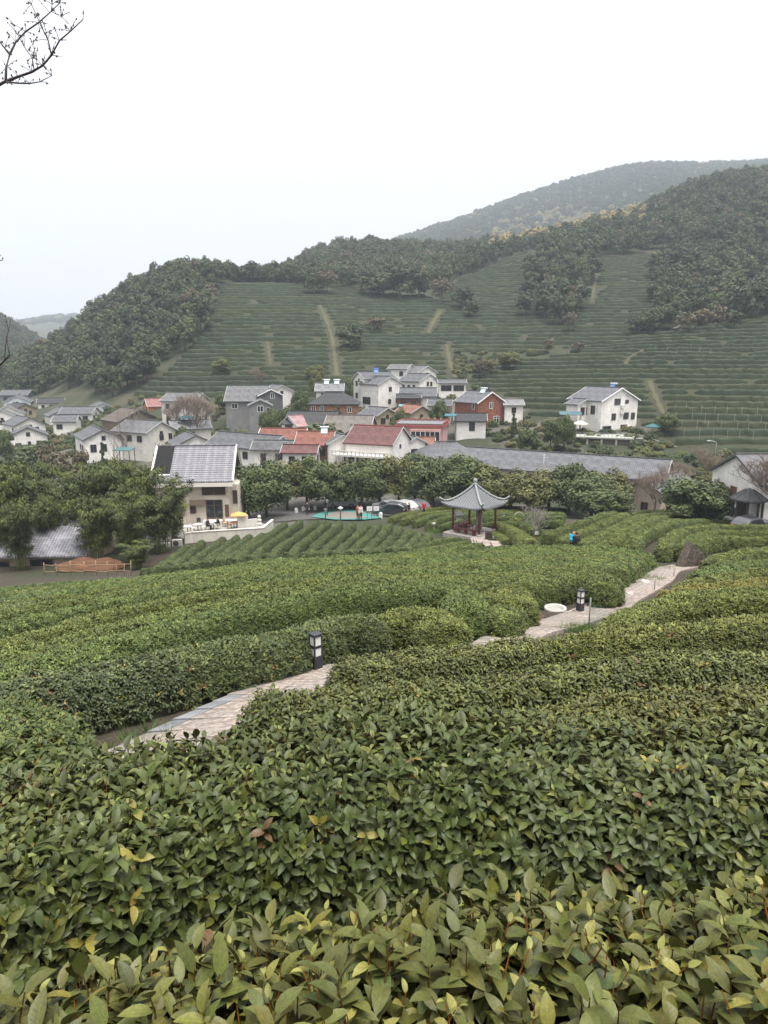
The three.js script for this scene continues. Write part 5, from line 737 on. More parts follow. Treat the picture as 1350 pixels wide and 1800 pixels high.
// solar heaters and tanks on roofs
function solar(label, px, py, d, turn, blue) { const p = at(px, py, d), t = thing('solar_heater', label, 'solar heater', [p.x, p.y, p.z], turn, 'solar water heaters on roofs'); t.scale.setScalar(0.72); mesh('collector', new MB().box(-0.8, 0.8, -0.05, 0.05, -1, 1, new THREE.Matrix4().makeRotationX(0.65)).geo(), mat(blue ? [0.06, 0.14, 0.3] : [0.3, 0.36, 0.42], 0.25), t); mesh('tank', new MB().tube([V(-1.1, 0.75, -0.75), V(1.1, 0.75, -0.75)], 0.27, 12).geo(true), mat(blue === 2 ? [0.05, 0.12, 0.35] : [0.5, 0.51, 0.53], 0.35), t); for (const x of [-0.7, 0.7]) mesh('stand', new MB().tube([V(x, -1.1, -0.75), V(x, 0.6, -0.75)], 0.04, 5).geo(), frameDark, t); }
solar('white solar heater on the roof of the lone white gabled house', 1076, 679, 145, -1.0, 1); solar('pale solar panel on the roof of the brick gabled house', 849, 687, 152, -0.6, 0); solar('blue tank on the roof of the tall white house', 661, 652, 176, 0.2, 2); solar('left white heater tube on the brick hip roof house', 574, 672, 164, 0, 0); solar('right white heater tube on the brick hip roof house', 592, 672, 164, 0, 0); solar('silver water heater on the smaller red roof', 570, 757, 119, 0, 0);
// canopies
for (const [px, py, d, w, dp, c, l] of [[1003, 727, 140, 4.4, 3, [0.045, 0.11, 0.13], 'teal flat canopy left of the lone white house'], [792, 730, 140, 2.4, 2, [0.02, 0.1, 0.12], 'teal awning left of the brick house'], [218, 790, 118, 3.2, 2, [0.03, 0.11, 0.105], 'teal shed roof below the large grey roof'], [327, 734, 150, 3, 2.4, [0.03, 0.1, 0.11], 'teal shed roof left of the big leafless tree'], [712, 713, 160, 3, 2, [0.1, 0.24, 0.3], 'blue sheet roof in front of the white cluster']]) { const p = at(px, py, d), g = ground(p.x, p.z) - p.y, t = thing('canopy', l, 'canopy', [p.x, p.y, p.z], -0.2, 'sheet canopies in the village'); mesh('sheet', new MB().box(-w / 2, w / 2, 0, 0.1, -dp / 2, dp / 2, new THREE.Matrix4().makeRotationX(0.16)).geo(), mat(c, 0.5), t); for (const x of [-1, 1]) for (const z of [-1, 1]) mesh('post', new MB().cbox(0.1, -g + 0.4, 0.1, x * w * 0.45, g - 0.4, z * dp * 0.42).geo(), frameDark, t); }
// ------------------------------------------------------------------ the cream house and its terrace
{
  const roofSlate = roofOf([0.34, 0.335, 0.365]); RM.lav = roofSlate;
  const p = at(342, 913, 77.5); // foot of the front wall, middle
  const t = thing('cream_house', 'cream modern house with large pale tiled roof above its terrace', 'house', [p.x, p.y, p.z], 0.09), creamW = wallOf([0.62, 0.57, 0.5]); const a = 4.3, D = 8.6, H = 4.75, r = 3.15, b = D / 2;
  mesh('wall', new MB().prism([[-b, -3], [b, -3], [b, H], [0, H + r], [-b, H]], -a, a - 0.25, new THREE.Matrix4().makeRotationY(Math.PI / 2).setPosition(0, 0, -b)).geo(), creamW, t);
  mesh('side_bay', new MB().box(a - 0.24, a + 0.75, -3, 3.9, -D + 1, -1.0).geo(), creamW, t);
  const rg = new MB(), sl = r / b, ov = 0.55, q = (x, w, s, up = 0) => V(x, H + r - w * sl + 0.04 + up, -b + s * w);
  for (const s of [1, -1]) { const c = [q(-a - 0.35, 0, s), q(a + 0.35, 0, s), q(a + 0.35, b + ov, s), q(-a - 0.35, b + ov, s)], u = c.map((v) => v.clone().add(V(0, 0.16, 0))); rg.quad(u[3], u[2], u[1], u[0]).quad(c[0], c[1], c[2], c[3]).quad(c[3], c[2], u[2], u[3]); }
  const R = mesh('roof', rg.geo(), roofSlate, t);
  for (let k = 1; k < 17; k++) { const w = k / 17 * (b + ov); const m = new MB(); const A = q(-a + 1.75, w, 1, 0.17), B = q(a + 0.3, w, 1, 0.17); m.quad(A, B, B.clone().add(V(0, 0.05, -0.02)), A.clone().add(V(0, 0.05, -0.02))).quad(A.clone().add(V(0, 0.05, -0.02)), B.clone().add(V(0, 0.05, -0.02)), B.clone().add(V(0, 0.17, -0.27)), A.clone().add(V(0, 0.17, -0.27))); mesh('tile_course', m.geo(), roofSlate, R); }
  mesh('ridge_cap', new MB().box(-a - 0.35, a + 0.35, H + r + 0.2, H + r + 0.34, -b - 0.14, -b + 0.14).geo(), roofSlate, R);
  { const m = new MB(), c = [q(-a - 0.2, 0.15, 1, 0.19), q(-a + 1.72, 0.15, 1, 0.19), q(-a + 1.72, b * 0.92, 1, 0.19), q(-a - 0.2, b * 0.92, 1, 0.19)], u = c.map((v) => v.clone().add(V(0, 0.07, 0))); m.quad(u[3], u[2], u[1], u[0]).quad(c[3], c[2], u[2], u[3]).quad(c[2], c[1], u[1], u[2]); mesh('black_roof_panel', m.geo(), mat([0.016, 0.015, 0.015], 1, { map: greyTex(0.7, 1, 30) }), R); mesh('gutter_pipe', new MB().tube([q(-a - 0.3, b * 0.95, 1, 0.25), q(-a + 1.75, b * 0.95, 1, 0.25)], 0.13, 8).geo(true), trimWhite, R); }
  for (const x of [-a - 0.36, a + 0.36]) { const m = new MB(); for (const s of [1, -1]) m.quad(q(x, 0, s, -0.2), q(x, b + ov, s, -0.2), q(x, b + ov, s, 0.26), q(x, 0, s, 0.26)).quad(q(x - 0.1, 0, s, 0.26), q(x + 0.1, 0, s, 0.26), q(x + 0.1, b + ov, s, 0.26), q(x - 0.1, b + ov, s, 0.26)); mesh('gable_trim', m.geo(), mat([0.66, 0.62, 0.55], 0.8), R); }
  mesh('eave_board', new MB().box(-a - 0.35, a + 0.35, H - ov * sl - 0.42, H - ov * sl + 0.0, ov + 0.0, ov + 0.1).geo(), mat([0.66, 0.62, 0.55], 0.8), R);
  const brownPane = mat([0.06, 0.045, 0.035], 0.2);
  windowAt(t, 2.35, 2.85, 0.005, 0, 2.7, 1.05, frameDark, 'window', brownPane); windowAt(t, -2.0, 3.0, 0.005, 0, 2.5, 0.8, frameDark, 'window', paneMat); windowAt(t, 2.35, 0.05, 0.005, 0, 1.9, 2.25, frameDark, 'door', paneMat); windowAt(t, -0.1, 0.75, 0.005, 0, 0.7, 0.8, frameDark, 'window', brownPane); windowAt(t, a + 0.34, 1.6, -0.99, 0, 0.55, 1.6, frameDark, 'window', brownPane);
  mesh('shade_band', new MB().box(-0.4, 1.38, 1.75, 2.35, 0.01, 0.35).geo(), mat([0.16, 0.12, 0.09], 0.8), t);
  mesh('wing', new MB().box(-6.5, -0.9, -3, 2.35, 0.004, 0.6).geo(), creamW, t); mesh('open_hatch', new MB().box(3.55, 4.0, 0.2, 1.7, 0.006, 0.05).geo(), mat([0.1, 0.05, 0.03], 0.7), t);
  mesh('step', new MB().box(1.1, 4.9, -0.5, -0.02, 0.02, 1.1).geo(), WM.offwhite, t);
  // terrace
  const q0 = at(400, 930, 72.5), tr = thing('terrace', 'pale paved terrace with low white parapet before the cream house', 'terrace', [q0.x, p.y - 0.5, q0.z], 0.09), fl = mat([0.4, 0.37, 0.33], 0.9, { map: greyTex(0.75, 1, 12) });
  const edge = [[324, 944, 70.4], [338, 938, 71], [462, 925, 73], [479, 911, 77]].map(([x, yy, d]) => { const v = at(x, yy, d); v.y = p.y - 0.5; return v; }), loc = (v) => tr.worldToLocal(v.clone()); tr.updateMatrixWorld();
  const E = edge.map(loc), back0 = loc(V(p.x - 7, p.y - 0.5, p.z - 0.1)), back1 = loc(V(p.x + 6.5, p.y - 0.5, p.z - 0.6)), m = new MB();
  const ring = [...E, back1, back0], cen = ring.reduce((s, v) => s.add(v), V(0, 0, 0)).multiplyScalar(1 / ring.length); ring.forEach((v, i) => { const w = ring[(i + 1) % ring.length]; m.tri(cen, v, w); m.quad(v.clone().setY(-3), w.clone().setY(-3), w, v); }); mesh('floor', m.geo(), fl, tr);
  for (let i = 0; i + 1 < E.length; i++) { const d = V(0, 0, 0).subVectors(E[i + 1], E[i]), L = d.length(), M = new THREE.Matrix4().makeRotationY(-Math.atan2(d.z, d.x)).setPosition(E[i].x, 0, E[i].z); mesh('parapet', new MB().box(-0.02, L - 0.03, -0.9, 0.55, -0.1, 0.1, M).geo(), wallOf([0.7, 0.67, 0.62]), tr); mesh('coping', new MB().box(-0.04, L - 0.01, 0.552, 0.63, -0.15, 0.15, M).geo(), wallOf([0.74, 0.71, 0.66]), tr); }
  const put = (px, py, d) => { const v = at(px, py, d); v.y = p.y - 0.5; return v; };
  const wood = mat([0.3, 0.12, 0.05], 0.6), whiteM = mat([0.62, 0.6, 0.56], 0.6), dk = mat([0.05, 0.05, 0.05], 0.6);
  const table = (v, l, mt) => { const o = thing('terrace_table', l, 'table', [v.x, v.y, v.z], rnd(), 'tables on the terrace'); mesh('tabletop', new MB().lathe([[0, 0.72], [0.48, 0.72], [0.48, 0.76], [0, 0.77]], 14).geo(), mt, o); mesh('pedestal', new MB().tube([V(0, 0, 0), V(0, 0.72, 0)], 0.05, 6).geo(), dk, o); mesh('foot', new MB().lathe([[0, 0], [0.25, 0], [0.2, 0.04], [0, 0.05]], 10).geo(), dk, o); };
  const chair = (v, l, mt, turn = rnd() * 6) => { const o = thing('terrace_chair', l, 'chair', [v.x, v.y, v.z], turn, 'chairs on the terrace'); mesh('seat', new MB().cbox(0.46, 0.06, 0.46, 0, 0.43, 0).geo(), mt, o); mesh('backrest', new MB().box(-0.23, 0.23, 0.5, 0.88, -0.24, -0.19).geo(), mt, o); for (const x of [-0.2, 0.2]) for (const z of [-0.2, 0.2]) mesh('leg', new MB().cbox(0.04, 0.43, 0.04, x, 0, z).geo(), dk, o); };
  table(put(348, 928, 74), 'white round table at the left of the terrace', whiteM); table(put(375, 921, 75), 'white table between the two seated guests', whiteM); table(put(411, 920, 75), 'reddish wooden table under the orange parasol', wood); table(put(330, 932, 73), 'white table beside the terrace corner', whiteM);
  chair(put(338, 930, 73.5), 'white chair left of the white round table', whiteM); chair(put(357, 926, 74), 'white chair right of the white round table', whiteM); chair(put(349, 914, 76.5), 'dark chair by the house wall', dk, 0.2); chair(put(403, 921, 75), 'wooden chair left of the reddish table', wood, 1.6); chair(put(419, 918, 75.5), 'wooden chair right of the reddish table', wood, -1.5); chair(put(396, 918, 76), 'pale wooden chair behind the right guest', mat([0.45, 0.3, 0.16], 0.7), 1.2);
  { const v = put(420, 918, 75.3), o = thing('parasol', 'small orange square parasol on the terrace', 'parasol', [v.x, v.y, v.z], 0.2); mesh('pole', new MB().tube([V(0, 0, 0), V(0, 1.75, 0)], 0.03, 6).geo(), dk, o); const c = new MB(), k = 0.85; for (let i = 0; i < 4; i++) { const f = (j) => V(k * (j % 4 === 0 || j % 4 === 3 ? -1 : 1), 1.55, k * (j % 4 < 2 ? 1 : -1) * 0.8); c.tri(f(i), f(i + 1), V(0, 1.9, 0)).quad(f(i).setY(1.45), f(i + 1).setY(1.45), f(i + 1), f(i)); } mesh('canopy', c.geo(), mat([0.6, 0.3, 0.09], 0.8), o); }
  { const v = put(456, 917, 75), o = thing('stacked_planter', 'white stacked ornamental planter at the terrace corner', 'planter', [v.x, v.y, v.z]); for (let i = 0; i < 4; i++) mesh('bowl', new MB().lathe([[0.1, i * 0.4], [0.34 - i * 0.05, i * 0.4 + 0.1], [0.36 - i * 0.05, i * 0.4 + 0.22], [0.1, i * 0.4 + 0.4]], 12).geo(true), whiteM, o); }
  { const v = put(436, 920, 75.5), o = thing('garden_wall', 'short stepped white wall beside the parasol', 'wall', [v.x, v.y, v.z], 0.5); mesh('panel', new MB().box(-1.2, 0, 0, 1.5, -0.1, 0.1).geo(), WM.offwhite, o); mesh('low_panel', new MB().box(0.004, 1.1, 0, 0.95, -0.1, 0.1).geo(), WM.offwhite, o); }
  for (const [px, py, d, l] of [[291, 967, 68.5, 'lower air conditioner unit beside the terrace'], [291, 950, 69, 'upper grey cabinet stacked on the air conditioner'], [312, 961, 69, 'air conditioner unit at the terrace corner']]) { const v = at(px, py, d), o = thing('outdoor_unit', l, 'air conditioner', [v.x, v.y, v.z], 0.15, 'outdoor units'); mesh('case', new MB().box(-0.5, 0.5, 0, 0.78, -0.2, 0.2).geo(), mat([0.5, 0.48, 0.45], 0.6), o); mesh('fan_grille', new MB().lathe([[0.0, 0.02], [0.28, 0.02], [0.3, 0], [0.3, -0.01]], 16).geo().rotateX(Math.PI / 2).translate(-0.12, 0.4, 0.2), dk, o); mesh('bracket', new MB().box(-0.5, 0.5, -1.6, -0.004, -0.2, 0.15).geo(), mat([0.3, 0.28, 0.26], 0.9), o); }
  house('light roof showing between the bamboo at the left', [80, 842, 82], { th: 8, k: 0, L: 4, W: 4, H: 3.5, r: 1.4, roof: 'light', wall: 'offwhite' });
  const hb = house('grey brown house with pale tiled roof under the bamboo', [80, 922, 63], { th: 4, k: 0, L: 9.5, W: 8, H: 2.5, r: 1.9, roof: 'lav', wall: 'tan', win: [['s', -3, 0.5, 2.4, 0.8], ['s', 1, 0.4, 2, 1.6, frameDark, 'door']], trim: mat([0.5, 0.48, 0.45], 0.8) });
}
// soil heap and bamboo fence below it
{ const c = hit(150, 1006, 0, 45), g = new THREE.SphereGeometry(1, 40, 20), p = g.attributes.position; for (let i = 0; i < p.count; i++) { const k = 1 + (fbm(p.getX(i) * 3 + 4, p.getZ(i) * 3) - 0.5) * 0.5; p.setXYZ(i, p.getX(i) * 2.9 * k, Math.max(-0.3, p.getY(i) * 0.75 * k), p.getZ(i) * 1.6 * k); } g.computeVertexNormals(); const s = mesh(numbered('soil_heap'), g, mat([0.19, 0.09, 0.045], 1, { map: greyTex(0.6, 1, 14), bumpMap: bumpTex, bumpScale: 0.1 }), scene); s.position.copy(c).add(V(0, 0, -1.4)); tag(s, 'orange brown heap of soil behind the bamboo fence', 'soil heap');
  const cane = mat([0.28, 0.2, 0.12], 0.8), P = [78, 100, 124, 148, 170, 190, 204, 218, 230].map((x) => hit(x, 1011, 0, 44)), t = thing('bamboo_fence', 'thin bamboo pole fence before the soil heap', 'fence', P[0].toArray()); P.forEach((q, i) => mesh('post', new MB().tube([V(0, -0.2, 0), V(rr(-0.1, 0.1), rr(0.9, 1.3), 0)].map((v) => v.add(q).sub(P[0])), 0.03, 6).geo(true), cane, t)); for (const hh of [0.35, 0.85]) for (let i = 0; i + 1 < P.length; i++) mesh('rail', new MB().tube([P[i].clone().sub(P[0]).add(V(0, hh + rr(-0.06, 0.06), 0.04)), P[i + 1].clone().sub(P[0]).add(V(0, hh + rr(-0.06, 0.06), 0.04))], 0.025, 6).geo(true), cane, t); }
// ------------------------------------------------------------------ bamboo
{
  const culm = mat([0.13, 0.15, 0.05], 0.5);
  const make = () => { const st = [], lf = new MB(); for (let c = 0; c < 17; c++) { const a = rnd() * 6.283, br = rr(0, 0.9), lean = rr(0.8, 2.4), Hh = rr(7.2, 10), B = V(Math.cos(a) * br, -0.4, Math.sin(a) * br), f = (t) => B.clone().add(V(Math.cos(a) * lean * Math.pow(t, 2.6) * 1.2, Hh * (t - 0.16 * Math.pow(t, 5)), Math.sin(a) * lean * Math.pow(t, 2.6) * 1.2)); const pts = [0, 0.15, 0.3, 0.45, 0.6, 0.75, 0.9, 1].map(f); st.push(new MB().tube(pts, pts.map((_, i) => lerp(0.05, 0.012, i / 7)), 6).geo(true));
      const tone = rr(0.8, 1.2), yl = rr(0, 0.5);
      for (let s = 0; s < 40; s++) { const t = rr(0.3, 1.03), C = f(Math.min(t, 1)), sa = rnd() * 6.283, out = rr(0.2, 1.15) * lerp(1, 0.55, t), S = C.clone().add(V(Math.cos(sa) * out, rr(-0.25, 0.3), Math.sin(sa) * out)); const k = tone * rr(0.8, 1.2);
        for (let i = 0; i < 18; i++) { const la = sa + rr(-1.3, 1.3), dr = rr(-0.95, 0.1), dir = V(Math.cos(la), dr, Math.sin(la)).normalize(), p0 = S.clone().add(V(rr(-0.3, 0.3), rr(-0.22, 0.22), rr(-0.3, 0.3))), L = rr(0.24, 0.42), sd = V(0, 0, 0).crossVectors(dir, V(rr(-0.5, 0.5), 1, rr(-0.5, 0.5))).normalize().multiplyScalar(L * 0.13), kk = k * rr(0.75, 1.25); lf.color(0.05 * kk * (1 + yl * 1.5), 0.068 * kk * (1 + yl), 0.018 * kk); const mid = p0.clone().addScaledVector(dir, L * 0.45), e = p0.clone().addScaledVector(dir, L).add(V(0, -L * 0.2, 0)); lf.tri(p0, mid.clone().add(sd), e).tri(p0, e, mid.clone().sub(sd)); } } } return [st, lf.geo()]; };
  const kinds = [make(), make(), make()];
  [[12, 812, 61, 'bamboo clump at the left edge, tallest of its grove'], [52, 808, 67, 'yellowish bamboo clump behind the edge one'], [92, 850, 63, 'low bamboo clump before the light roof'], [138, 808, 69, 'bamboo clump arching over the pale roof'], [178, 800, 67, 'bamboo clump below the pointed conifer'], [214, 797, 69, 'tall bamboo clump in the middle of the grove'], [246, 808, 65, 'bamboo clump with heavy drooping tops'], [276, 832, 64, 'bamboo clump hiding the left end of the cream house'], [160, 852, 59, 'dark front bamboo clump over the soil heap'], [222, 866, 58, 'front bamboo clump beside the outdoor units'], [28, 872, 57, 'dark front bamboo clump at the left edge'], [302, 862, 70, 'small bamboo clump drooping before the cream wall'], [238, 950, 55, 'short bamboo by the corner of the tea field'], [-20, 800, 64, 'bamboo clump cut by the left edge']].forEach(([px, py, d, l], i) => { const f = at(px, 900, d); f.y = ground(f.x, f.z); const s = (at(px, py, d).y - f.y) / 8.6, [st, lf] = kinds[i % 3], t = thing('bamboo_clump', l, 'bamboo', [f.x, f.y, f.z], rnd() * 6.28, 'bamboo grove left of the cream house'); t.scale.set(Math.max(s, 0.5), s, Math.max(s, 0.5)); st.forEach((g) => mesh('culm', g, culm, t)); mesh('foliage', lf, treeLeaf, t).userData.kind = 'stuff'; });
}
// ------------------------------------------------------------------ the pavilion
{
  const c = at(833, 934, 60), gy = c.y, t = thing('pavilion', 'square open pavilion with upswept grey tiled roof and red columns', 'pavilion', [c.x, gy, c.z], 0); const turn = -0.1;
  const red = mat([0.12, 0.032, 0.025], 0.55), tileG = mat([0.26, 0.27, 0.28], 0.8, { map: greyTex(0.65, 1, 20) }), ridgeG = mat([0.34, 0.36, 0.36], 0.8, { map: greyTex(0.7, 1, 20) }), pale = mat([0.45, 0.4, 0.36], 0.85, { map: greyTex(0.75, 1, 14) });
  const C = (k, r, y) => { const a = Math.PI / 2 + turn + k * Math.PI / 2; return V(Math.cos(a) * r, y, Math.sin(a) * r); }; // k 0: corner nearest the viewer
  const R = 3.1, E0 = 2.55, Hr = 1.75;
  const P = (k, tt, s) => { const A = C(k, R * tt, 0), B = C(k + 1, R * tt, 0), v = A.clone().lerp(B, (s + 1) / 2), sag = 1 - 0.06 * (1 - s * s) * tt; v.multiplyScalar(sag); v.y = E0 + Hr * Math.pow(Math.max(0, 1 - tt), 1.55) + 0.34 * Math.pow(tt, 4) * Math.pow(Math.abs(s), 5); return v; };
  const m = new MB(), N = 12; for (let k = 0; k < 4; k++) for (let i = 0; i < N; i++) for (let j = 0; j < N; j++) { const f = (a, b) => P(k, 0.02 + 0.98 * a / N, -1 + 2 * b / N); m.quad(f(i, j), f(i, j + 1), f(i + 1, j + 1), f(i + 1, j)); } for (let k = 0; k < 4; k++) for (let j = 0; j < N; j++) { const f = (b) => P(k, 1, -1 + 2 * b / N); m.quad(f(j), f(j + 1), f(j + 1).add(V(0, -0.12, 0)), f(j).add(V(0, -0.12, 0))); }
  const roof = mesh('roof', m.geo(), tileG, t);
  for (let k = 0; k < 4; k++) { const n = 17; for (let i = 0; i < n; i++) { const s0 = -1 + 2 * (i + 0.5) / n, pts = []; for (let tt = 1.01; tt > Math.abs(s0) + 0.015; tt -= 0.08) { const v = P(k, tt, clamp(s0 / tt, -1, 1)); v.y += 0.035; pts.push(v); } if (pts.length > 1) mesh('tile_rib', new MB().tube(pts, 0.045, 5).geo(true), tileG, roof); }
    const hp = []; for (let i = 0; i <= 12; i++) { const tt = 0.03 + i / 12 * 1.0, v = P(k, Math.min(tt, 1), -1); v.y += 0.1 + (tt > 0.9 ? (tt - 0.9) * 1.6 : 0); if (tt > 1) v.multiplyScalar(1.0).add(C(k, (tt - 1) * R * 1.2, 0)); hp.push(v); } mesh('hip_ridge', new MB().tube(hp, hp.map((_, i) => (i > 9 ? 0.075 : 0.1)), 7).geo(true), ridgeG, roof); }
  mesh('finial', new MB().lathe([[0.22, 0], [0.26, 0.1], [0.12, 0.16], [0.17, 0.3], [0.17, 0.52], [0.08, 0.56], [0, 0.58]], 10, 0, E0 + Hr - 0.02, 0).geo(true), ridgeG, roof);
  for (let k = 0; k < 4; k++) { const q = C(k, 1.95, 0); mesh('column', new MB().tube([V(q.x, -0.05, q.z), V(q.x, 2.75, q.z)], 0.105, 10).geo(true), red, t); mesh('column_base', new MB().lathe([[0.2, 0], [0.2, 0.1], [0.13, 0.2], [0, 0.2]], 10, q.x, 0.0, q.z).geo(), pale, t); const w = C(k + 1, 1.95, 0), d = V(0, 0, 0).subVectors(w, q), L = d.length(), M = new THREE.Matrix4().makeRotationY(-Math.atan2(d.z, d.x)).setPosition(q.x, 0, q.z); mesh('beam', new MB().box(0.11, L - 0.11, 2.3, 2.52, -0.07, 0.07, M).geo(), red, t); const q2 = C(k, 2.75, 0), w2 = C(k + 1, 2.75, 0), d2 = V(0, 0, 0).subVectors(w2, q2), M2 = new THREE.Matrix4().makeRotationY(-Math.atan2(d2.z, d2.x)).setPosition(q2.x, 0, q2.z); mesh('eave_board', new MB().box(0.3, d2.length() - 0.3, 2.4, 2.53, -0.05, 0.05, M2).geo(), red, t); mesh('corner_bracket', new MB().tube([C(k, 1.9, 2.45), C(k, 2.85, 2.6)], 0.09, 6).geo(), red, t);
    if (k === 0 || k === 1 || k === 2) { if (k === 0) continue; } }
  // bench with backrest on the near left side and the far left side
  for (const k of [0, 1]) { const q = C(k, 1.95, 0), w = C(k + 1, 1.95, 0), d = V(0, 0, 0).subVectors(w, q), L = d.length(), M = new THREE.Matrix4().makeRotationY(-Math.atan2(d.z, d.x)).setPosition(q.x, 0, q.z); const bn = mesh('bench', new MB().box(0.12, L - 0.12, 0.42, 0.5, -0.2, 0.2, M).geo(), red, t); for (const f of [0.2, 0.5, 0.8]) mesh('bench_leg', new MB().box(L * f - 0.12, L * f + 0.12, 0, 0.418, -0.12, 0.12, M).geo(), red, bn); for (const hh of [0.72, 0.86]) mesh('back_rail', new MB().box(0.12, L - 0.12, hh, hh + 0.05, 0.2, 0.25, M).geo(), red, bn); for (let i = 0; i < 9; i++) mesh('baluster', new MB().box(0.2 + i * (L - 0.4) / 8, 0.24 + i * (L - 0.4) / 8, 0.5, 0.72, 0.2, 0.24, M).geo(), red, bn); }
  const plat = [0, 1, 2, 3].map((k) => C(k, 2.85, 0)), fm = new MB(); fm.quad(plat[3], plat[2], plat[1], plat[0]); for (let k = 0; k < 4; k++) { const a = plat[k], b = plat[(k + 1) % 4]; fm.quad(a, b, b.clone().setY(-1.6), a.clone().setY(-1.6)); } mesh('platform', fm.geo(), pale, t);
  const stele = mesh('stele', new MB().box(-0.28, 0.28, 0, 1.95, -0.1, 0.1).geo(), mat([0.4, 0.39, 0.37], 0.85, { map: greyTex(0.6, 1, 9) }), t); stele.position.set(0.42, 0, 0.1); stele.rotation.y = -0.5; mesh('stele_foot', new MB().box(-0.42, 0.42, 0.0, 0.16, -0.25, 0.25).geo(), pale, stele);
  // things by it
  const onTop = (px, py, d) => at(px, py, d), dark = mat([0.05, 0.03, 0.024], 0.6);
  { const q = hit(858, 949, 0, 45), o = thing('litter_bin', 'dark wooden litter bin with hood beside the pavilion steps', 'bin', [q.x, q.y, q.z], -0.3); o.scale.set(0.62, 0.85, 0.62); for (const x of [-0.2, 0.2]) mesh('container', new MB().box(x - 0.17, x + 0.17, 0.06, 0.72, -0.17, 0.17).geo(), dark, o); for (let i = -5; i <= 5; i++) mesh('slat', new MB().box(i * 0.07 - 0.02, i * 0.07 + 0.02, 0.1, 0.7, 0.172, 0.19).geo(), mat([0.1, 0.055, 0.04], 0.7), o); mesh('hood', new MB().prism([[-0.46, 0.86], [0.46, 0.86], [0.4, 0.96], [-0.4, 0.96]], -0.24, 0.24).geo(), mat([0.07, 0.06, 0.075], 0.6), o); for (const x of [-0.4, 0.4]) mesh('post', new MB().box(x - 0.03, x + 0.03, 0, 0.86, -0.03, 0.03).geo(), dark, o); }
  bollard(hit(866.5, 951, 0, 45), 0.3, 'short bollard lamp next to the litter bin', 0.7); bollard(hit(885, 918, 0, 50), 0.3, 'bollard lamp in the tea behind the pavilion', 1.25);
  { const q = hit(806, 922, 0, 50), o = thing('information_board', 'slanted black information board behind the pavilion bench', 'sign', [q.x, q.y, q.z], 0.5); mesh('board', new MB().box(-0.42, 0.42, -0.3, 0.3, -0.03, 0.03, new THREE.Matrix4().makeRotationX(-0.9).setPosition(0, 1.15, 0)).geo(), mat([0.02, 0.022, 0.022], 0.5), o); mesh('leg', new MB().cbox(0.5, 1.1, 0.1, 0, -0.2, 0).geo(), mat([0.3, 0.3, 0.28], 0.7), o); }
  { const q = hit(942, 957, 0, 40), o = thing('sign_post', 'rusty post with a small pale sign by the leafless tree', 'sign post', [q.x, q.y, q.z]); o.scale.setScalar(0.8); mesh('post', new MB().cbox(0.1, 1.2, 0.1, 0, -0.2, 0).geo(), mat([0.2, 0.08, 0.045], 0.8), o); mesh('plate', new MB().box(-0.17, 0.17, 0.95, 1.25, 0.055, 0.09).geo(), mat([0.5, 0.5, 0.48], 0.6), o); }
  { const q = hit(965, 953, 0, 40), o = thing('meter_post', 'thin white post with box in the tea right of the leafless tree', 'post', [q.x, q.y, q.z]); mesh('pole', new MB().cbox(0.06, 0.85, 0.06, 0, -0.1, 0).geo(), trimWhite, o); mesh('box', new MB().cbox(0.24, 0.2, 0.14, 0.1, 0.6, 0).geo(), mat([0.4, 0.42, 0.42], 0.6), o); }
  { const q = hit(761, 931, 0, 50), o = thing('stone_post', 'pale square stone post with cap left of the pavilion', 'post', [q.x, q.y, q.z]); mesh('shaft', new MB().cbox(0.32, 0.75, 0.32, 0, -0.2, 0).geo(), paleStone, o); mesh('cap', new MB().cbox(0.46, 0.12, 0.46, 0, 0.552, 0).geo(), paleStone, o); }
  { const q = hit(912, 916, 0, 50), o = mesh(numbered('hoop_arch'), new MB().tube([...Array(13)].map((_, i) => { const a = i / 12 * Math.PI; return V(-Math.cos(a) * 0.62, Math.sin(a) * 1.0, 0); }), 0.028, 6).geo(true), mat([0.5, 0.48, 0.36], 0.6), scene); o.position.copy(q); tag(o, 'pale hoop arch standing in the tea behind the pavilion', 'hoop'); }
  { const S = [[838, 952], [856, 957], [876, 958], [896, 956]].map(([a, b]) => hit(a, b, 0, 45)), bed = struct('pavilion_path', new MB().cbox(0.2, 0.05, 0.2, 0, -0.05, 0).geo(), pale, 'pale paved path at the foot of the pavilion'); bed.position.copy(S[0]); resample(S, 1.0).forEach((q, i, arr) => { for (const z of [-0.45, 0.45]) { const o = mesh('paving_slab', new MB().cbox(0.96, 0.2, 0.86, 0, 0, 0).geo(), pick(SLAB), bed); o.position.set(q.x - S[0].x, ground(q.x, q.z) - S[0].y - 0.08, q.z - S[0].z + z); } }); }
}
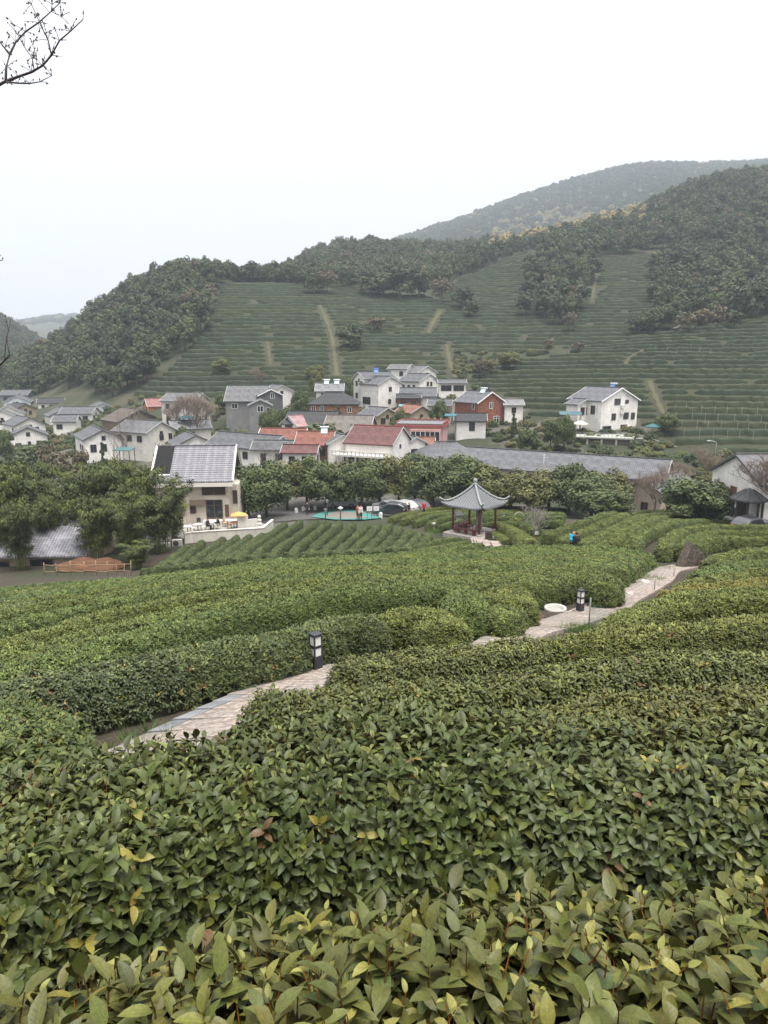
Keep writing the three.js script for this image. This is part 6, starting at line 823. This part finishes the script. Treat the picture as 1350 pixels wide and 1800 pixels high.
// ------------------------------------------------------------------ road, court, notice boards, lamps
{
  const asphalt = mat([0.11, 0.105, 0.1], 0.95, { map: greyTex(0.7, 1, 24) }), strip = (L, w, up, name, m, lab) => { const P = resample(L, 2), g = new MB(), e = P.map((p, i) => { const t = V(0, 0, 0).subVectors(P[Math.min(i + 1, P.length - 1)], P[Math.max(i - 1, 0)]).setY(0).normalize(); return [onGround(p.clone().add(V(-t.z * w, 0, t.x * w)), up), onGround(p.clone().add(V(t.z * w, 0, -t.x * w)), up)]; }); for (let i = 0; i + 1 < P.length; i++) g.quad(e[i][1], e[i + 1][1], e[i + 1][0], e[i][0]); return struct(name, g.geo(true), m, lab); };
  strip([at(440, 890, 88), at(540, 890, 89), at(640, 890, 88), at(720, 890, 86), at(790, 890, 88)], 5.5, 0.1, 'road', asphalt, 'grey road under the evergreen trees');
  strip([at(1230, 900, 82), at(1290, 900, 72), at(1340, 900, 66), at(1420, 900, 60)], 4, 0.1, 'road', asphalt, 'grey yard before the shuttered house');
  const poly = (list, up, m, name, lab) => { const P = list.map(([a, b]) => hit(a, b, 0.1, 60)), c = P.reduce((s, p) => s.add(p), V(0, 0, 0)).multiplyScalar(1 / P.length), g = new MB(); P.forEach((p, i) => { const q = P[(i + 1) % P.length]; for (let j = 0; j < 6; j++) { const f = (v, t) => onGround(c.clone().lerp(v, t), up); g.quad(f(p, j / 6), f(p, (j + 1) / 6), f(q, (j + 1) / 6), f(q, j / 6)); } }); return struct(name, g.geo(true), m, lab); };
  poly([[546, 909], [583, 893.5], [632, 899], [672, 911], [640, 914], [590, 914]], 0.16, mat([0.05, 0.19, 0.165], 0.9), 'sports_court', 'turquoise edged small court'); poly([[566, 909], [592, 898], [622, 902], [648, 911], [600, 912.5]], 0.17, mat([0.2, 0.18, 0.155], 0.9, { map: greyTex(0.8, 1, 20) }), 'court_middle', 'beige middle of the small court');
  const white = mat([0.72, 0.72, 0.71], 0.6);
  for (const [px, py, l] of [[649.5, 905, 'left white notice board beyond the slanting field'], [661.5, 907, 'right white notice board beyond the slanting field']]) { const d = 78, q = at(px, py, d); q.y = ground(q.x, q.z); const o = thing('notice_board', l, 'notice board', [q.x, q.y, q.z], 0.1, 'notice boards by the court'), k = at(px, 890.5, d).y - q.y; mesh('board', new MB().box(-0.32, 0.32, k - 0.5, k + 0.02, -0.03, 0.03).geo(), white, o); for (const x of [-0.25, 0.25]) mesh('leg', new MB().cbox(0.05, k - 0.52, 0.05, x, 0, 0).geo(), frameDark, o); for (let i = 0; i < 3; i++) mesh('text_line', new MB().box(-0.22, 0.22 - 0.06 * i, k - 0.15 - i * 0.1, k - 0.12 - i * 0.1, 0.031, 0.034).geo(), mat([0.45, 0.3, 0.3], 0.8), o); }
  const lampPost = (px, pyTop, d, l, cap) => { const q = at(px, 900, d); q.y = ground(q.x, q.z); const k = at(px, pyTop, d).y - q.y, o = thing('lamp_post', l, 'lamp post', [q.x, q.y, q.z], 0, 'lamp posts by the road'); mesh('pole', new MB().tube([V(0, -0.2, 0), V(0, k - 0.25, 0)], 0.06, 7).geo(true), charcoal, o); mesh('shade', new MB().lathe([[0.32, k - 0.22], [0.3, k - 0.16], [0.08, k - 0.02], [0, k]], 10).geo(true), cap, o); mesh('globe', new MB().lathe([[0.06, k - 0.5], [0.16, k - 0.36], [0.14, k - 0.22]], 8).geo(true), glassWhite, o); };
  lampPost(598.5, 890, 76, 'garden lamp with pale cap in front of the court', mat([0.4, 0.42, 0.42], 0.5)); lampPost(575, 877, 86, 'dark lamp post behind the court', charcoal); lampPost(673, 873, 82, 'tall dark lamp beside the parked cars', charcoal); lampPost(572, 893, 80, 'short dark lamp at the court corner', charcoal);
  for (const [px, py, l] of [[521, 899, 'white low post left of the court, first from the terrace'], [533, 896, 'white low post left of the court, second from the terrace'], [542, 894, 'cream low post left of the court, third from the terrace'], [554, 894, 'cream low post at the corner of the court'], [669, 908, 'white post right of the notice boards']]) { const q = hit(px, py + 4, 0, 60), o = mesh(numbered('marker_post'), new MB().prism([[-0.2, -0.2], [0.2, -0.2], [0.2, 0.65], [0.1, 0.78], [-0.1, 0.78], [-0.2, 0.65]], -0.12, 0.12).geo(), white, scene); o.position.copy(q); o.rotation.y = rr(-0.6, 0.6); tag(o, l, 'post', 'low posts by the court'); }
  // street lamp by the nearer slope
  { const q = at(1247, 900, 122); q.y = ground(q.x, q.z); const k = at(1247, 776, 122).y - q.y, o = thing('street_lamp', 'curved street lamp at the foot of the nearer slope', 'street lamp', [q.x, q.y, q.z]); mesh('pole', new MB().tube([V(0, -0.3, 0), V(0, k * 0.9, 0), V(-0.3, k, 0), V(-1.2, k + 0.15, 0)], 0.06, 6).geo(true), mat([0.45, 0.46, 0.46], 0.5), o); mesh('head', new MB().box(-1.7, -1.1, k + 0.08, k + 0.22, -0.15, 0.15).geo(), mat([0.6, 0.6, 0.6], 0.4), o); }
  { const q = at(955, 830, 108), o = thing('roof_pole', 'tall thin pole with bracket in front of the long grey roof', 'pole', [q.x, ground(q.x, q.z), q.z]), k = at(952, 798, 108).y - ground(q.x, q.z); mesh('pole', new MB().tube([V(0, -0.2, 0), V(0, k, 0)], 0.05, 6).geo(true), mat([0.4, 0.4, 0.4], 0.5), o); mesh('bracket', new MB().box(-0.5, 0.5, k - 0.6, k - 0.54, -0.03, 0.03).geo(), mat([0.4, 0.4, 0.4], 0.5), o); }
  // sprinkler posts in the tea
  const postM = mat([0.3, 0.3, 0.28], 0.7), posts = []; for (let r = 0; r < 4; r++) for (let i = 0; i < 7; i++) posts.push([1185 + i * 24 + r * 6, 724 + r * 15 + i * 1.2]); for (let i = 0; i < 7; i++) posts.push([1150 + i * 20, 618 + (i % 3) * 4], [705 + i * 16, 590 - i * 1.2]);
  posts.forEach(([px, py], i) => { const q = hit(px + rr(-4, 4), py, 0, 120), o = mesh(numbered('sprinkler_post'), new MB().tube([V(0, -0.3, 0), V(0, 1.9, 0)], 0.03, 5).geo(), postM, scene); o.position.copy(q); tag(o, px > 1000 ? 'thin pale sprinkler post in the tea of the nearer slope' : 'thin pale sprinkler post on the tea hill', 'post', px > 1000 ? 'sprinkler posts on the nearer slope' : 'sprinkler posts on the tea hill'); });
  // terrace below the lone white house
  { const L = at(1006, 770, 132), Rr = at(1112, 772, 128), o = thing('terrace_wall', 'stone retaining wall with pale piers under the lone white house', 'wall', [L.x, L.y - 2.2, L.z]), d = V(0, 0, 0).subVectors(Rr, L), len = Math.hypot(d.x, d.z); o.rotation.y = -Math.atan2(d.z, d.x); mesh('wall', new MB().box(0, len, -2, 2.3, -7, 0).geo(), mat([0.17, 0.15, 0.125], 1, { map: greyTex(0.5, 1, 16) }), o); for (let i = 0; i < 5; i++) mesh('pier', new MB().box(i * (len - 0.4) / 4, i * (len - 0.4) / 4 + 0.35, -2, 2.2, 0.004, 0.25).geo(), mat([0.36, 0.33, 0.28], 0.9), o); mesh('coping', new MB().box(-0.2, len + 0.2, 2.304, 2.55, -7, 0.35).geo(), mat([0.3, 0.3, 0.27], 0.9), o); for (let i = 0; i < 16; i++) mesh('railing_post', new MB().cbox(0.07, 0.8, 0.07, i * len / 15, 2.55, 0.1).geo(), mat([0.3, 0.31, 0.3], 0.6), o); mesh('handrail', new MB().box(0, len, 3.35, 3.41, 0.06, 0.14).geo(), mat([0.3, 0.31, 0.3], 0.6), o); }
  { const L = at(1118, 772, 131), o = thing('garden_terrace', 'planted stair terrace right of the lone white house', 'terrace', [L.x, L.y - 2, L.z], -0.35); for (let i = 0; i < 6; i++) mesh('step_block', new MB().box(i * 1.25, i * 1.25 + 1.24, -3, 2.1 - i * 0.42, -2.6, 0.3).geo(), mat([0.27, 0.26, 0.23], 1, { map: greyTex(0.6, 1, 16) }), o); mesh('handrail', new MB().tube([V(0, 3, 0.3), V(7.3, 0.9, 0.3)], 0.05, 5).geo(), mat([0.4, 0.4, 0.38], 0.6), o); }
  for (const [px, py, d, c, l] of [[1020, 741, 137, [0.6, 0.57, 0.48], 'cream garden umbrella left of the lone white house'], [1148, 746, 136, [0.03, 0.1, 0.115], 'teal garden umbrella right of the lone white house']]) { const q = at(px, py, d), o = thing('garden_umbrella', l, 'umbrella', [q.x, q.y - 2.4, q.z], rnd(), 'garden umbrellas'); mesh('pole', new MB().tube([V(0, -1.5, 0), V(0, 2.4, 0)], 0.04, 6).geo(), frameDark, o); const m = new MB(); for (let k = 0; k < 8; k++) { const f = (kk) => V(1.6 * Math.cos(kk * 0.7854), 2.0, 1.6 * Math.sin(kk * 0.7854)); m.tri(f(k + 1), f(k), V(0, 2.6, 0)).quad(f(k), f(k + 1), f(k + 1).setY(1.85), f(k).setY(1.85)); } mesh('canopy', m.geo(), mat(c, 0.8), o); }
  for (const [px, py, l] of [[1140, 772, 'shrub on the planted stair terrace'], [1165, 784, 'shrub at the bottom of the planted stair terrace'], [1122, 762, 'shrub at the top of the planted stair terrace']]) { const q = at(px, py + 4, 129); tree('shrub', q, 0.7, l, 'terrace shrubs'); }
}
// ------------------------------------------------------------------ parked cars
{
  const tyre = mat([0.015, 0.015, 0.015], 0.9), rim = mat([0.4, 0.4, 0.42], 0.35), glass = mat([0.02, 0.024, 0.03], 0.08), lampW = mat([0.6, 0.6, 0.58], 0.15), lampR = mat([0.3, 0.02, 0.02], 0.3);
  const car = (q, turn, c, l) => { const o = thing('parked_car', l, 'car', [q.x, q.y + 0.12, q.z], turn, 'parked cars'), paint = new THREE.MeshPhysicalMaterial({ color: lin(...c), roughness: 0.35, clearcoat: 0.8, clearcoatRoughness: 0.1 });
    const sh = new THREE.Shape(); sh.moveTo(-2.1, 0.3); sh.lineTo(2.1, 0.3); sh.quadraticCurveTo(2.22, 0.6, 2.05, 0.78); sh.lineTo(1.0, 0.92); sh.quadraticCurveTo(0.5, 1.42, 0.15, 1.46); sh.lineTo(-1.0, 1.44); sh.quadraticCurveTo(-1.6, 1.3, -1.9, 0.98); sh.quadraticCurveTo(-2.25, 0.9, -2.1, 0.3);
    mesh('body', new THREE.ExtrudeGeometry(sh, { depth: 1.5, bevelEnabled: true, bevelSize: 0.12, bevelThickness: 0.14, bevelSegments: 3 }).translate(0, 0, -0.75), paint, o);
    for (const s of [1, -1]) { const w = new THREE.Shape(); w.moveTo(-1.55, 0.98); w.lineTo(0.85, 0.96); w.quadraticCurveTo(0.45, 1.36, 0.12, 1.38); w.lineTo(-0.95, 1.36); w.quadraticCurveTo(-1.35, 1.28, -1.55, 0.98); mesh('side_window', new THREE.ExtrudeGeometry(w, { depth: 0.02, bevelEnabled: false }).translate(0, 0, s > 0 ? 0.885 : -0.905), glass, o); }
    mesh('windscreen', new MB().quad(V(1.17, 0.95, 0.68), V(1.17, 0.95, -0.68), V(0.5, 1.47, -0.58), V(0.5, 1.47, 0.58)).geo(), glass, o); mesh('rear_window', new MB().quad(V(-1.95, 1.08, -0.66), V(-1.95, 1.08, 0.66), V(-1.3, 1.48, 0.58), V(-1.3, 1.48, -0.58)).geo(), glass, o);
    for (const x of [-1.3, 1.32]) for (const z of [-0.8, 0.8]) { const wl = mesh('wheel', new THREE.CylinderGeometry(0.32, 0.32, 0.22, 18).rotateX(Math.PI / 2), tyre, o); wl.position.set(x, 0.2, z); mesh('rim', new THREE.CylinderGeometry(0.19, 0.19, 0.24, 12).rotateX(Math.PI / 2), rim, wl); }
    for (const z of [-0.6, 0.6]) { mesh('headlight', new MB().cbox(0.1, 0.14, 0.34, 2.16, 0.62, z).geo(), lampW, o); mesh('tail_light', new MB().cbox(0.1, 0.16, 0.3, -2.2, 0.75, z).geo(), lampR, o); } };
  const G = (px, d) => { const q = at(px, 900, d); q.y = ground(q.x, q.z) + 0.1; return q; };
  car(G(683, 88), 2.4, [0.2, 0.2, 0.21], 'silver car parked under the trees, left of the white one'); car(G(706, 87), 2.5, [0.4, 0.4, 0.39], 'white car parked under the trees'); car(G(688, 82), 2.9, [0.03, 0.033, 0.035], 'dark car nearest the slanting field'); car(G(729, 89), 2.3, [0.1, 0.1, 0.11], 'grey car right of the white one'); car(G(600, 96), 0.2, [0.7, 0.7, 0.7], 'white car far behind the court'); car(G(1322, 69), 0.5, [0.03, 0.03, 0.034], 'black car roof showing over the tea at the right');
}

{ // shrubs, weeds and hedges growing all over the ground between the houses
  const spots = [];
  for (let i = 0; i < 2600; i++) { const px = rr(-60, 1300), d = rr(104, 205), p = at(px, 700, d); p.y = ground(p.x, p.z); if (isTea(p) || fbm(p.x * 0.06 + 20, p.z * 0.06) < 0.47) continue; spots.push(p); }
  for (let i = 0; i < 260; i++) { const p = at(rr(785, 960), 700, rr(196, 242)); p.y = ground(p.x, p.z); if (!isTea(p)) spots.push(p); }
  const root = thing('undergrowth', 'low shrubs and weeds covering the ground between the village houses', 'undergrowth'); root.userData.kind = 'stuff';
  KIND.shrub.forEach((v, k) => { const S = spots.filter((_, i) => i % 3 === k), im = new THREE.InstancedMesh(v.c, treeLeaf, S.length); im.name = 'shrub_mass'; im.userData.kind = 'stuff'; im.castShadow = im.receiveShadow = true; S.forEach((p, i) => { const s = rr(0.35, 0.85); im.setMatrixAt(i, new THREE.Matrix4().makeRotationY(rnd() * 6).scale(V(s * 1.3, s, s * 1.3)).setPosition(p.x, p.y + s * 0.5, p.z)); const w = rnd(); im.setColorAt(i, w < 0.6 ? lin(1, 1, 1) : w < 0.8 ? lin(1.9, 1.5, 1.2) : lin(2.4, 1.6, 1.7)); }); root.add(im); });
}
// ------------------------------------------------------------------ people
function person(label, pos, turn, J, cloth, hair, scale = 1) { // J: joints in metres; one continuous body meshed from joined capsules
  const caps = [], add = (a, b, ra, rb, c) => caps.push([V(...a), V(...b), ra, rb, c]);
  const { hip, chest, neck, head, shL, elL, haL, shR, elR, haR, hpL, knL, ftL, hpR, knR, ftR } = J, skin = [0.42, 0.25, 0.18];
  add(hip, chest, 0.15, 0.165, cloth.top); add(chest, neck, 0.15, 0.07, cloth.top); add(neck, head, 0.055, 0.06, skin); add(head, [head[0], head[1] + 0.06, head[2]], 0.088, 0.095, skin);
  add(shL, shR, 0.085, 0.085, cloth.top);
  for (const [s, e, h] of [[shL, elL, haL], [shR, elR, haR]]) { add(s, e, 0.068, 0.055, cloth.top); add(e, h, 0.054, 0.04, cloth.top); const d = V(...h).sub(V(...e)).normalize(), H = V(...h), si = V(0, 0, 0).crossVectors(d, UP).normalize(); const pt = (f, k) => H.clone().addScaledVector(d, f).addScaledVector(si, k).toArray(); add(h, pt(0.07, 0), 0.035, 0.038, skin); for (let i = 0; i < 4; i++) add(pt(0.08, (i - 1.5) * 0.022), pt(0.155 - Math.abs(i - 1.3) * 0.012, (i - 1.5) * 0.026), 0.013, 0.011, skin); add(pt(0.02, 0.03), pt(0.08, 0.065), 0.014, 0.012, skin); }
  for (const [h, k, f] of [[hpL, knL, ftL], [hpR, knR, ftR]]) { add(h, k, 0.095, 0.07, cloth.leg); add(k, f, 0.068, 0.045, cloth.leg); const d = J.face ?? [0, 0, 1]; add(f, [f[0] + d[0] * 0.16, f[1] - 0.03, f[2] + d[2] * 0.16], 0.045, 0.035, [0.03, 0.03, 0.03]); }
  const fd = V(...(J.look ?? J.face ?? [0, 0, 1])).normalize(), hd = V(head[0], head[1] + 0.03, head[2]), sd = V(0, 0, 0).crossVectors(UP, fd), at2 = (f, s, u) => hd.clone().addScaledVector(fd, f).addScaledVector(sd, s).add(V(0, u, 0)).toArray();
  add(at2(0.085, 0, 0.02), at2(0.108, 0, -0.01), 0.012, 0.018, skin); for (const s of [-1, 1]) add(at2(0, s * 0.095, 0.01), at2(-0.01, s * 0.1, -0.02), 0.014, 0.012, skin); add(at2(0.06, 0, -0.06), at2(0.05, 0, -0.07), 0.045, 0.04, skin);
  const box = new THREE.Box3(); caps.forEach(([a, b, r, q]) => { box.expandByPoint(a.clone().addScalar(r)).expandByPoint(a.clone().addScalar(-r)).expandByPoint(b.clone().addScalar(q)).expandByPoint(b.clone().addScalar(-q)); });
  const c = box.getCenter(V(0, 0, 0)), S = Math.max(...box.getSize(V(0, 0, 0)).toArray()) * 0.54, n = 60, mc = new MarchingCubes(n, treeLeaf, false, false, 120000); mc.isolation = 0;
  const dist = (p) => { let best = 9, who = 0, sm = 0; for (let i = 0; i < caps.length; i++) { const [a, b, ra, rb] = caps[i], ab = V(0, 0, 0).subVectors(b, a), t = clamp(V(0, 0, 0).subVectors(p, a).dot(ab) / (ab.lengthSq() || 1e-9), 0, 1), d = p.distanceTo(a.clone().addScaledVector(ab, t)) - lerp(ra, rb, t); if (d < best) { best = d; who = i; } sm += Math.exp(-d * 45); } return [-Math.log(sm) / 45, who]; };
  for (let z = 0; z < n; z++) for (let yy = 0; yy < n; yy++) for (let x = 0; x < n; x++) { const p = V((x - n / 2) / (n / 2) * S + c.x, (yy - n / 2) / (n / 2) * S + c.y, (z - n / 2) / (n / 2) * S + c.z); let near = 9; for (const [a, b, ra] of caps) { const q = Math.min(Math.abs(p.x - a.x), Math.abs(p.x - b.x)); } mc.field[x + yy * n + z * n * n] = -dist(p)[0]; }
  mc.update(); const g = new THREE.BufferGeometry(), P = mc.positionArray.slice(0, mc.count * 3), N = mc.normalArray.slice(0, mc.count * 3), col = new Float32Array(mc.count * 3);
  for (let i = 0; i < mc.count; i++) { const p = V(P[i * 3] * S + c.x, P[i * 3 + 1] * S + c.y, P[i * 3 + 2] * S + c.z); P.set(p.toArray(), i * 3); col.set(caps[dist(p)[1]][4], i * 3); }
  g.setAttribute('position', new THREE.BufferAttribute(P, 3)); g.setAttribute('color', new THREE.BufferAttribute(col, 3)); g.computeVertexNormals(); smoothed(g);
  const o = thing('person', label, 'person', pos, turn, 'people'); o.scale.setScalar(scale); mesh('body', g, new THREE.MeshStandardMaterial({ vertexColors: true, roughness: 0.85 }), o);
  const hg = new THREE.SphereGeometry(0.112, 18, 12), hp = hg.attributes.position; for (let i = 0; i < hp.count; i++) { const f = hp.getX(i) * fd.x + hp.getZ(i) * fd.z; let k = f > 0.03 && hp.getY(i) < 0.045 ? 0.7 : 1; hp.setXYZ(i, hp.getX(i) * k, hp.getY(i) * (hp.getY(i) < 0 ? (hair.long && f < 0 ? 2.1 : 1) : 1.02) * k, hp.getZ(i) * k); } hg.computeVertexNormals(); const hm = mesh('hair', hg, mat(hair.c, 0.7), o); hm.position.copy(hd).addScaledVector(fd, -0.018).add(V(0, 0.035, 0));
  for (const s of [-1, 1]) { const e = mesh('eye', new THREE.SphereGeometry(0.011, 8, 6), mat([0.02, 0.015, 0.012], 0.3), o); e.position.set(...at2(0.085, s * 0.033, 0.03)); } const mo = mesh('mouth', new MB().box(-0.022, 0.022, -0.005, 0.005, -0.006, 0.006).geo(), mat([0.3, 0.1, 0.09], 0.6), o); mo.position.set(...at2(0.093, 0, -0.045)); mo.rotation.y = Math.atan2(fd.x, fd.z);
  return o;
}
const STAND = { hip: [0, 0.95, 0], chest: [0, 1.28, 0], neck: [0, 1.44, 0.01], head: [0, 1.53, 0.02], shL: [-0.17, 1.38, 0], shR: [0.17, 1.38, 0], elL: [-0.22, 1.1, -0.02], elR: [0.22, 1.1, -0.02], haL: [-0.22, 0.87, 0.06], haR: [0.22, 0.87, 0.06], hpL: [-0.09, 0.93, 0], hpR: [0.09, 0.93, 0], knL: [-0.1, 0.5, 0.02], knR: [0.1, 0.5, 0.02], ftL: [-0.11, 0.09, -0.02], ftR: [0.11, 0.09, -0.02] };
const SIT = { ...STAND, hip: [0, 0.55, 0], chest: [0, 0.88, 0.04], neck: [0, 1.03, 0.07], head: [0, 1.12, 0.11], shL: [-0.17, 0.97, 0.05], shR: [0.17, 0.97, 0.05], elL: [-0.24, 0.74, 0.12], elR: [0.24, 0.74, 0.12], haL: [-0.1, 0.76, 0.36], haR: [0.1, 0.76, 0.36], hpL: [-0.09, 0.54, 0.02], hpR: [0.09, 0.54, 0.02], knL: [-0.11, 0.5, 0.42], knR: [0.11, 0.5, 0.42], ftL: [-0.11, 0.09, 0.4], ftR: [0.11, 0.09, 0.4] };
const black = { c: [0.012, 0.01, 0.009] };
{
  const A = { ...STAND, elR: [0.3, 1.18, 0.2], haR: [0.16, 1.34, 0.36], elL: [-0.28, 1.14, 0.16], haL: [-0.1, 1.26, 0.36], look: [0.5, -0.05, 0.85] };
  const w = at(1007, 933, 37.5), m = at(1014, 936, 36.7);
  const gw = ground(w.x, w.z), gm = ground(m.x, m.z);
  person('person in a turquoise jacket raising both hands among the tea rows', [w.x, gw, w.z], 0.5, A, { top: [0.01, 0.26, 0.38], leg: [0.03, 0.03, 0.04] }, { ...black, long: true }, (w.y - gw) / 1.66);
  person('person in a black coat seen from behind beside the turquoise jacket', [m.x, gm, m.z], 3.4, STAND, { top: [0.01, 0.01, 0.011], leg: [0.015, 0.015, 0.017] }, black, (m.y - gm) / 1.66);
  const fy = at(342, 913, 77.5).y - 0.5;
  for (const [px, d, turn, l, top] of [[364, 74.3, 1.3, 'person in dark clothes seated left at the terrace table', [0.02, 0.02, 0.022]], [384, 74.8, -1.4, 'person in a black top seated right at the terrace table', [0.012, 0.012, 0.013]]]) { const q = at(px, 920, d); person(l, [q.x, fy, q.z], turn, SIT, { top, leg: px > 370 ? [0.6, 0.58, 0.54] : [0.03, 0.03, 0.035] }, { ...black, long: true }, 1.05); const o = thing('terrace_stool', px > 370 ? 'stool under the guest in the black top' : 'stool under the guest in dark clothes', 'stool', [q.x, fy, q.z]); mesh('seat', new MB().lathe([[0, 0.4], [0.2, 0.4], [0.2, 0.45], [0, 0.46]], 12).geo(), mat([0.3, 0.2, 0.12], 0.7), o); for (let k = 0; k < 3; k++) mesh('leg', new MB().tube([V(0.14 * Math.cos(k * 2.1), 0.41, 0.14 * Math.sin(k * 2.1)), V(0.2 * Math.cos(k * 2.1), 0, 0.2 * Math.sin(k * 2.1))], 0.018, 5).geo(), frameDark, o); }
  const far = (px, d, turn, l, top, leg) => { const q = at(px, 900, d); person(l, [q.x, ground(q.x, q.z) + 0.15, q.z], turn, STAND, { top, leg }, black); };
  far(634, 77.5, 0.4, 'person in a white top standing at the edge of the court', [0.6, 0.55, 0.52], [0.03, 0.03, 0.04]); far(629, 78.5, -0.6, 'person in a reddish top beside the one in white', [0.35, 0.1, 0.07], [0.08, 0.07, 0.07]); far(540, 88, 0.2, 'person in dark clothes standing under the trees left of the court', [0.03, 0.03, 0.035], [0.02, 0.02, 0.025]); far(719, 79.5, 1.2, 'dark dressed person right of the parked cars', [0.02, 0.02, 0.022], [0.02, 0.02, 0.02]); far(713, 80, 0.3, 'person in grey beside the dark dressed one', [0.1, 0.1, 0.11], [0.03, 0.03, 0.03]); far(745, 83, 0.1, 'person in a red jacket under the trees', [0.4, 0.03, 0.03], [0.03, 0.03, 0.04]);
}
// ------------------------------------------------------------------ leafless branch reaching in from the left
{
  const m = mat([0.045, 0.035, 0.03], 0.9), f = at(-330, 900, 6.2); f.y = ground(f.x, f.z); const t = thing('overhanging_tree', 'leafless tree whose thin budding branches reach in at the upper left', 'tree', [f.x, f.y, f.z]);
  const Q = (px, py, d) => at(px, py, d).sub(f), line = (pts, r0, r1, nm) => { const P = resample(pts.map((p) => Q(...p)), 0.12); mesh(nm, new MB().tube(P, P.map((_, i) => lerp(r0, r1, i / (P.length - 1))), 6).geo(true), m, t); return P; };
  mesh('trunk', new MB().tube([V(0, -0.3, 0), V(-0.1, 2, 0), Q(-330, 420, 6.1), Q(-300, 100, 6), Q(-320, -300, 6)], [0.13, 0.11, 0.1, 0.07, 0.03], 9).geo(true), m, t);
  const B = [];
  B.push(line([[-318, 300, 6.1], [-150, 220, 5.8], [-40, 172, 5.6], [10, 143, 5.5], [40, 132, 5.5], [66, 122, 5.45], [82, 108, 5.4], [95, 90, 5.35], [104, 72, 5.35], [125, 54, 5.3], [146, 34, 5.3]], 0.026, 0.003, 'branch'));
  B.push(line([[10, 143, 5.5], [11, 118, 5.55], [17, 96, 5.6], [27, 75, 5.65], [42, 58, 5.7], [70, 38, 5.7], [90, 20, 5.75], [104, 6, 5.8], [118, -20, 5.8]], 0.009, 0.0025, 'branch')); B.push(line([[17, 96, 5.6], [0, 74, 5.7], [-20, 50, 5.8]], 0.007, 0.003, 'branch')); B.push(line([[82, 108, 5.4], [91, 90, 5.5], [86, 74, 5.5], [77, 56, 5.6], [69, 38, 5.7], [60, 18, 5.7], [50, -5, 5.8]], 0.006, 0.002, 'branch')); B.push(line([[10, 144, 5.5], [50, 147, 5.45], [75, 142, 5.4], [91, 133, 5.4]], 0.007, 0.002, 'branch')); B.push(line([[60, 124, 5.45], [58, 105, 5.5], [40, 78, 5.55], [24, 48, 5.6], [18, 36, 5.6]], 0.004, 0.0015, 'branch')); B.push(line([[66, 122, 5.45], [64, 100, 5.4], [58, 78, 5.4]], 0.004, 0.0015, 'branch')); B.push(line([[90, 20, 5.75], [108, 30, 5.7]], 0.003, 0.0015, 'branch')); B.push(line([[90, 20, 5.75], [93, -4, 5.8]], 0.003, 0.0015, 'branch'));
  B.push(line([[-318, 520, 6.1], [-200, 600, 5.6], [-60, 660, 5.2], [-10, 650, 5.1], [8, 632, 5], [20, 620, 5], [18, 606, 5], [12, 598, 5]], 0.03, 0.004, 'branch')); B.push(line([[8, 632, 5], [9, 612, 5], [15, 580, 5], [20, 556, 5]], 0.003, 0.0015, 'branch')); B.push(line([[-318, 470, 6.1], [-120, 480, 5.6], [-15, 458, 5.4], [4, 458, 5.4]], 0.02, 0.003, 'branch')); B.push(line([[-15, 458, 5.4], [2, 448, 5.4]], 0.004, 0.002, 'branch'));
  const tw = new MB(), bd = new MB(); B.forEach((P, bi) => P.forEach((p, i) => { if (i < P.length * (bi === 0 || bi === 9 || bi === 11 ? 0.62 : 0.1)) return; const n = bi >= 9 ? 1 : 5; for (let k = 0; k < n; k++) { if (rnd() < (bi >= 9 ? 0.6 : 0.35)) continue; const d = V(rr(-0.7, 0.7), rr(-0.25, 1), rr(-0.6, 0.6)).normalize(), L = rr(0.03, 0.11), e = p.clone().addScaledVector(d, L); tw.tube([p, p.clone().lerp(e, 0.5).add(V(0, 0.006, 0)), e], [0.0022, 0.0018, 0.0014], 4, false); for (let j = 0; j < 2; j++) { const b = p.clone().lerp(e, rr(0.4, 1)), s = rr(0.004, 0.0075); bd.lathe([[0, -s * 1.4], [s, -s * 0.2], [0, s * 1.6]], 6, b.x, b.y, b.z); } } })); const tg = mesh('twigs', tw.geo(), m, t); tg.userData.kind = 'stuff'; mesh('buds', bd.geo(true), mat([0.07, 0.05, 0.04], 0.9), t).userData.kind = 'stuff';
}
renderer.render(scene, camera);
